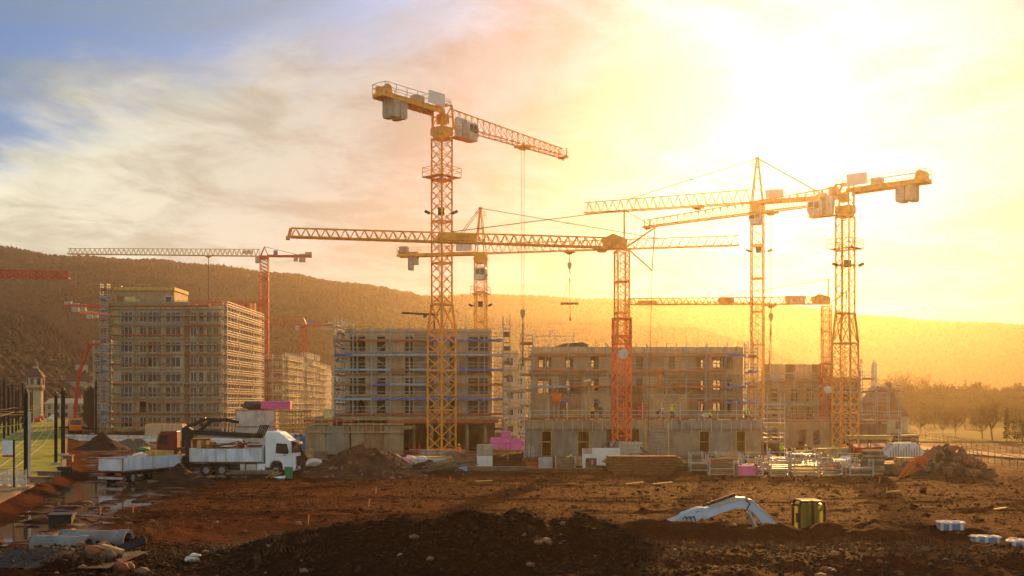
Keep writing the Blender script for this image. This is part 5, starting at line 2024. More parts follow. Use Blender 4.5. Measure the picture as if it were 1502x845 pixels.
# cab: black frame, roof, glass
fr = MB()
W2 = .62
zc, zt = 1.25, 2.88
cp = [(-.64, zc), (-.64, zt - .2), (-.54, zt), (.54, zt), (.64, zt - .2), (.64, zc)]
for sy in (-W2, W2):
    for a, b in zip(cp[:-1], cp[1:]):
        fr.bar((a[0], sy, a[1]), (b[0], sy, b[1]), .12)
    fr.bar((.05, sy, zc), (.05, sy, zt - .05), .13)
    fr.bar((-.64, sy, zc), (.64, sy, zc), .12)
for x in (-.64, .64):
    fr.bar((x, -W2, zc), (x, W2, zc), .12)
    fr.bar((x, -W2, zt - .2), (x, W2, zt - .2), .1)
cabo = fr.build('cab', M_BLACK, t)
MB().bb(-.56, .56, -W2 - .03, W2 + .03, zt - .02, zt + .07).build('roof', M_TIMD, cabo, bevel=.04)
for sy in (-W2, W2):
    MB().bb(-.58, -.01, sy - .01, sy + .01, zc + .05, zt - .1).build('side_window', M_GLASSL, cabo)
    MB().bb(.11, .58, sy - .01, sy + .01, zc + .05, zt - .1).build('side_window', M_GLASSL, cabo)
MB().box((.2, .1, zc + .5), (.4, .45, .9)).build('seat', M_BLACK, cabo, bevel=.06)
mr = MB()
mr.bar((-.68, -W2, 2.1), (-.8, -W2 - .15, 2.3), .05)
mr.box((-.8, -W2 - .18, 2.1), (.1, .16, .5))
mr.build('mirror', M_BLACK, cabo)
MB().prism([(.1, .6), (2.6, .6), (2.6, 1.28), (2.2, 1.45), (1.0, 1.5), (.95, 1.25), (-1.0, 1.25), (-1.6, .9), (-1.6, .6)], -1.2, 1.2).build('upper_body', M_EXB, t, bevel=.06)
MB().prism([(.95, 1.3), (1.35, 1.62), (1.15, 1.3)], -.8, -.5).build('handle_cover', M_EXB, t)
MB().tube((0, 0, .45), (0, 0, .62), .7, 16).build('slewing_ring', M_BLACK, t)
for sy in (-.95, .95):
    MB().prism([(-1.7, .05), (1.7, .05), (2.0, .3), (1.9, .6), (1.6, .72), (-1.6, .72), (-1.9, .6), (-2.0, .3)], sy - .25, sy + .25).build('crawler_track', M_RUB, t, bevel=.05)

# ------------------------------------------------------------------ heaps
def heap(name, label, X, Y, rx, ry, h, m, seed, cat='heap', rough=.35, n=64, sink=.15, clods=0, clod_m=None, clod_r=(.08, .25), pw=1.25, clod_name='clod'):
    z0 = hz(X, Y)
    u = np.linspace(-1.05, 1.05, n)
    UX, UY = np.meshgrid(u, u)
    wob = 1 + .16 * fbm(UX * 2.2, UY * 2.2, 3, seed)
    rr = np.sqrt(UX ** 2 + UY ** 2) * wob

    def zf(ux, uy):
        r_ = np.sqrt(ux ** 2 + uy ** 2) * (1 + .16 * fbm(ux * 2.2, uy * 2.2, 3, seed))
        base = np.clip(1 - r_, -.06, 1) ** 1 if pw == 1 else np.sign(1 - r_) * np.abs(np.clip(1 - r_, -.06, 1)) ** pw
        return h * (base * (1 + rough * fbm(ux * 3, uy * 3, 4, seed + 3)) + .05 * rough * fbm(ux * 14, uy * 14, 3, seed + 5, .7) * (r_ < 1))
    Z = zf(UX, UY) - sink
    V = np.stack([UX * rx, UY * ry, Z], -1).reshape(-1, 3)
    ix = np.arange(n * n).reshape(n, n)
    f = np.stack([ix[:-1, :-1], ix[:-1, 1:], ix[1:, 1:], ix[1:, :-1]], -1).reshape(-1, 4)
    t = thing(name, label, cat, (X, Y, z0))
    put('mound', np_mesh('mound', V, f, m), t)
    rnd = random.Random(seed)
    meshes = [MB().ico((0, 0, 0), 1.0, .3, (1.3, 1, .75), rnd).mesh(clod_name, clod_m or m) for _ in range(5)]
    for k in range(clods):
        a, r_ = rnd.uniform(0, 6.28), math.sqrt(rnd.random()) * .95
        ux, uy = r_ * math.cos(a), r_ * math.sin(a)
        s = rnd.uniform(*clod_r)
        put(clod_name, rnd.choice(meshes), t, (ux * rx, uy * ry, float(zf(ux, uy)) - sink + s * .2), rot=(rnd.random() * 6, rnd.random() * 6, rnd.random() * 6), scale=(s, s, s))
    return t


M_DSOIL = mat('dark_loose_soil', (0.045, 0.023, 0.013), 0.95, 0, 0.45, 1.2, 0.9, 7, spec=.15, col2=(0.022, 0.012, 0.008))
M_BSOIL = mat('brown_loose_soil', (0.095, 0.045, 0.022), 0.95, 0, 0.4, 1.2, 0.9, 7, spec=.15, col2=(0.045, 0.022, 0.012))
M_GRAV = mat('grey_gravel', (0.13, 0.10, 0.075), 0.9, 0, 0.3, 2.5, 0.9, 14, spec=.2)
M_DGRAV = mat('dark_gravel', (0.055, 0.045, 0.036), 0.85, 0, 0.5, 4.0, 1.0, 16, spec=.3)
heap('soil_heap', 'broad brown soil heap with stones, beside the white truck cab', px(528, 98), 98, 7.0, 5.0, 3.0, M_BSOIL, 3, clods=130, clod_m=M_STONE, clod_r=(.07, .22), clod_name='stone')
heap('soil_heap', 'smooth dark soil heap in front of the dropside trailer', px(262, 87), 87, 3.6, 2.8, 1.75, M_DSOIL, 5)
heap('soil_heap', 'dark soil heap beside the white barriers and the puddle', px(150, 152), 152, 4.6, 4.0, 2.4, M_DSOIL, 7)
heap('gravel_heap', 'low grey gravel heap beside the white barriers', px(196, 158), 158, 4.4, 4.0, 1.9, M_GRAV, 9)
heap('gravel_heap', 'dark gravel heap in front of the concrete pipes', px(62, 43), 43.2, 3.2, 2.2, .62, M_DGRAV, 13, clods=200, clod_m=M_DGRAV, clod_r=(.04, .09), clod_name='stone')
heap('soil_heap', 'low dark spoil heap with timbers right of the broad soil heap', px(628, 101), 101, 4.6, 3.0, 1.5, M_DSOIL, 15, clods=30, clod_m=M_STONE, clod_r=(.1, .3), clod_name='stone')
rub = heap('rubble_heap', 'heap of broken reddish rocks beside the country road', px(1388, 97), 97, 5.0, 3.6, 2.75, M_BSOIL, 17, clods=0)
rnd = random.Random(44)
rocks = [MB().ico((0, 0, 0), 1.0, .32, (1.3, 1, .8), rnd).mesh('rock', m) for m in (M_STONE, M_BRK, M_STONE, M_BRK, M_STONE, M_STONE)]
for k in range(150):
    a, r_ = rnd.uniform(0, 6.28), math.sqrt(rnd.random()) * .9
    ux, uy = r_ * math.cos(a), r_ * math.sin(a)
    s = rnd.uniform(.2, .52) * (1.15 - .5 * r_)
    put('rock', rnd.choice(rocks), rub, (ux * 5.0, uy * 3.6, 2.75 * max(0, 1 - r_ * 1.02) - .05), rot=(rnd.random() * 6, rnd.random() * 6, rnd.random() * 6), scale=(s, s, s))
# loose timbers on the spoil
t = thing('timber_pile', 'dark tilted timber box and loose beams on the low spoil heap', 'timber', (px(605, 99), 99, hz(px(605, 99), 99)))
MB().box((-1.0, 0, 1.0), (1.7, 1.2, 1.1), .2, .1, .55).build('timber_box', M_TIMD, t)
rnd = random.Random(3)
for k in range(9):
    MB().bar((rnd.uniform(.5, 2), rnd.uniform(-1, 1), .35 + .08 * k), (rnd.uniform(3.5, 6.0), rnd.uniform(-1, 1), .8 + .1 * k), .14, .1).build('beam', M_TIMD, t)

# ------------------------------------------------------------------ stacks and crates
GZ_ = lambda x, y: hz(x, y)


def plank_stack(label, xp, D, L, Wd, H, m, layers=6, per=4, name='plank_stack', cat='timber stack', rz=0.0, seed=0, group=None, z=None):
    X = px(xp, D)
    rnd = random.Random(seed)
    t = thing(name, label, cat, (X, D, hz(X, D) if z is None else z), rz, group)
    h = H / layers
    pw = Wd / per
    me = [MB().box((0, 0, 0), (L * f, pw * .93, h * .86)).mesh('plank', mm) for f in (1, .97, .92) for mm in (m if isinstance(m, tuple) else (m,))]
    for l in range(layers):
        for k in range(per):
            put('plank', rnd.choice(me), t, (rnd.uniform(-.1, .1) * L * .5, -Wd / 2 + (k + .5) * pw, (l + .5) * h), rnd.uniform(-.015, .015))
    for sx in (-.35, .35):
        MB().box((sx * L, 0, -.06), (.14, Wd, .16)).build('bearer', M_TIMD, t)
    return t


def stillage(label, xp, D, L, Wd, H, fill, seed=0, m=M_STEEL, load=(M_TIM, M_TIMD), group='stillages of scaffold parts'):
    X = px(xp, D)
    rnd = random.Random(seed)
    t = thing('stillage', label, 'stillage', (X, D, hz(X, D)), rnd.uniform(-.05, .05), group)
    for sx in (-.5, .5):
        for sy in (-.5, .5):
            MB().bar((sx * L, sy * Wd, 0), (sx * L, sy * Wd, H), .1).build('post', m, t)
    fr_ = MB()
    for z in (.18, H * .5):
        for s in (-.5, .5):
            fr_.bar((-.5 * L, s * Wd, z), (.5 * L, s * Wd, z), .08)
            fr_.bar((s * L, -.5 * Wd, z), (s * L, .5 * Wd, z), .08)
    fr_.build('frame', m, t)
    n = int(fill * H / .17)
    for k in range(n):
        mm = rnd.choice(load)
        MB().box((rnd.uniform(-.06, .06), rnd.uniform(-.05, .05), .3 + k * .17), (L * rnd.uniform(.9, 1.12), Wd * rnd.uniform(.75, .95), .11)).build('stacked_board', mm, t)
    return t


k = 0
for row, (D, xa, xb) in enumerate(((96.5, 1040, 1250), (103, 1012, 1262), (110, 1030, 1230))):
    xx = xa
    rnd = random.Random(70 + row)
    j = 0
    while xx < xb:
        L = rnd.uniform(1.3, 2.2)
        wpx = L * FPX / D
        desc = ('front', 'middle', 'rear')[row]
        kind = ('with few boards', 'heaped with pale boards', 'of weathered boards', 'stacked high with timber')[(j + row) % 4]
        stillage(f'steel stillage {kind} in the {desc} row before the podium', xx + wpx / 2, D, L, 1.0, rnd.uniform(1.1, 2.0),
                 rnd.choice((.35, .6, .85, 1.0)), 100 + k, load=rnd.choice(((M_TIM, M_TIMY), (M_TIM, M_TIMD), (M_STEEL, M_TIMD), (M_TIMD, M_DKR))))
        xx += wpx + rnd.uniform(4, 14)
        k += 1
        j += 1
plank_stack('tall weathered plank stack at the end of the stillage rows', 1279, 98, 1.9, 1.2, 2.2, (M_TIM, M_TIMD), 11, 3, seed=5)
plank_stack('dark plank stack with skewed boards beside the rubble heap', 1297, 99.5, 1.6, 1.2, .9, (M_TIMD, M_RUST), 6, 3, seed=6, rz=.2)
plank_stack('long low stack of brown formwork boards behind the stillages', 1010, 112, 4.2, 1.4, 1.3, (M_TIMD, M_TIM), 7, 4, seed=7)
plank_stack('timber stack on edge in front of the flatbed truck wheels', 368, 93, 4.0, 1.2, .55, (M_TIMD, M_BLACK), 4, 4, seed=8, rz=.1)
plank_stack('pale plank stack beside the yellow crane footing', 1215, 128, 3.0, 1.2, 1.2, (M_TIMY, M_TIM), 7, 3, seed=9)
plank_stack('flat timber stack between the middle block and the brown pallets', 640, 116, 3.4, 1.2, .8, (M_TIM, M_TIMY), 5, 4, seed=10)
plank_stack('long dark beam stack lying before the white block stack', 735, 104, 6.5, 1.1, .42, (M_TIMD,), 3, 4, seed=11, rz=-.05)
plank_stack('long dark beam stack lying beside the red crate', 828, 101, 7.0, 1.0, .38, (M_TIMD, M_RUST), 3, 3, seed=12, rz=.03)

# rust-brown mat stack with rounded ends
D = 99
X = px(943, D)
t = thing('mesh_mat_stack', 'long rounded stack of rust-brown reinforcement mats', 'mat stack', (X, D, hz(X, D)))
for k in range(12):
    w_ = 7.1 - .25 * abs(k - 8)
    MB().box((0.1 * math.sin(k * 2.1) - (.18 * (k < 5)), 0, .1 + k * .142), (w_, 1.9, .12)).build('mat', M_RUST if k % 3 else M_BROWNW, t, bevel=.03)

t = thing('brick_pallet', 'pallet of brown bricks beside the white block stack', 'pallet', (px(686, 112), 112, hz(px(686, 112), 112)))
for r_ in range(6):
    for k in range(5):
        MB().box((-.62 + .31 * k + .03 * (r_ % 2), 0, .28 + r_ * .2), (.29, .95, .18)).build('brick', M_BRK if (k + r_) % 3 else M_TIMD, t)
MB().box((0, 0, .1), (1.65, 1.0, .14)).build('pallet_base', M_TIMD, t)
t = thing('block_stack', 'tall stack of grey blocks on white ones beside the pink foam packs', 'block stack', (px(711, 109), 109, hz(px(711, 109), 109)))
for r_ in range(4):
    for k in range(3):
        MB().box((-.52 + .52 * k, 0, .28 + r_ * .55), (.5, 1.2, .53)).build('block', M_WHITE if r_ < 2 else M_CB, t, bevel=.02)
rnd = random.Random(4)
rows = [(725, 655, 1), (742, 655, 1), (757, 656, 1), (727, 646, 1), (742, 646, 1), (755, 647, 1), (742, 637, .9), (763, 651, .8)]
pos = ('left end of the bottom layer', 'middle of the bottom layer', 'right end of the bottom layer', 'left end of the second layer', 'middle of the second layer', 'right end of the second layer', 'single top pack', 'small pack by the stair tower')
for k, (xp, yp, s) in enumerate(rows):
    D = 122
    X = px(xp, D)
    z = max(0, pz(yp + 4, D))
    o = MB().box((0, 0, .33), (1.12 * s, .9, .62)).build('foam_pack', M_PINK, None, (X, D + .1 * (k % 2), z), rnd.uniform(-.08, .08), bevel=.03)
    tag(o, 'pink foam insulation pack, ' + pos[k], 'foam pack', 'pink foam packs by the stair tower')
t = thing('trestle_table', 'low timber platform carrying the pink foam packs', 'platform', (px(745, 122), 122, 0))
zt_ = max(.3, pz(661, 122))
MB().bb(-2.3, 2.3, -.6, .6, zt_ - .12, zt_ - .01).build('top', M_TIMD, t)
for sx in (-2.1, 0, 2.1):
    for sy in (-.5, .5):
        MB().bar((sx, sy, -.1), (sx, sy, zt_ - .12), .12).build('leg', M_TIMD, t)
t = thing('foam_pack', 'pink foam block strapped among the front stillages', 'foam pack', (px(1094, 95.6), 95.6, hz(px(1094, 95.6), 95.6)))
MB().box((0, 0, .5), (1.6, .9, .85)).build('block', M_PINK, t, bevel=.03)
for sx in (-.8, .8):
    MB().box((sx * 1.05, -.1, .55), (.08, 1.1, 1.1)).build('side_bar', M_TIMD, t)
t = thing('red_crate', 'low red plastic crate lying before the podium', 'crate', (px(784, 108), 108, hz(px(784, 108), 108)))
mb = MB()
for k in range(3):
    mb.box((0, -.4, .12 + .22 * k), (1.4, .06, .12))
    mb.box((0, .4, .12 + .22 * k), (1.4, .06, .12))
for sx in (-.7, 0, .7):
    mb.box((sx, -.4, .33), (.1, .08, .6))
    mb.box((sx, .4, .33), (.1, .08, .6))
mb.bb(-.7, .7, -.4, .4, .02, .08)
mb.build('slatted_side', M_REDP, t)
t = thing('mesh_bin', 'timber-sided mesh bin with a worker behind it', 'bin', (px(829, 106), 106, hz(px(829, 106), 106)))
for k in range(5):
    MB().box((0, -.5, .2 + .22 * k), (1.8, .06, .18)).build('slat', M_TIMD, t)
    MB().box((0, .5, .2 + .22 * k), (1.8, .06, .18)).build('slat', M_TIMD, t)
for sx in (-.92, .92):
    MB().box((sx, 0, .65), (.07, 1.1, 1.3)).build('end_frame', M_STEEL, t)
t = thing('white_hoarding', 'white board hoarding with grey corner beside the mat stack', 'hoarding', (px(854, 107), 107, hz(px(854, 107), 107)))
MB().bb(0, .9, 0, .08, 0, 2.0).build('board', M_WHITE, t)
MB().bb(.92, 3.7, .05, .12, .35, 2.05).build('board', M_WHITE, t)
MB().bb(.1, .95, -.05, -.01, 1.5, 2.02).build('grey_panel', M_CB, t)
for x in (.5, 2.3, 3.4):
    MB().bar((x, .2, 1.8), (x, 1.3, 0), .1).build('strut', M_TIMD, t)
t = thing('dark_cabinet', 'small dark cabinet with a red mark in front of the white hoarding', 'cabinet', (px(867, 104), 104, hz(px(867, 104), 104)))
MB().bb(-.5, .5, -.3, .3, 0, 1.15).build('body', M_TARP, t, bevel=.03)
MB().bb(.0, .16, -.34, -.302, .6, 1.0).build('red_mark', M_PINK, t)
t = thing('shutter_stack', 'leaning ladder-like stack of pale green shutters against the podium', 'shutters', (px(964, 127), 127, 0))
for k in range(9):
    MB().box((0, .04 * k, .5 + .33 * k), (2.5, .3, .27), 0, .1).build('shutter', M_CON4, t, bevel=.02)
for sx in (-1.33, 1.33):
    MB().bar((sx, 0, .2), (sx, .4, 4.7), .14).build('side_post', M_TIMY, t)
t = thing('red_crate_stack', 'stack of red crates standing on the podium slab', 'crates', (px(941, 136), 136, 4.36))
for k in range(6):
    MB().box((.03 * (k % 2), 0, .2 + .33 * k), (1.0, .8, .25)).build('crate', M_REDP, t, bevel=.02)
t = thing('pallet_screen', 'row of yellow pallets standing upright on the podium slab', 'pallets', (px(826, 133), 133.3, 4.36))
for k in range(2):
    for j in range(5):
        MB().box((.6 + 1.25 * k, 0, .15 + .25 * j), (1.2, .06, .13)).build('slat', M_TIMY, t)
    for j in range(3):
        MB().box((.1 + .5 * j + 1.25 * k, .08, .65), (.1, .09, 1.25)).build('runner', M_TIMY, t)
t = thing('concrete_bucket', 'orange concrete bucket hanging in front of the low block', 'bucket', (px(817, 133), 133.8, 6.2))
MB().tube((0, 0, .5), (0, 0, 1.4), .5, 14, .62).tube((0, 0, 0), (0, 0, .5), .16, 12, .5).build('hopper', M_VISO, t)
MB().bar((-.55, 0, 1.4), (0, 0, 2.1), .07).bar((.55, 0, 1.4), (0, 0, 2.1), .07).build('bail', M_RUST, t)
MB().bar((.3, .2, -1.84), (.3, .2, .1), .08).bar((-.3, .2, -1.84), (-.3, .2, .1), .08).build('stand', M_STEEL, t)
t = thing('work_light', 'work light with cream reflector on a tall pole on the podium', 'lamp', (px(864, 132.5), 132.6, 4.36))
MB().tube((0, 0, 0), (0, 0, 4.6), .07, 8).build('pole', M_TIMY, t)
MB().box((-.2, 0, 4.75), (.9, .3, .22), 0, 0, -.2).build('lamp_head', M_HELMW, t)
MB().box((0, 0, 4.3), (.35, .3, .4)).build('red_box', M_REDP, t)
MB().bar((-.5, 0, .02), (.5, 0, .02), .08).bar((0, -.5, .02), (0, .5, .02), .08).build('foot', M_STEEL, t)

# containers, portable cabins, formwork racks near the tallest block
def container(label, xa, D, L, H, z, m, name='container', group=None, W=2.4, trim=None):
    X = px(xa, D)
    t = thing(name, label, 'container', (X, D, z), 0, group)
    b = MB()
    b.bb(0, L, 0, W, .05, H)
    n = int(L / .28)
    for k in range(n):
        b.bb(.1 + k * .28, .22 + k * .28, -.03, .0, .15, H - .15)
    b.build('body', m, t)
    for x in (0, L):
        MB().bb(x - .06, x + .06, -.05, W + .05, 0, H + .03).build('corner_post', trim or m, t)
    for zz_ in (.06, H):
        MB().bb(.07, L - .07, -.045, W + .04, zz_ - .07, zz_ + .06).build('edge_rail', trim or m, t)
    return t


container('beige container standing behind the white barriers', 213, 188, 6.3, 2.75, -.05, M_LIME)
container('white cabin with a red roof edge, upper of two', 346, 167, 6.0, 2.6, 2.72, M_DIRTYW, 'site_cabin', trim=M_DKR)
container('white cabin under the red-edged cabin', 346, 167, 6.0, 2.6, .0, M_DIRTYW, 'site_cabin')
for k, (xp, w_) in enumerate(((391, 1.2), (404, 2.3))):
    o = MB().box((0, 0, .6), (w_ * 1.3, 1.2, 1.15)).build('foam_pack', M_PINK, None, (px(xp, 167.8) if k == 0 else px(412, 161), 168 if k == 0 else 161, 5.44), bevel=.04)
    tag(o, ('small pink foam pack on the red-edged cabin roof', 'large pink foam pack on the yellow timber rack')[k], 'foam pack')
o = MB().ico((0, 0, .45), 1.6, .15, (1.3, .8, .55)).build('tarpaulin_bundle', M_TARP, None, (px(374, 168), 168.3, 5.45))
tag(o, 'dark green tarpaulin bundle on the red-edged cabin roof', 'tarpaulin')
t = thing('formwork_rack', 'sunlit yellow timber formwork rack right of the cabins', 'rack', (px(403, 160), 160, 0), R(8))
for k in range(13):
    MB().bb(k * .42, k * .42 + .1, 0, .12, 2.6, 5.3).build('upright', M_TIMY, t)
for k in range(5):
    MB().bb(-.1, 5.3, -.05, 2.0, 2.62 + k * .62, 2.74 + k * .62).build('shelf', M_TIMY, t)
for sx in (.1, 2.6, 5.1):
    for sy in (.1, 1.9):
        MB().bar((sx, sy, -.1), (sx, sy, 2.6), .14).build('leg', M_TIM, t)
MB().bb(-.3, 5.5, -.4, 2.1, 5.32, 5.42).build('top_deck', M_TIMY, t)
for k, (xp, m, nm) in enumerate(((431, M_DKL, 'pale blue'), (439, M_BLUEP, 'dark blue'), (446, M_DKL, 'grey-blue'))):
    D = 146
    t = thing('portable_toilet', f'{nm} portable toilet beside the truck cab and basement wall', 'toilet', (px(xp, D), D, 0))
    MB().bb(-.5, .5, -.5, .5, .05, 2.1).build('body', m, t, bevel=.03)
    MB().prism([(-.56, 2.1), (.56, 2.1), (.4, 2.3), (-.4, 2.3)], -.55, .55).build('roof', M_WHITE, t)
    MB().bb(-.38, .38, -.53, -.5, .15, 1.95).build('door', M_DKL if k % 2 else M_BLUEP, t)
o = MB().bb(-.9, .9, -.6, .6, 0, 1.0).build('green_bin', M_GREEN, None, (px(470, 142), 142, 3.42), bevel=.05)
tag(o, 'small green skip standing on the basement slab', 'skip')
o = MB().bb(-.55, .55, -.3, .3, 0, 2.2).build('foam_board_stack', M_YRENDER, None, (px(482, 143), 143, 3.42), bevel=.03)
tag(o, 'upright stack of pale boards on the basement slab', 'board stack')
o = MB().tube((0, 0, 0), (0, 0, .95), .33, 16, .38).build('green_barrel', M_GREEN, None, (px(423.5, 92.5), 92.5, hz(px(423.5, 92.5), 92.5)))
tag(o, 'green plastic barrel beside the truck front wheel', 'barrel')
t = thing('sheet_debris', 'crumpled dark sheets and boards lying along the flatbed truck', 'debris', (px(330, 92.5), 92.5, hz(px(330, 92.5), 92.5)))
rnd = random.Random(12)
for k in range(16):
    MB().ico((rnd.uniform(-1.5, 5.2), rnd.uniform(-.5, .6), .18), rnd.uniform(.25, .5), .4, (1.5, 1, .5), rnd).build('sheet', rnd.choice((M_TARP, M_TRUCKB, M_BLACK, M_TIMD)), t)
for k in range(6):
    x = rnd.uniform(1, 4)
    MB().bar((x, rnd.uniform(-.4, .3), .15), (x + rnd.uniform(.8, 1.5), rnd.uniform(-.4, .4), rnd.uniform(.4, .9)), .08).build('board', M_TIM, t)

# white concrete barriers along the yard
prof = [(-.3, 0), (.3, 0), (.22, .25), (.1, .4), (.09, 1.05), (-.09, 1.05), (-.1, .4), (-.22, .25)]
bm_ = MB()
bm_._add([(-1.75, p[0], p[1]) for p in prof] + [(1.75, p[0], p[1]) for p in prof],
         [tuple(range(8))[::-1], tuple(range(8, 16))] + [(i, (i + 1) % 8, (i + 1) % 8 + 8, i + 8) for i in range(8)])
bme = bm_.mesh('concrete_barrier', M_DIRTYW)
n = 5
for k in range(n):
    D = 186 - 1.3 * k
    X = px(104, 186) + 3.6 * k
    o = put('concrete_barrier', bme, None, (X, D, -.02), R(-10 + 2 * k))
    tag(o, 'white concrete barrier in the row across the yard entrance', 'barrier', 'white barriers across the yard')

# right-hand side: white ramp, red form panels, posts, fence
t = thing('white_ramp', 'white sided ramp with sloping ends beside the red form panels', 'ramp', (px(1300, 128), 128, hz(px(1300, 128), 128)), R(-4))
MB().prism([(-.6, .1), (5.0, .1), (3.4, 1.8), (.9, 1.75)], 0, .15).build('side_panel', M_WHITE, t)
MB().prism([(-.6, .1), (5.0, .1), (3.4, 1.8), (.9, 1.75)], 2.2, 2.35).build('side_panel', M_WHITE, t)
MB().bb(.9, 3.4, .15, 2.2, 1.5, 1.65).build('deck', M_TIM, t)
for k in range(12):
    MB().bar((.4 + .3 * k, -.3 - .04 * (k % 3), 0), (.4 + .3 * k, -.3 - .04 * (k % 3), .9 + .25 * (k % 4)), .06).build('stake', M_RUST, t)
for k in range(7):
    D = 136 + .6 * k
    o = MB().box((0, 0, .6), (1.15, 1.6, .95), .1, .25).build('form_panel', M_DKR if k % 2 else M_REDP, None, (px(1258 + 8.5 * k, D), D, 0.05))
    tag(o, 'tilted red form panel in the row beside the yellow crane', 'form panel', 'red form panels in a row')
for k in range(8):
    X = px(1316 + 3.5 * k, 97 - .1 * k)
t = thing('red_poles', 'bundle of bright red poles leaning on the rubble heap', 'poles', (px(1330, 96), 95.6, hz(px(1330, 96), 96)))
for k in range(9):
    MB().tube((-.9 + .14 * k, .1 * (k % 3), 0), (.9 + .16 * k, .5, 2.1 - .08 * k), .03, 6).build('pole', M_VISO, t)
for k, (xp, D) in enumerate(((1322, 172), (1334, 174))):
    plank_stack(('dark beam stack beyond the white ramp', 'second dark beam stack beyond the white ramp')[k], xp, D, 2.6, 1.4, 1.4, (M_TIMD, M_BLACK), 6, 3, seed=60 + k)
plank_stack('pale flat board stack left of the white ramp', 1275, 133, 5.4, 1.5, .5, (M_TIM, M_TIMY), 3, 5, seed=63, z=2.0)
t = thing('trestle_table', 'timber trestles under the pale flat board stack', 'trestles', (px(1275, 133), 133, 0))
for sx in (-2.2, 0, 2.2):
    for sy in (-.5, .5):
        MB().bar((sx, sy, -.1), (sx, sy, 1.92), .12).build('leg', M_TIMD, t)
    MB().bb(sx - .07, sx + .07, -.7, .7, 1.78, 1.92).build('crossbar', M_TIMD, t)


def fence(label, pts, m, h=1.2, step=3.0, rails=(.6, 1.1), z0=.1, r=.1, name='rail_fence'):
    t = thing(name, label, 'fence', (pts[0][0], pts[0][1], z0))
    o0 = Vector(pts[0])
    acc = 0.0
    for a, b in zip(pts[:-1], pts[1:]):
        a, b = Vector(a), Vector(b)
        L = (b - a).length
        n = max(1, int(L / step))
        for k in range(n):
            p = a.lerp(b, k / n) - o0
            q_ = a.lerp(b, (k + 1) / n) - o0
            MB().bar((p.x, p.y, -.3), (p.x, p.y, h), r).build('post', m, t)
            for z in rails:
                MB().bar((p.x, p.y - r * .6, z), (q_.x, q_.y - r * .6, z), r * .7, r).build('rail', m, t)
    return t


fence('grey rail fence along the near side of the country road', [(px(1388, 150), 150), (px(1440, 122), 122), (px(1505, 103), 103), (px(1540, 98), 98)], M_TIMD, 1.0, 2.8, r=.06)
fence('pale rail fence along the far side of the country road', [(px(1336, 210), 210), (px(1390, 172), 172), (px(1450, 145), 145), (px(1530, 118), 118)], M_TIMD, 1.0, 3.4, r=.06)

# ------------------------------------------------------------------ tram stop furniture on the left
def mast_post(label, X, Y, H, w=.42, group='dark tram masts', m=M_BLACK, z=.6):
    t = thing('tram_mast', label, 'mast', (X, Y, z), math.atan2(TT.y, TT.x), group)
    b = MB()
    b.bb(-w / 2, w / 2, -w * .35, -w * .22, 0, H)
    b.bb(-w / 2, w / 2, w * .22, w * .35, 0, H)
    b.bb(-w * .12, w * .12, -w * .22, w * .22, 0, H - .1)
    b.tube((0, 0, H - .02), (0, 0, H + .25), w * .42, 10, w * .18)
    b.build('shaft', m, t)
    MB().box((0, 0, .12), (w * 1.9, w * 1.9, .24)).build('base_plate', M_CB, t, bevel=.03)
    return t


for k, (xp, yb, yt) in enumerate(((38, 708, 575), (82, 682, 578), (92.5, 668, 572))):
    D = 5.9 * FPX / (yb - HZ)
    lb = ('tram mast with a silver flank beside the white mesh barriers', 'single slim tram mast at the lawn kerb', 'broad twin tram mast at the lawn kerb')[k]
    mast_post(lb, px(xp, D), D, 5.9 + (HZ - yt) * D / FPX, (.42, .42, .62)[k], z=.6)
s = thing('silver_post', 'thin silver post standing beside the tram mast at the barriers', 'post', (px(43, 80), 80.0, .6))
MB().tube((0, 0, 0), (0, 0, 5.2), .1, 10).box((0, 0, .05), (.4, .4, .1)).build('shaft', M_STEEL, s)
rnd = random.Random(2)
for k in range(13):
    t_ = 52 + k * 15
    x, y = tram_xy(-6.3 + rnd.uniform(-.3, .3), t_)
    mast_post('dark tram mast in the row on the far side of the tram lawn', x, y, 8.9 + rnd.uniform(-1, 1.0), .5, 'masts on the far side of the tram lawn')
for k in range(9):
    t_ = 96 + k * 18
    x, y = tram_xy(-10.3 + rnd.uniform(-.4, .4), t_)
    mast_post('dark tram mast in the outer row beyond the tram lawn', x, y, 8.2 + rnd.uniform(-1, 1.0), .5, 'masts in the outer row beyond the tram lawn')
for k in range(8):
    D = 205 + k * 21
    x = px(99, D) + 5.3
    mast_post('dark street mast in the row beside the lower shell block', x, D, 9.8 + rnd.uniform(-.6, .8), .6, 'masts beside the lower shell block', z=-.1)
# wires between masts
wr = MB()


def sag(a, b, d=.5, n=8):
    a, b = Vector(a), Vector(b)
    return [a.lerp(b, i / n) - Vector((0, 0, d * 4 * (i / n) * (1 - i / n))) for i in range(n + 1)]


t = thing('overhead_wires', 'thin overhead tram wires strung from mast to mast', 'wires', (0, 0, 0))
d0 = 5.9 * FPX / (708 - HZ)
pA = Vector((px(38, d0), d0, 5.6))
x, y = tram_xy(-9.5, 22)
for k, (a, b) in enumerate(((pA, Vector((px(-60, 84), 84, 6.6))), (pA - Vector((0, 0, .6)), Vector((px(-60, 84), 84, 5.0))), (pA, Vector((*tram_xy(-9.5, 39), 6.0))),
                            (Vector((px(82, 103), 103, 5.6)), Vector((*tram_xy(-9.5, 56), 6.0))))):
    MB().path(sag(a, b, .35), .03, 4).build('wire', M_TIMY, t)
for s_ in (-.7, -3.9):
    pts = []
    for t_ in range(-30, 300, 18):
        x, y = tram_xy(s_, t_)
        pts.append((x, y, 5.6 + .12 * (t_ // 18 % 2)))
    MB().path(pts, .025, 4).build('wire', M_BLACK, t)
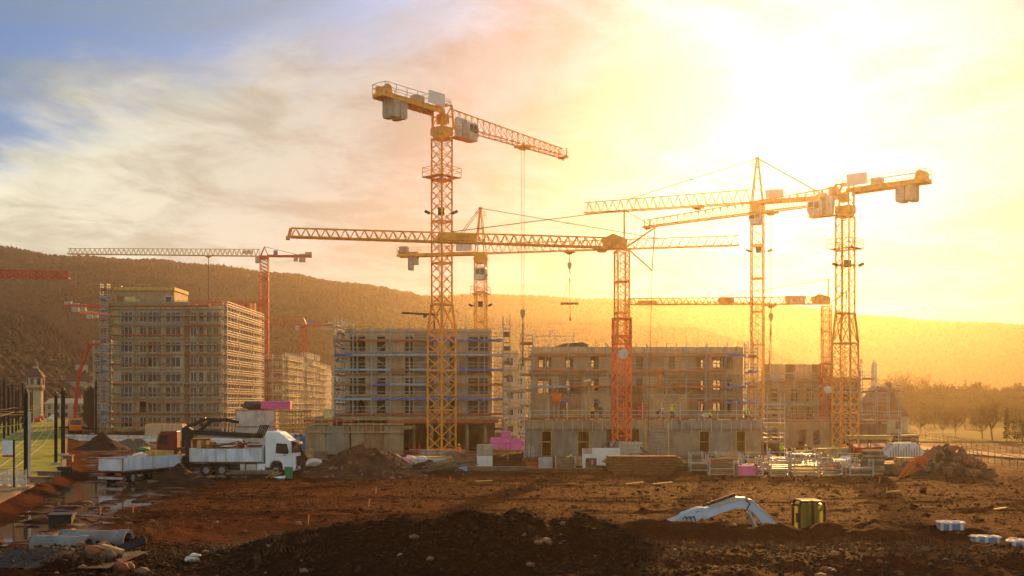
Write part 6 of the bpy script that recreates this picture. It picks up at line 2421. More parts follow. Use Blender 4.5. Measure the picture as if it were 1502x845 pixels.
# sign and mesh barriers
D = 76.0
t = thing('notice_board', 'blank grey-blue notice board with a red foot strip beside the tram lawn', 'sign', (px(20.5, D), D, .6))
MB().bar((0, 0, 0), (0, 0, 3.3), .1).build('post', M_BLACK, t)
MB().bb(-.78, -.06, -.05, 0, 2.25, 3.25).build('board', M_TRUCKB, t)
MB().bb(-.78, -.06, -.055, .005, 2.1, 2.24).build('foot_strip', M_REDP, t)
M_MESH = mat('pale_barrier_mesh', (0.52, 0.47, 0.38), .6, 0, .15, 3)
for k in range(3):
    X, Y = px(5 + 13.5 * k, 77.4 - .3 * k), 77.4 - .3 * k
    t = thing('mesh_barrier', ('white mesh barrier beside the notice board', 'white mesh barrier between the other two', 'white mesh barrier against the silver post')[k], 'barrier', (X, Y, .6), R(-4), 'white mesh barriers')
    f = MB()
    for z in (.15, .62, 1.1):
        f.bar((-.3, 0, z), (.3, 0, z), .05)
    for j in range(9):
        f.bar((-.3 + .075 * j, 0, .1), (-.3 + .075 * j, 0, 1.12), .022)
    f.build('mesh', M_MESH, t)
    MB().bb(-.3, .3, .01, .03, .6, .8).build('white_strip', M_WHITE, t)
    MB().bb(-.3, .3, .01, .03, .25, .45).build('white_strip', M_WHITE, t)
    for sx in (-.31, .31):
        MB().bar((sx, 0, 0), (sx, 0, 1.2), .06).box((sx, 0, .05), (.14, .5, .1)).build('post', M_DIRTYW, t)
for k, (xp, D, w_) in enumerate(((60, 80, 1.4), (72, 86, 1.6))):
    o = MB().bb(-w_ / 2, w_ / 2, -.35, .35, 0, .4).bb(-w_ / 2 - .08, w_ / 2 + .08, -.42, .42, .4, .5).build('kerb_chest', M_TIMD, None, (px(xp, D), D, .62 if k else .6), R(-15))
    tag(o, ('low brown chest standing on the pavement edge', 'flat grey slab box lying at the kerb')[k], 'chest')

# ------------------------------------------------------------------ people
def person(label, X, Y, z, rz=0.0, pose='stand', top=M_VIS, legs=M_CLOTH, helm=M_HELMW, group='workers on the site'):
    t = thing('person', label, 'person', (X, Y, z), rz, group)
    if pose == 'stand':
        J = dict(p=(0, 0, .95), c=(0, .02, 1.3), n=(0, .02, 1.5), h=(0, -.02, 1.66), sl=(.19, .02, 1.44), sr=(-.19, .02, 1.44), el=(.27, -.02, 1.16), er=(-.27, -.02, 1.16),
                 wl=(.24, -.2, .98), wr=(-.24, -.2, .98), hl=(.1, 0, .9), hr=(-.1, 0, .9), kl=(.11, -.02, .5), kr=(-.12, -.05, .5), al=(.12, .03, .08), ar=(-.14, .0, .08))
    elif pose == 'bend':
        J = dict(p=(0, .1, .92), c=(0, -.18, 1.14), n=(0, -.38, 1.22), h=(0, -.52, 1.22), sl=(.19, -.32, 1.16), sr=(-.19, -.32, 1.16), el=(.24, -.42, .88), er=(-.24, -.42, .88),
                 wl=(.18, -.55, .62), wr=(-.18, -.55, .62), hl=(.1, .1, .88), hr=(-.1, .1, .88), kl=(.13, .0, .48), kr=(-.13, -.1, .48), al=(.13, .08, .08), ar=(-.13, .0, .08))
    else:                                              # crouch
        J = dict(p=(0, .12, .42), c=(0, -.02, .72), n=(0, -.1, .9), h=(0, -.17, 1.04), sl=(.19, -.07, .85), sr=(-.19, -.07, .85), el=(.27, -.22, .62), er=(-.27, -.22, .62),
                 wl=(.16, -.42, .5), wr=(-.16, -.42, .5), hl=(.1, .1, .4), hr=(-.1, .1, .4), kl=(.16, -.26, .48), kr=(-.16, -.26, .46), al=(.15, .0, .08), ar=(-.15, .0, .08))

    def skin(name, chains, m, root):
        ids, vs, es, rad = {}, [], [], []
        for ch_ in chains:
            prev = None
            for j, r_ in ch_:
                key = j if isinstance(j, str) else tuple(j)
                if key not in ids:
                    ids[key] = len(vs)
                    vs.append(J[j] if isinstance(j, str) else j)
                    rad.append(r_)
                if prev is not None and prev != ids[key]:
                    es.append((prev, ids[key]))
                prev = ids[key]
        me = bpy.data.meshes.new(name)
        me.from_pydata(vs, es, [])
        me.materials.append(m)
        o = put(name, me, t)
        o.modifiers.new('skin', 'SKIN')
        for i, r_ in enumerate(rad):
            me.skin_vertices[0].data[i].radius = (r_, r_)
        me.skin_vertices[0].data[ids[root]].use_root = True
        s_ = o.modifiers.new('sub', 'SUBSURF')
        s_.levels = s_.render_levels = 1
        return o

    def hand(w, e, s):
        w, e = Vector(J[w]), Vector(J[e])
        d = (w - e).normalized()
        return [(tuple(w + d * .05), .034), (tuple(w + d * .10), .03), (tuple(w + d * .17 + Vector((0, -.02, 0))), .02)]

    def foot(a, s):
        a = Vector(J[a])
        return tuple(a + Vector((0, -.16, -.035)))
    body = [[('p', .13), ('c', .15), ('n', .06), ('h', .1)], [('c', .15), ('sl', .07), ('el', .05), ('wl', .038), *hand('wl', 'el', 1)],
            [('c', .15), ('sr', .07), ('er', .05), ('wr', .038), *hand('wr', 'er', -1)],
            [('p', .13), ('hl', .1), ('kl', .065), ('al', .05), (foot('al', 1), .045)], [('p', .13), ('hr', .1), ('kr', .065), ('ar', .05), (foot('ar', -1), .045)]]
    bo = skin('body', body, M_SKIN, 'p')
    skin('jacket', [[('p', .155), ('c', .175), ('n', .085)], [('c', .175), ('sl', .09), ('el', .07), ('wl', .055)], [('c', .175), ('sr', .09), ('er', .07), ('wr', .055)]], top, 'c')
    skin('trousers', [[('p', .15), ('hl', .12), ('kl', .085), ('al', .075), (foot('al', 1), .06)], [('p', .15), ('hr', .12), ('kr', .085), ('ar', .075), (foot('ar', -1), .06)]], legs, 'p')
    if helm:
        hb_ = MB()
        h = Vector(J['h']) + Vector((0, 0, .05))
        for i, (r0, z0, r1, z1) in enumerate(((.17, 0, .14, .03), (.135, .02, .12, .09), (.12, .09, .07, .14), (.07, .14, .01, .155))):
            hb_.tube(h + Vector((0, 0, z0)), h + Vector((0, 0, z1)), r0, 14, r1, caps=(i == 3))
        hb_.build('helmet', helm, t, smooth=True)
    return t


pw = [
    ('worker in a lime yellow jacket and white helmet crouching on the podium edge', px(1040, 133), 133.2, 4.36, R(70), 'crouch', M_VIS, M_CLOTH, M_HELMW),
    ('worker in a lime jacket and lime helmet bending near the podium end', px(1095, 133), 133.4, 4.36, R(20), 'bend', M_VIS, M_CLOTH, mat('helmet_lime', (.4, .75, .1), .4)),
    ('dark-clad worker stooping with a long lath on the podium', px(966, 133), 133.4, 4.36, R(70), 'bend', M_CLOTH, M_CLOTH, M_HELMW),
    ('worker in brown clothes and pale helmet behind the pallets on the podium', px(881, 134), 134.2, 4.36, R(-30), 'stand', M_CLOTHB, M_CLOTHB, M_HELMY),
    ('worker in a yellow jacket standing at the wall gap on the podium', px(869, 136), 136.0, 4.36, R(160), 'stand', M_HELMY, M_CLOTH, M_HELMY),
    ('worker in lime yellow leaning over the mesh bin', px(830, 107.4), 107.6, None, R(80), 'bend', M_VIS, M_CLOTH, M_HELMY),
    ('worker in orange standing at the foot of the orange mast', px(673, 124), 124.0, None, R(10), 'stand', M_VISO, M_VISO, M_HELMY),
    ('worker in lime yellow beside the stair tower with landings', px(1147, 126), 126.0, None, R(150), 'stand', M_VIS, M_CLOTH, M_HELMY),
    ('worker in lime yellow standing behind the rear stillages', px(1182, 121), 121.0, None, R(-70), 'stand', M_VIS, M_CLOTH, M_HELMW),
    ('worker in lime yellow at the yellow crane foot', px(1222, 131), 131.0, None, R(-20), 'bend', M_VIS, M_CLOTH, M_HELMW),
    ('worker with a yellow vest half hidden behind the podium rail', px(986, 135), 135.0, 4.36, R(180), 'stand', M_VIS, M_CLOTH, M_HELMW),
]
for lb, X, Y, z, rz, pose, tp_, lg, hl in pw:
    person(lb, X, Y, hz(X, Y) if z is None else z, rz, pose, tp_, lg, hl)
o = MB().bar((0, 0, 0), (4.6, 0, 3.4), .09).build('timber_lath', M_TIMY, None, (px(960, 133), 133.2, 4.5))
tag(o, 'long pale lath rising from the stooping worker to the scaffold', 'lath')
o = MB().ico((0, 0, .4), .55, .15, (1.0, .9, .9)).build('bulk_bag', M_BAG, None, (px(1033, 133), 133.0, 4.36))
tag(o, 'white bulk bag beside the crouching lime-jacketed worker', 'bag')
for k, (xp, D, m) in enumerate(((592, 112, M_PINK), (603, 113, M_BAG), (618, 113.5, M_BAG), (460, 112, M_BAG), (1130, 118, M_BAG), (1283, 125, M_BAG), (1292, 126, M_DIRTYW), (1238, 116, M_TRUCKB))):
    X = px(xp, D)
    o = MB().ico((0, 0, .42), .8, .2, (1.1, .9, .75), random.Random(k)).build('bulk_bag', m, None, (X, D, hz(X, D)))
    tag(o, ('pink-striped bag left of the white bulk bags', 'rounded white bag before the middle block', 'white tented bag before the orange mast', 'pale bag beside the truck nose',
            'white bag beside the stair tower landings', 'white bag beside the red form panels', 'grey-white bag before the white ramp', 'blue-white sheet bundle among the stillages')[k], 'bag')

# ------------------------------------------------------------------ foreground things
def big_pipe(label, X, Y, z, rz, L, r, tilt=0.0):
    t = thing('concrete_pipe', label, 'pipe', (X, Y, z), rz, 'concrete drain pipes')
    b = MB().ring((0, 0, r), (1, 0, 0), r * .80, r, L, 36)
    b.build('barrel', M_PIPE, t, smooth=False)
    MB().ring((L - .35, 0, r), (1, 0, 0), r * 1.002, r * 1.12, .36, 36).build('socket', M_PIPE, t)
    return t


D = 47.0
X = px(52, D)
zz0 = hz(X, D)
big_pipe('front grey concrete pipe with its socket end among the rocks', X, D, zz0 - .12, R(-14), 2.6, .43)
big_pipe('rear grey concrete pipe lying behind the other pipe', X + .6, D + 1.35, hz(X + 1, D + 1.3) - .1, R(-9), 3.1, .43)
rnd = random.Random(9)
for k, (xp, yp, s, m) in enumerate(((128, 818, .3, M_STONE), (137, 822, .38, M_BRK), (150, 812, .42, M_STONE), (158, 826, .32, M_STONE), (170, 822, .36, M_STONE), (176, 833, .3, M_BRK),
                                    (190, 831, .22, M_STONE), (210, 838, .25, M_STONE), (120, 812, .22, M_STONE))):
    D = CH * FPX / (yp + 8 - HZ)
    X = px(xp, D)
    o = MB().ico((0, 0, s * .4), s, .28, (1.25, 1, .85), rnd).build('rock', m, None, (X, D, hz(X, D)))
    tag(o, ('brown rock under the pipe mouth', 'reddish rock by the pipe socket', 'sandy rounded rock at the pipe socket', 'dark rock before the rear pipe', 'brown rock leaning on the rear pipe',
            'reddish rock behind the sawn timber', 'small rock right of the pipes', 'small rock beside the dark sheet', 'small rock behind the gravel')[k], 'rock', 'rocks around the concrete pipes')
D = 43.6
X = px(150, D)
o = MB().bar((0, 0, .25), (.95, -.35, .05), .2, .17).build('sawn_timber', M_TIM, None, (X, D, hz(X, D) + .18))
tag(o, 'pale sawn timber stub lying before the concrete pipes', 'timber')
D = 46.5
X = px(195, D)
o = MB().box((0, 0, .2), (1.1, .5, .05), .3, .5, -.3).build('plastic_sheet', M_BLACK, None, (X, D, hz(X, D)))
tag(o, 'bent black plastic sheet lying right of the pipes', 'sheet')
D = 43.5
X = px(283, D)
o = MB().ico((0, 0, .12), .24, .3, (1.3, .9, .6), random.Random(5)).ico((.05, 0, .26), .2, .3, (1.4, .9, .4), random.Random(6)).build('crumpled_bag', M_BAG, None, (X, D, hz(X, D)))
tag(o, 'crumpled white bag lying on the dark soil right of the pipes', 'bag')
# manhole collars on the road
for k, (xp, yp, w_) in enumerate(((91, 767, 1.15), (95, 702, 1.0), (226, 712, .8), (100, 682, .9), (68, 690, 1.2))):
    D = CH * FPX / (yp - HZ)
    X = px(xp, D)
    if k == 4:
        continue
    b = MB().bb(-w_ / 2, w_ / 2, -w_ / 2, w_ / 2, -.1, .5).bb(-w_ / 2 - .07, w_ / 2 + .07, -w_ / 2 - .07, w_ / 2 + .07, .5, .6)
    o = b.build('manhole_shaft', M_CHAS if k < 2 else M_CON3, None, (X, D, hz(X, D) - .05), R(12))
    tag(o, ('black square manhole shaft standing in the middle of the muddy road', 'small dark manhole shaft beside the kerb end', 'brown manhole shaft against the dark soil heap',
            'flat dark shaft cover in the yard mud')[k], 'manhole')
heap('soil_heap', 'small collar of earth around the black manhole shaft', px(91, 59), 59.6, 1.5, 1.2, .55, M_DSOIL, 77)
# survey stakes
stakes = [(147, 756), (195, 754), (541, 744), (452, 771), (660, 710), (758, 717), (1043, 741), (1300, 727), (1326, 737), (1256, 764), (1205, 741), (1290, 711), (1167, 712), (1095, 770), (551, 725)]
for k, (xp, yp) in enumerate(stakes):
    D = CH * FPX / (yp - HZ)
    X = px(xp, D)
    t = thing('survey_stake', 'thin wooden survey stake with a red painted top standing in the soil', 'stake', (X, D, hz(X, D) - .05), 0, 'red-topped survey stakes')
    MB().bar((0, 0, 0), (.02, 0, .34), .05).build('shaft', M_TIM, t)
    MB().bar((.02, 0, .34), (.03, 0, .55), .07).build('red_top', M_VISO, t)
# wrapped pallets half buried on the right
for k, (xp, yp) in enumerate(((1394, 790), (1446, 797), (1500, 803))):
    D = CH * FPX / (yp - HZ)
    X = px(xp, D)
    t = thing('wrapped_pallet', ('blue and white wrapped pallet nearest the dark soil ridge', 'blue and white wrapped pallet between the other two', 'blue and white wrapped pallet beside the boulder')[k], 'pallet',
              (X, D, hz(X, D) - .12), R(-6), 'blue and white wrapped pallets')
    MB().bb(-.56, .56, -.4, .4, 0, .34).build('blue_wrap', M_BLUEW, t, bevel=.06)
    rnd = random.Random(k)
    cv = MB()
    for j in range(5):
        cv.ico((-.46 + .23 * j, 0, .36), .23, .35, (1.2, 1.7, .4), rnd)
    cv.build('white_cover', M_BAG, t)
    for sx in (-.5, -.1, .42):
        MB().bb(sx - .07, sx + .07, -.43, .43, .02, .4).build('white_strap', M_DIRTYW, t)
D = 50
X = px(1486, D)
o = MB().ico((0, 0, .15), .3, .2, (1.2, 1, .8), random.Random(3)).build('boulder', M_LIME, None, (X, D, hz(X, D)))
tag(o, 'pale boulder lying beside the wrapped pallets', 'boulder')

# loose planks on the field
for k, (xp, yp, L, a) in enumerate(((931, 713, 1.5, .35), (972, 712, 1.7, .35), (706, 708, 1.8, -.1), (1310, 727, 1.0, .1), (1467, 752, .8, .2))):
    D = CH * FPX / (yp - HZ)
    X = px(xp, D)
    o = MB().bar((-L / 2, 0, .1), (L / 2, 0, .2), .2, .06).build('loose_plank', M_TIMY, None, (X, D, hz(X, D) + .05), a)
    tag(o, ('pale plank lying on the soil left of the other plank', 'pale plank lying on the soil before the mat stack', 'pale plank before the brick pallet', 'short plank beside the survey stakes',
            'short pale plank at the far right of the soil')[k], 'plank')

# clods and straw scattered over the dug field
rng = np.random.default_rng(9)


def scatter(n, xr, yr, rr, m, label, name, cat, squash=.7, mask=None, seed=1):
    rng_ = np.random.default_rng(seed)
    x = rng_.uniform(*xr, n)
    y = rng_.uniform(*yr, n)
    k = np.abs(x) < y * .49
    if mask is not None:
        k &= mask(x, y)
    x, y = x[k], y[k]
    n = len(x)
    z = height(x, y)
    r_ = rng_.uniform(rr[0], rr[1], n) * (rng_.random(n) ** 1.5 + .5)
    t_ = 1.618
    base = np.array([(-1, t_, 0), (1, t_, 0), (-1, -t_, 0), (1, -t_, 0), (0, -1, t_), (0, 1, t_), (0, -1, -t_), (0, 1, -t_), (t_, 0, -1), (t_, 0, 1), (-t_, 0, -1), (-t_, 0, 1)]) / 1.9
    fs = np.array([(0, 11, 5), (0, 5, 1), (0, 1, 7), (0, 7, 10), (0, 10, 11), (1, 5, 9), (5, 11, 4), (11, 10, 2), (10, 7, 6), (7, 1, 8), (3, 9, 4), (3, 4, 2), (3, 2, 6), (3, 6, 8), (3, 8, 9),
                   (4, 9, 5), (2, 4, 11), (6, 2, 10), (8, 6, 7), (9, 8, 1)])
    V = base[None] * (1 + rng_.uniform(-.35, .35, (n, 12, 1))) * r_[:, None, None]
    V = V * np.stack([rng_.uniform(.8, 1.7, n), rng_.uniform(.7, 1.2, n), np.full(n, squash)], -1)[:, None, :]
    a = rng_.uniform(0, 6.28, n)
    ca, sa = np.cos(a)[:, None], np.sin(a)[:, None]
    V = np.stack([V[..., 0] * ca - V[..., 1] * sa, V[..., 0] * sa + V[..., 1] * ca, V[..., 2]], -1)
    V += np.stack([x, y, z + r_ * .18], -1)[:, None, :]
    F = (fs[None] + (np.arange(n) * 12)[:, None, None]).reshape(-1, 3)
    o = put(name, np_mesh(name, V.reshape(-1, 3), F, m, False))
    tag(o, label, cat, kind='stuff')


offroad = lambda x, y: x > road_edge(y) - 1.5
M_CLOD = mat('soil_clods', (0.105, 0.033, 0.0125), 0.95, 0, 0.4, 2.0, 0.5, 10, spec=.03, col2=(0.055, 0.016, 0.006))
M_CLODL = mat('dry_clods', (0.26, 0.10, 0.04), 0.85, 0, 0.4, 2.0, 0.5, 10, spec=.3)
scatter(34000, (-40, 46), (58, 97), (.02, .05), M_CLOD, 'brown clods covering the dug field', 'soil_clods', 'soil', squash=.55, mask=offroad, seed=1)
scatter(6000, (-40, 46), (58, 96), (.025, .06), M_CLODL, 'paler dry clods and chips in the dug field', 'soil_chips', 'soil', squash=.45, mask=offroad, seed=2)
scatter(12000, (-22, 26), (40, 50), (.03, .08), M_DSOIL, 'dark lumps of earth over the foreground mound', 'soil_lumps', 'soil', mask=offroad, seed=3)
scatter(220, (-22, 26), (40, 58), (.06, .16), M_STONE, 'stones lying in the foreground earth', 'field_stones', 'stones', mask=offroad, seed=4)
scatter(2600, (-36, -18), (41, 80), (.02, .06), M_DGRAV, 'gravel strewn over the muddy road', 'road_gravel', 'gravel', mask=lambda x, y: x < road_edge(y), seed=5)

scatter(1600, (-34, 46), (58, 97), (.07, .17), M_CLOD, 'coarse clods turned up along the ruts in the field', 'coarse_clods', 'soil', mask=offroad, seed=6)
# dry grass tufts
def tufts(n, xr, yr, label, seed, m, hgt=(.15, .45)):
    rng_ = np.random.default_rng(seed)
    cx_ = rng_.uniform(*xr, n)
    cy_ = rng_.uniform(*yr, n)
    keep = vn(cx_ * .35, cy_ * .35, seed) > .05
    cx_, cy_ = cx_[keep], cy_[keep]
    n = len(cx_)
    k = 14
    x = np.repeat(cx_, k) + rng_.normal(0, .12, n * k)
    y = np.repeat(cy_, k) + rng_.normal(0, .12, n * k)
    z = height(x, y) - .02
    h = rng_.uniform(*hgt, n * k)
    a = rng_.uniform(0, 6.28, n * k)
    dx, dy = np.cos(a) * .012, np.sin(a) * .012
    lx, ly = rng_.normal(0, .5, n * k) * h, rng_.normal(0, .5, n * k) * h
    V = np.stack([np.stack([x - dx, y - dy, z], -1), np.stack([x + dx, y + dy, z], -1), np.stack([x + lx, y + ly, z + h], -1)], 1).reshape(-1, 3)
    F = np.arange(n * k * 3).reshape(-1, 3)
    o = put('grass_tufts', np_mesh('grass_tufts', V, F, m, False))
    tag(o, label, 'grass', kind='stuff')


M_STRAW = mat('dry_grass', (0.20, 0.11, 0.045), .8, 0, .3, 2)
tufts(420, (-20, -8), (41, 56), 'dry grass tufts on the left foreground bank', 3, M_STRAW)
tufts(260, (6, 24), (41, 50), 'dry grass tufts on the right foreground earth', 4, M_STRAW)

# ------------------------------------------------------------------ water tower, houses, far street clutter
D = 385
X = px(52, D)
t = thing('water_tower', 'old pale water tower with a dark bell roof beyond the tram line', 'tower', (X, D, 0))


def lathe(mb, prof, n=8, ph=.39):
    pts = [(r_ * math.cos(ph + 2 * math.pi * k / n), r_ * math.sin(ph + 2 * math.pi * k / n), z) for r_, z in prof for k in range(n)]
    fs = [(i * n + k, i * n + (k + 1) % n, (i + 1) * n + (k + 1) % n, (i + 1) * n + k) for i in range(len(prof) - 1) for k in range(n)]
    return mb._add(pts, fs)


M_TWALL = mat('tower_render', (.42, .37, .28), .9, 0, .2, .3)
M_ROOFD = mat('dark_roof', (.06, .035, .035), .8, 0, .3, 1)
z1, z2, z3, zt_ = pz(571, D), pz(553, D), pz(552, D), pz(535, D)
lathe(MB(), [(2.55, -.5), (2.55, z1)]).build('shaft', M_TWALL, t)
lathe(MB(), [(2.55, z1 - .4), (3.0, z1), (3.0, z2), (2.8, z2 + .2)]).build('tank_storey', M_TWALL, t)
lathe(MB(), [(3.07, z1 - .2), (3.1, z1 + .6), (2.95, z1 + .65)]).build('red_band', M_BRK, t)
ro = lathe(MB(), [(3.45, z2 - .1), (2.9, z2 + .7), (1.9, z2 + 1.9), (1.05, z2 + 3.0)]).build('roof', M_ROOFD, t)
lathe(MB(), [(.85, z2 + 2.9), (.85, z2 + 3.8)]).build('lantern', M_TWALL, ro)
lathe(MB(), [(1.1, z2 + 3.8), (.1, z2 + 5.0), (.02, z2 + 5.7)]).build('lantern_roof', M_ROOFD, ro)
for k in range(8):
    a = .39 + (k + .5) * math.pi / 4
    r_ = 3.0 * math.cos(math.pi / 8)
    MB().box((0, 0, 0), (.06, 1.25, 2.0)).build('window', M_GLASS, t, (r_ * math.cos(a), r_ * math.sin(a), z1 + 2.5), a)
    MB().box((0, 0, 0), (.08, 1.4, .45)).build('lintel', M_BRK, t, (r_ * math.cos(a) * 1.005, r_ * math.sin(a) * 1.005, z1 + 3.75), a)


def house(label, X, Y, w_, d_, h, rh, z=0.0, rz=0.0, wall=M_TWALL, roof=M_ROOFD, group=None, wins=2, gable=False):
    t = thing('house', label, 'house', (X, Y, z), rz, group)
    MB().bb(-w_ / 2, w_ / 2, -d_ / 2, d_ / 2, -2, h).build('wall', wall, t)
    rb = MB()
    if gable:
        rb._add([(-w_ / 2 - .3, -d_ / 2 - .3, h), (w_ / 2 + .3, -d_ / 2 - .3, h), (w_ / 2 + .3, d_ / 2 + .3, h), (-w_ / 2 - .3, d_ / 2 + .3, h), (0, -d_ / 2 - .3, h + rh), (0, d_ / 2 + .3, h + rh)],
                [(0, 1, 4), (1, 2, 5, 4), (2, 3, 5), (3, 0, 4, 5), (3, 2, 1, 0)])
    else:
        rb._add([(-w_ / 2 - .4, -d_ / 2 - .4, h), (w_ / 2 + .4, -d_ / 2 - .4, h), (w_ / 2 + .4, d_ / 2 + .4, h), (-w_ / 2 - .4, d_ / 2 + .4, h), (-w_ / 2 - .2, 0, h + rh), (w_ / 2 + .2, 0, h + rh)],
                [(0, 1, 5, 4), (1, 2, 5), (2, 3, 4, 5), (3, 0, 4), (3, 2, 1, 0)])
    r_ = rb.build('roof', roof, t)
    MB().bb(w_ * .2, w_ * .2 + .7, -.4, .4, h + rh * .4, h + rh + 1.0).build('chimney', M_BRK, r_)
    for s_ in range(max(1, int(h / 3))):
        for k in range(wins):
            x = -w_ / 2 + (k + .5) * w_ / wins
            MB().bb(x - .55, x + .55, -d_ / 2 - .05, -d_ / 2 + .02, s_ * 2.9 + 1.0, s_ * 2.9 + 2.5).build('window', M_GLASS, t)
    return t


house('gabled house with steep tiled roof behind the low scaffold', px(1290, 230), 230, 8.0, 11, 3.6, 6.0, gable=True, roof=mat('red_roof', (.2, .08, .05), .85, 0, .3, 1))
house('long low hall with pale roof beyond the street end', px(105, 420), 420, 16, 10, 6, 2, roof=M_LIME, wins=5)
hs = [(112, 548, 8), (128, 540, 9), (135, 552, 10), (40, 563, 9), (22, 560, 8), (118, 530, 7)]
for k, (xp, yp, w_) in enumerate(hs):
    if k in (3, 4):
        continue
    D = 486 + 6 * k
    X = px(xp, D)
    house(('cream house low on the wooded slope', 'cream gabled house on the wooded slope by the pump boom', 'pale house on the slope above the street masts', 'pale house beside the water tower',
           'small pale house left of the water tower', 'highest cream house on the wooded slope')[k], X, D, w_ * .8, 7, 5, 3.0, float(surf4(np.array(X), np.array((D - 400) / 160.0))[1]), R(10 * k - 20), wall=M_TWALL, group='houses on the wooded slope')
for k, (xp, yp, w_) in enumerate(((1372, 598, 12), (1420, 590, 10), (1490, 596, 16), (1462, 586, 9))):
    D = 560
    house(('low pale house beyond the trees', 'small house behind the tall trees', 'long house with pale roof at the wood edge', 'house roof showing over the trees')[k], px(xp, D), D, w_, 9, 5, 4, 0, R(10), wall=M_TWALL,
          roof=M_LIME if k == 2 else M_ROOFD, group='houses beyond the meadow')
# cars and lit clutter at the end of the street
car_m = MB()
for k in range(9):
    t_ = 230 + 14 * k
    x, y = tram_xy(-8.5 + 3.2 * (k % 3), t_)
    t = thing('parked_car', ('dark car at the street end', 'red car at the street end', 'pale car at the street end')[k % 3], 'car', (x, y, .5), math.atan2(TT.y, TT.x), 'cars at the street end')
    MB().prism([(-2.1, .25), (2.1, .25), (2.2, .8), (1.3, .95), (.7, 1.45), (-1.2, 1.45), (-1.9, .95), (-2.15, .9)], -.85, .85).build('body', (M_CHAS, M_REDP, M_DIRTYW)[k % 3], t, bevel=.1)
    MB().prism([(.75, .98), (1.2, .98), (.68, 1.38), (-1.15, 1.38), (-1.7, .98)], -.86, .86).build('window', M_GLASS, t)
    for x_ in (-1.3, 1.35):
        for sy in (-.75, .75):
            wheel(t, x_, sy, .32, .2)

# ------------------------------------------------------------------ trees
M_BARK = mat('bark', (0.075, 0.045, 0.026), 0.95, 0, .3, 2.0, spec=.1)
M_TWIG = mat('twigs', (0.07, 0.035, 0.018), 0.95, 0, .3, 1.0, spec=.1)
M_NEED = mat('dark_needles', (0.035, 0.042, 0.018), 0.95, 0, .4, 1.0, spec=.1)
M_LEAF = mat('olive_leaves', (0.06, 0.042, 0.016), 0.95, 0, .4, 1.0, spec=.1)


def bare_tree(H, seed, spread=.55, levels=4, trunk=.2, clump=0):
    rnd = random.Random(seed)
    tk, tw = MB(), MB()

    def grow(p, d, L, r_, lev):
        n = 3 if lev < 2 else 2
        for i in range(n):
            d2 = (d + Vector((rnd.uniform(-.16, .16), rnd.uniform(-.16, .16), rnd.uniform(-.02, .14)))).normalized()
            q_ = p + d2 * (L / n)
            (tk if lev < 2 else tw).tube(p, q_, r_ * (1 - .25 * i / n), 5 if lev < 2 else 3, r_ * (1 - .25 * (i + 1) / n), caps=False)
            p, d = q_, d2
            if lev < levels and (lev > 0 or i > 0):
                for _ in range(2 if lev else 3):
                    ax = Vector((rnd.uniform(-1, 1), rnd.uniform(-1, 1), rnd.uniform(-.25, .7))).normalized()
                    grow(p, (d * (1 - spread) + ax * spread * 1.2).normalized(), L * rnd.uniform(.5, .75), r_ * .55, lev + 1)
        if lev >= levels - 1 and clump:
            for _ in range(clump):
                c_ = p + Vector((rnd.gauss(0, .35), rnd.gauss(0, .35), rnd.gauss(0, .3)))
                a = Vector((rnd.uniform(-1, 1), rnd.uniform(-1, 1), rnd.uniform(-1, 1))).normalized() * rnd.uniform(.15, .35)
                b_ = a.cross(Vector((rnd.uniform(-1, 1), rnd.uniform(-1, 1), .3))).normalized() * .15
                tw._add([c_ - a, c_ + b_, c_ + a, c_ - b_], [(0, 1, 2, 3)])
    grow(Vector((0, 0, -.2)), Vector((0, 0, 1)), H * .42, trunk, 0)
    return tk, tw


def conifer(H, seed, w_=.24):
    rnd = random.Random(seed)
    tk, cr = MB(), MB()
    tk.tube((0, 0, -.2), (0, 0, H * .95), .16 * H / 8, 6, .03)
    for k in range(230):
        f = rnd.random() ** .8
        z = H * (.12 + .86 * f)
        r_ = H * w_ * (1 - f) ** .8 * rnd.uniform(.5, 1.1) + .1
        a = rnd.uniform(0, 6.28)
        e = Vector((math.cos(a), math.sin(a), -.25))
        p0 = Vector((0, 0, z))
        tip = p0 + e * r_
        sd = Vector((-e.y, e.x, 0)) * (.14 * r_ + .12)
        cr._add([p0 + e * r_ * .15, p0 + e * r_ * .6 + sd + Vector((0, 0, .12)), tip, p0 + e * r_ * .6 - sd - Vector((0, 0, .08))], [(0, 1, 2, 3)])
    return tk, cr


def leafy(H, seed, rad=.34, n=2600):
    rnd = random.Random(seed)
    tk, cr = MB(), MB()
    tk.tube((0, 0, -.2), (0, 0, H * .5), .02 * H + .05, 6, .05)
    cl = [(Vector((rnd.gauss(0, rad * H * .45), rnd.gauss(0, rad * H * .45), H * rnd.uniform(.16, .92))), rnd.uniform(.09, .2) * H) for _ in range(18)]
    for c_, r_ in cl:
        tk.tube((0, 0, H * .35), c_, .03 * H * .5, 4, .02, caps=False)
    for k in range(n):
        c_, r_ = rnd.choice(cl)
        p0 = c_ + Vector((rnd.gauss(0, .5), rnd.gauss(0, .5), rnd.gauss(0, .42))) * r_
        a = Vector((rnd.uniform(-1, 1), rnd.uniform(-1, 1), rnd.uniform(-1, 1))).normalized() * H * .03
        b_ = a.cross(Vector((rnd.uniform(-1, 1), rnd.uniform(-1, 1), .3))).normalized() * H * .02
        cr._add([p0 - a, p0 + b_, p0 + a, p0 - b_], [(0, 1, 2, 3)])
    return tk, cr


protos = {}


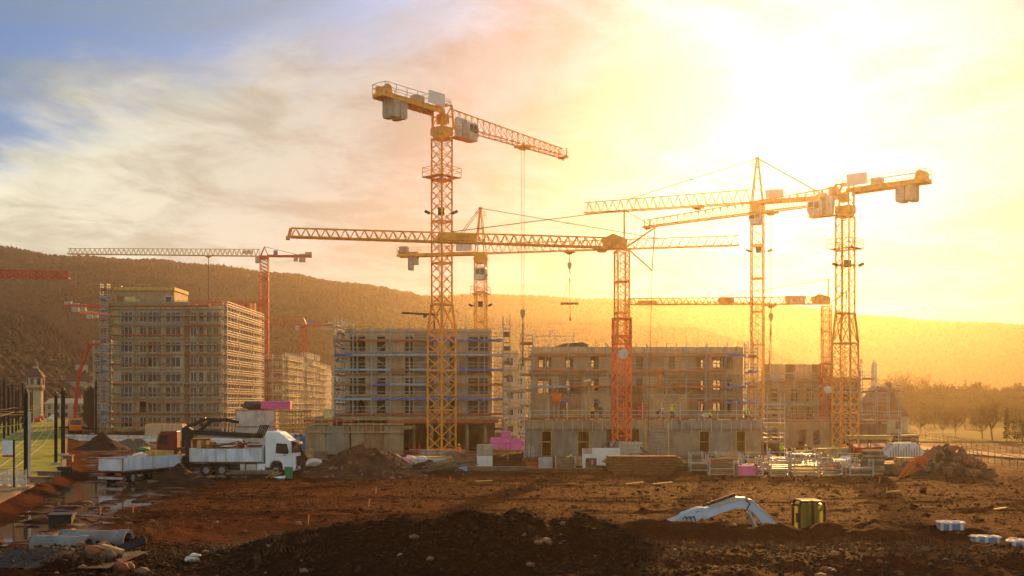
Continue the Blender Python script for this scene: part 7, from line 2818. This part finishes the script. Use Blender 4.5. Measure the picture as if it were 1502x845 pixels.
def tree(kind, label, X, Y, sc=1.0, rz=0.0, name='tree', group=None, z=None):
    if kind not in protos:
        mk, mc = {'bareA': (lambda: bare_tree(11, 1, .55, 4, .26), M_TWIG), 'bareB': (lambda: bare_tree(11, 7, .62, 4, .24), M_TWIG), 'conA': (lambda: conifer(12, 2, .2), M_NEED),
                  'conB': (lambda: conifer(12, 5, .28), M_NEED), 'cyp': (lambda: conifer(5, 8, .13), M_NEED), 'leafA': (lambda: leafy(10, 3), M_LEAF), 'leafB': (lambda: leafy(10, 6, .42), M_LEAF),
                  'young': (lambda: bare_tree(6, 11, .4, 4, .08, 0), M_LEAF), 'spread': (lambda: bare_tree(7.5, 21, .42, 4, .16), M_TWIG)}[kind]
        a, b = mk()
        protos[kind] = (a.mesh('trunk', M_BARK), b.mesh('crown', mc))
    t = thing(name, label, 'tree', (X, Y, hz(X, Y) if z is None else z), rz, group)
    put('trunk', protos[kind][0], t, scale=(sc,) * 3)
    put('crown', protos[kind][1], t, scale=(sc,) * 3)
    return t


tree('spread', 'bare spreading tree standing on the meadow edge', px(1456, 185), 185, 1.0)
tree('cyp', 'slim dark evergreen beside the bare spreading tree', px(1477, 180), 180, 1.15)
tree('bareB', 'small bare tree left of the bare spreading tree', px(1441, 190), 190, .5)
tree('young', 'small young tree with sparse olive leaves beside the far rail fence', px(1402, 195), 195, .85)
tree('young', 'young tree at the end of the meadow fence, left of the others', px(1383, 205), 205, .75, 2.0)
tree('young', 'staked sapling beside the country road bend', px(1350, 215), 215, .6, 1.0)
tree('leafB', 'dense olive shrub at the right edge of the meadow', px(1500, 175), 175, .4)
wood = [('bareA', 1318, 380, 2.0), ('bareB', 1342, 400, 1.9), ('leafB', 1300, 360, 1.3), ('bareA', 1362, 370, 1.55), ('leafA', 1330, 350, 1.2), ('conB', 1388, 420, 1.0), ('conA', 1401, 430, 1.1), ('leafB', 1375, 360, 1.25),
        ('conB', 1416, 420, 1.3), ('leafA', 1430, 400, 1.35), ('bareB', 1445, 430, 1.5), ('conA', 1462, 420, 1.0), ('leafB', 1455, 390, 1.2), ('conB', 1476, 430, 1.05), ('conA', 1489, 425, 1.2), ('leafA', 1500, 400, 1.3),
        ('leafB', 1405, 385, 1.25), ('bareB', 1290, 390, 1.5), ('leafB', 1352, 365, 1.1), ('leafA', 1480, 380, 1.15), ('conB', 1372, 440, 1.2), ('leafB', 1425, 372, 1.0), ('leafB', 1310, 345, 1.0), ('leafB', 1340, 348, 1.0),
        ('leafB', 1390, 352, .95), ('leafA', 1365, 350, 1.0), ('leafB', 1440, 365, 1.0), ('leafB', 1468, 362, 1.0), ('leafB', 1497, 360, 1.0)]
wood += [(kd, 1296 + 15 * k, 262 + 17 * (k % 4), .5 + .08 * (k % 3)) for k, kd in enumerate(('leafB', 'leafA', 'bareB', 'leafB', 'bareA', 'leafB', 'leafA', 'leafB', 'bareB', 'leafB', 'leafA', 'leafB', 'bareA', 'leafB'))]
nm = {'bareA': 'tall bare winter tree in the hazy wood behind the meadow', 'bareB': 'broad bare winter tree in the hazy wood behind the meadow', 'conA': 'slender dark conifer in the hazy wood behind the meadow',
      'conB': 'broad dark conifer in the hazy wood behind the meadow', 'leafA': 'narrow leafy tree in the hazy wood behind the meadow', 'leafB': 'bushy leafy tree in the hazy wood behind the meadow'}
for k, (kd, xp, D, sc) in enumerate(wood):
    tree(kd, nm[kd], px(xp, D), D, sc, k * 1.3, group='trees of the hazy wood')
rnd = random.Random(15)
for k in range(26):
    t_ = rnd.uniform(150, 420)
    s_ = rnd.choice((-14, -19, -24, 9, 13)) + rnd.uniform(-2, 2)
    if s_ > 0 and t_ < 290:
        s_ = -20
    x, y = tram_xy(s_, t_)
    kd = rnd.choice(('leafB', 'bareA', 'bareB', 'leafA'))
    tree(kd, {'leafB': 'bushy tree', 'bareA': 'tall bare tree', 'bareB': 'broad bare tree', 'leafA': 'narrow leafy tree'}[kd] + ' along the far street beyond the tram masts', x, y, rnd.uniform(.35, .7), k, group='street trees beyond the tram masts', z=0)
# lattice pole behind the house
D = 240
t = thing('lattice_pole', 'thin lattice power pole rising behind the gabled house', 'pole', (px(1282, D), D, 0))
put('mast_section', mast_mesh(.8, 15.0, 14, M_STEEL, .12, .06, True, False), t)
MB().bar((-.4, 0, 14.9), (2.0, 0, 14.9), .14).bar((-.4, 0, 12.6), (1.0, 0, 12.6), .1).build('cross_arm', M_STEEL, t)

# ------------------------------------------------------------------ more things lying about the site
def drum(label, xp, D, r=.6, m=M_TIM):
    X = px(xp, D)
    t = thing('cable_drum', label, 'cable drum', (X, D, hz(X, D)), R(25))
    for sy in (-.35, .35):
        MB().tube((0, sy - .04, r), (0, sy + .04, r), r, 20).build('flange', m, t)
    MB().tube((0, -.3, r), (0, .3, r), r * .55, 16).build('core', M_BLACK, t)


def pipes(label, xp, D, L, n, r, m, rz=0.0):
    X = px(xp, D)
    t = thing('pipe_bundle', label, 'pipes', (X, D, hz(X, D)), rz)
    k = 0
    row = int((math.sqrt(8 * n + 1) - 1) / 2)
    for lv in range(row):
        for j in range(row - lv):
            o = (j - (row - lv - 1) / 2) * 2.05 * r
            MB().ring((-L / 2, o, r + lv * 1.76 * r), (1, 0, 0), r * .8, r, L, 10).build('pipe', m, t)
            k += 1


def crate(label, xp, D, w_, h, m, d_=.8, name='crate', rz=0.0, slats=4):
    X = px(xp, D)
    t = thing(name, label, 'crate', (X, D, hz(X, D)), rz)
    for k in range(slats):
        z = .12 + (k + .5) * (h - .12) / slats
        for sy in (-d_ / 2, d_ / 2):
            MB().box((0, sy, z), (w_, .05, (h - .12) / slats * .8)).build('slat', m, t)
        for sx in (-w_ / 2, w_ / 2):
            MB().box((sx, 0, z), (.05, d_ - .06, (h - .12) / slats * .8)).build('slat', m, t)
    MB().bb(-w_ / 2, w_ / 2, -d_ / 2, d_ / 2, 0, .12).build('base', M_TIMD, t)


def props(label, xp, D, n, m, h=1.7):
    X = px(xp, D)
    rnd = random.Random(n + int(xp))
    t = thing('prop_rack', label, 'props', (X, D, hz(X, D)))
    for k in range(n):
        x = -.6 + 1.2 * k / max(1, n - 1)
        MB().tube((x, rnd.uniform(-.2, .2), 0), (x + rnd.uniform(-.12, .12), rnd.uniform(-.2, .2), h * rnd.uniform(.8, 1.1)), .04, 6).build('prop', m, t)
    MB().box((0, 0, .3), (1.5, .6, .08)).build('frame', M_STEEL, t)
    MB().box((0, -.28, h * .6), (1.5, .05, .06)).build('frame', M_STEEL, t)


fence('low red timber guard rail along the foot of the middle block', [(px(578, 127), 127), (px(704, 127), 127)], M_DKR, .95, 2.2, (.45, .85), -.05, .09)
fence('low red timber guard rail before the shutter stack', [(px(925, 124), 124), (px(1000, 124), 124)], M_DKR, .8, 2.0, (.35, .7), -.05, .09)
fence('thin grey rail fence between stillages and podium', [(px(1010, 117), 117), (px(1185, 118), 118)], M_STEEL, 1.3, 2.0, (.5, 1.2), -.05, .06)
drum('wooden cable drum beside the portable toilets', 455, 128)
drum('wooden cable drum before the timber rail of the middle block', 566, 119, .5, M_TIMD)
drum('small cable drum beside the right stair tower', 1165, 113, .45)
pipes('grey pipe bundle lying before the orange mast footing', 632, 111, 3.2, 10, .12, M_STEEL, .05)
pipes('blue pipe bundle lying left of the long beam stack', 668, 103.5, 2.2, 6, .11, M_DKL, -.1)
pipes('rusty pipe bundle lying behind the red crate', 790, 113, 3.5, 10, .11, M_RUST, .04)
pipes('pale pipe bundle lying before the yellow crane footing', 1250, 122, 3.0, 10, .12, M_TIM, -.06)
crate('timber crate beside the wooden cable drum', 470, 124, 1.4, 1.0, M_TIMD)
crate('yellow timber crate before the basement wall', 548, 122, 1.2, .9, M_TIMY)
crate('brown timber crate right of the orange mast footing', 664, 118, 1.5, 1.1, M_TIMD)
crate('red slatted crate under the stair tower landings', 1128, 122, 1.4, .8, M_REDP)
crate('pale timber crate behind the mesh bin', 846, 111, 1.3, 1.0, M_TIM)
crate('grey mesh crate beside the red slatted crate', 800, 106.5, 1.3, 1.2, M_STEEL, slats=6)
crate('low brown crate at the left foot of the rubble heap', 1306, 101, 1.3, .8, M_TIMD, rz=.3)
props('rack of red steel props at the foot of the middle block', 610, 128, 9, M_RED)
props('rack of grey steel props beside the podium corner', 776, 121, 8, M_STEEL, 1.9)
props('rack of rusty props behind the rear stillages', 1190, 116, 10, M_RUST, 1.8)
props('rack of blue props beside the tall plank stack', 1262, 106, 8, M_NAVY, 1.5)
for k, (xp, D, w_, h, lb) in enumerate(((513, 131, 2.4, .7, 'flat stack of plywood sheets before the basement wall'), (1068, 120, 2.6, .9, 'flat stack of plywood sheets before the podium doors'),
                                        (1330, 112, 2.2, .8, 'flat stack of plywood sheets beside the white ramp'))):
    plank_stack(lb, xp, D, w_, 1.3, h, (M_TIM, M_TIMY), 8, 1, 'plywood_stack', 'plywood', seed=80 + k)
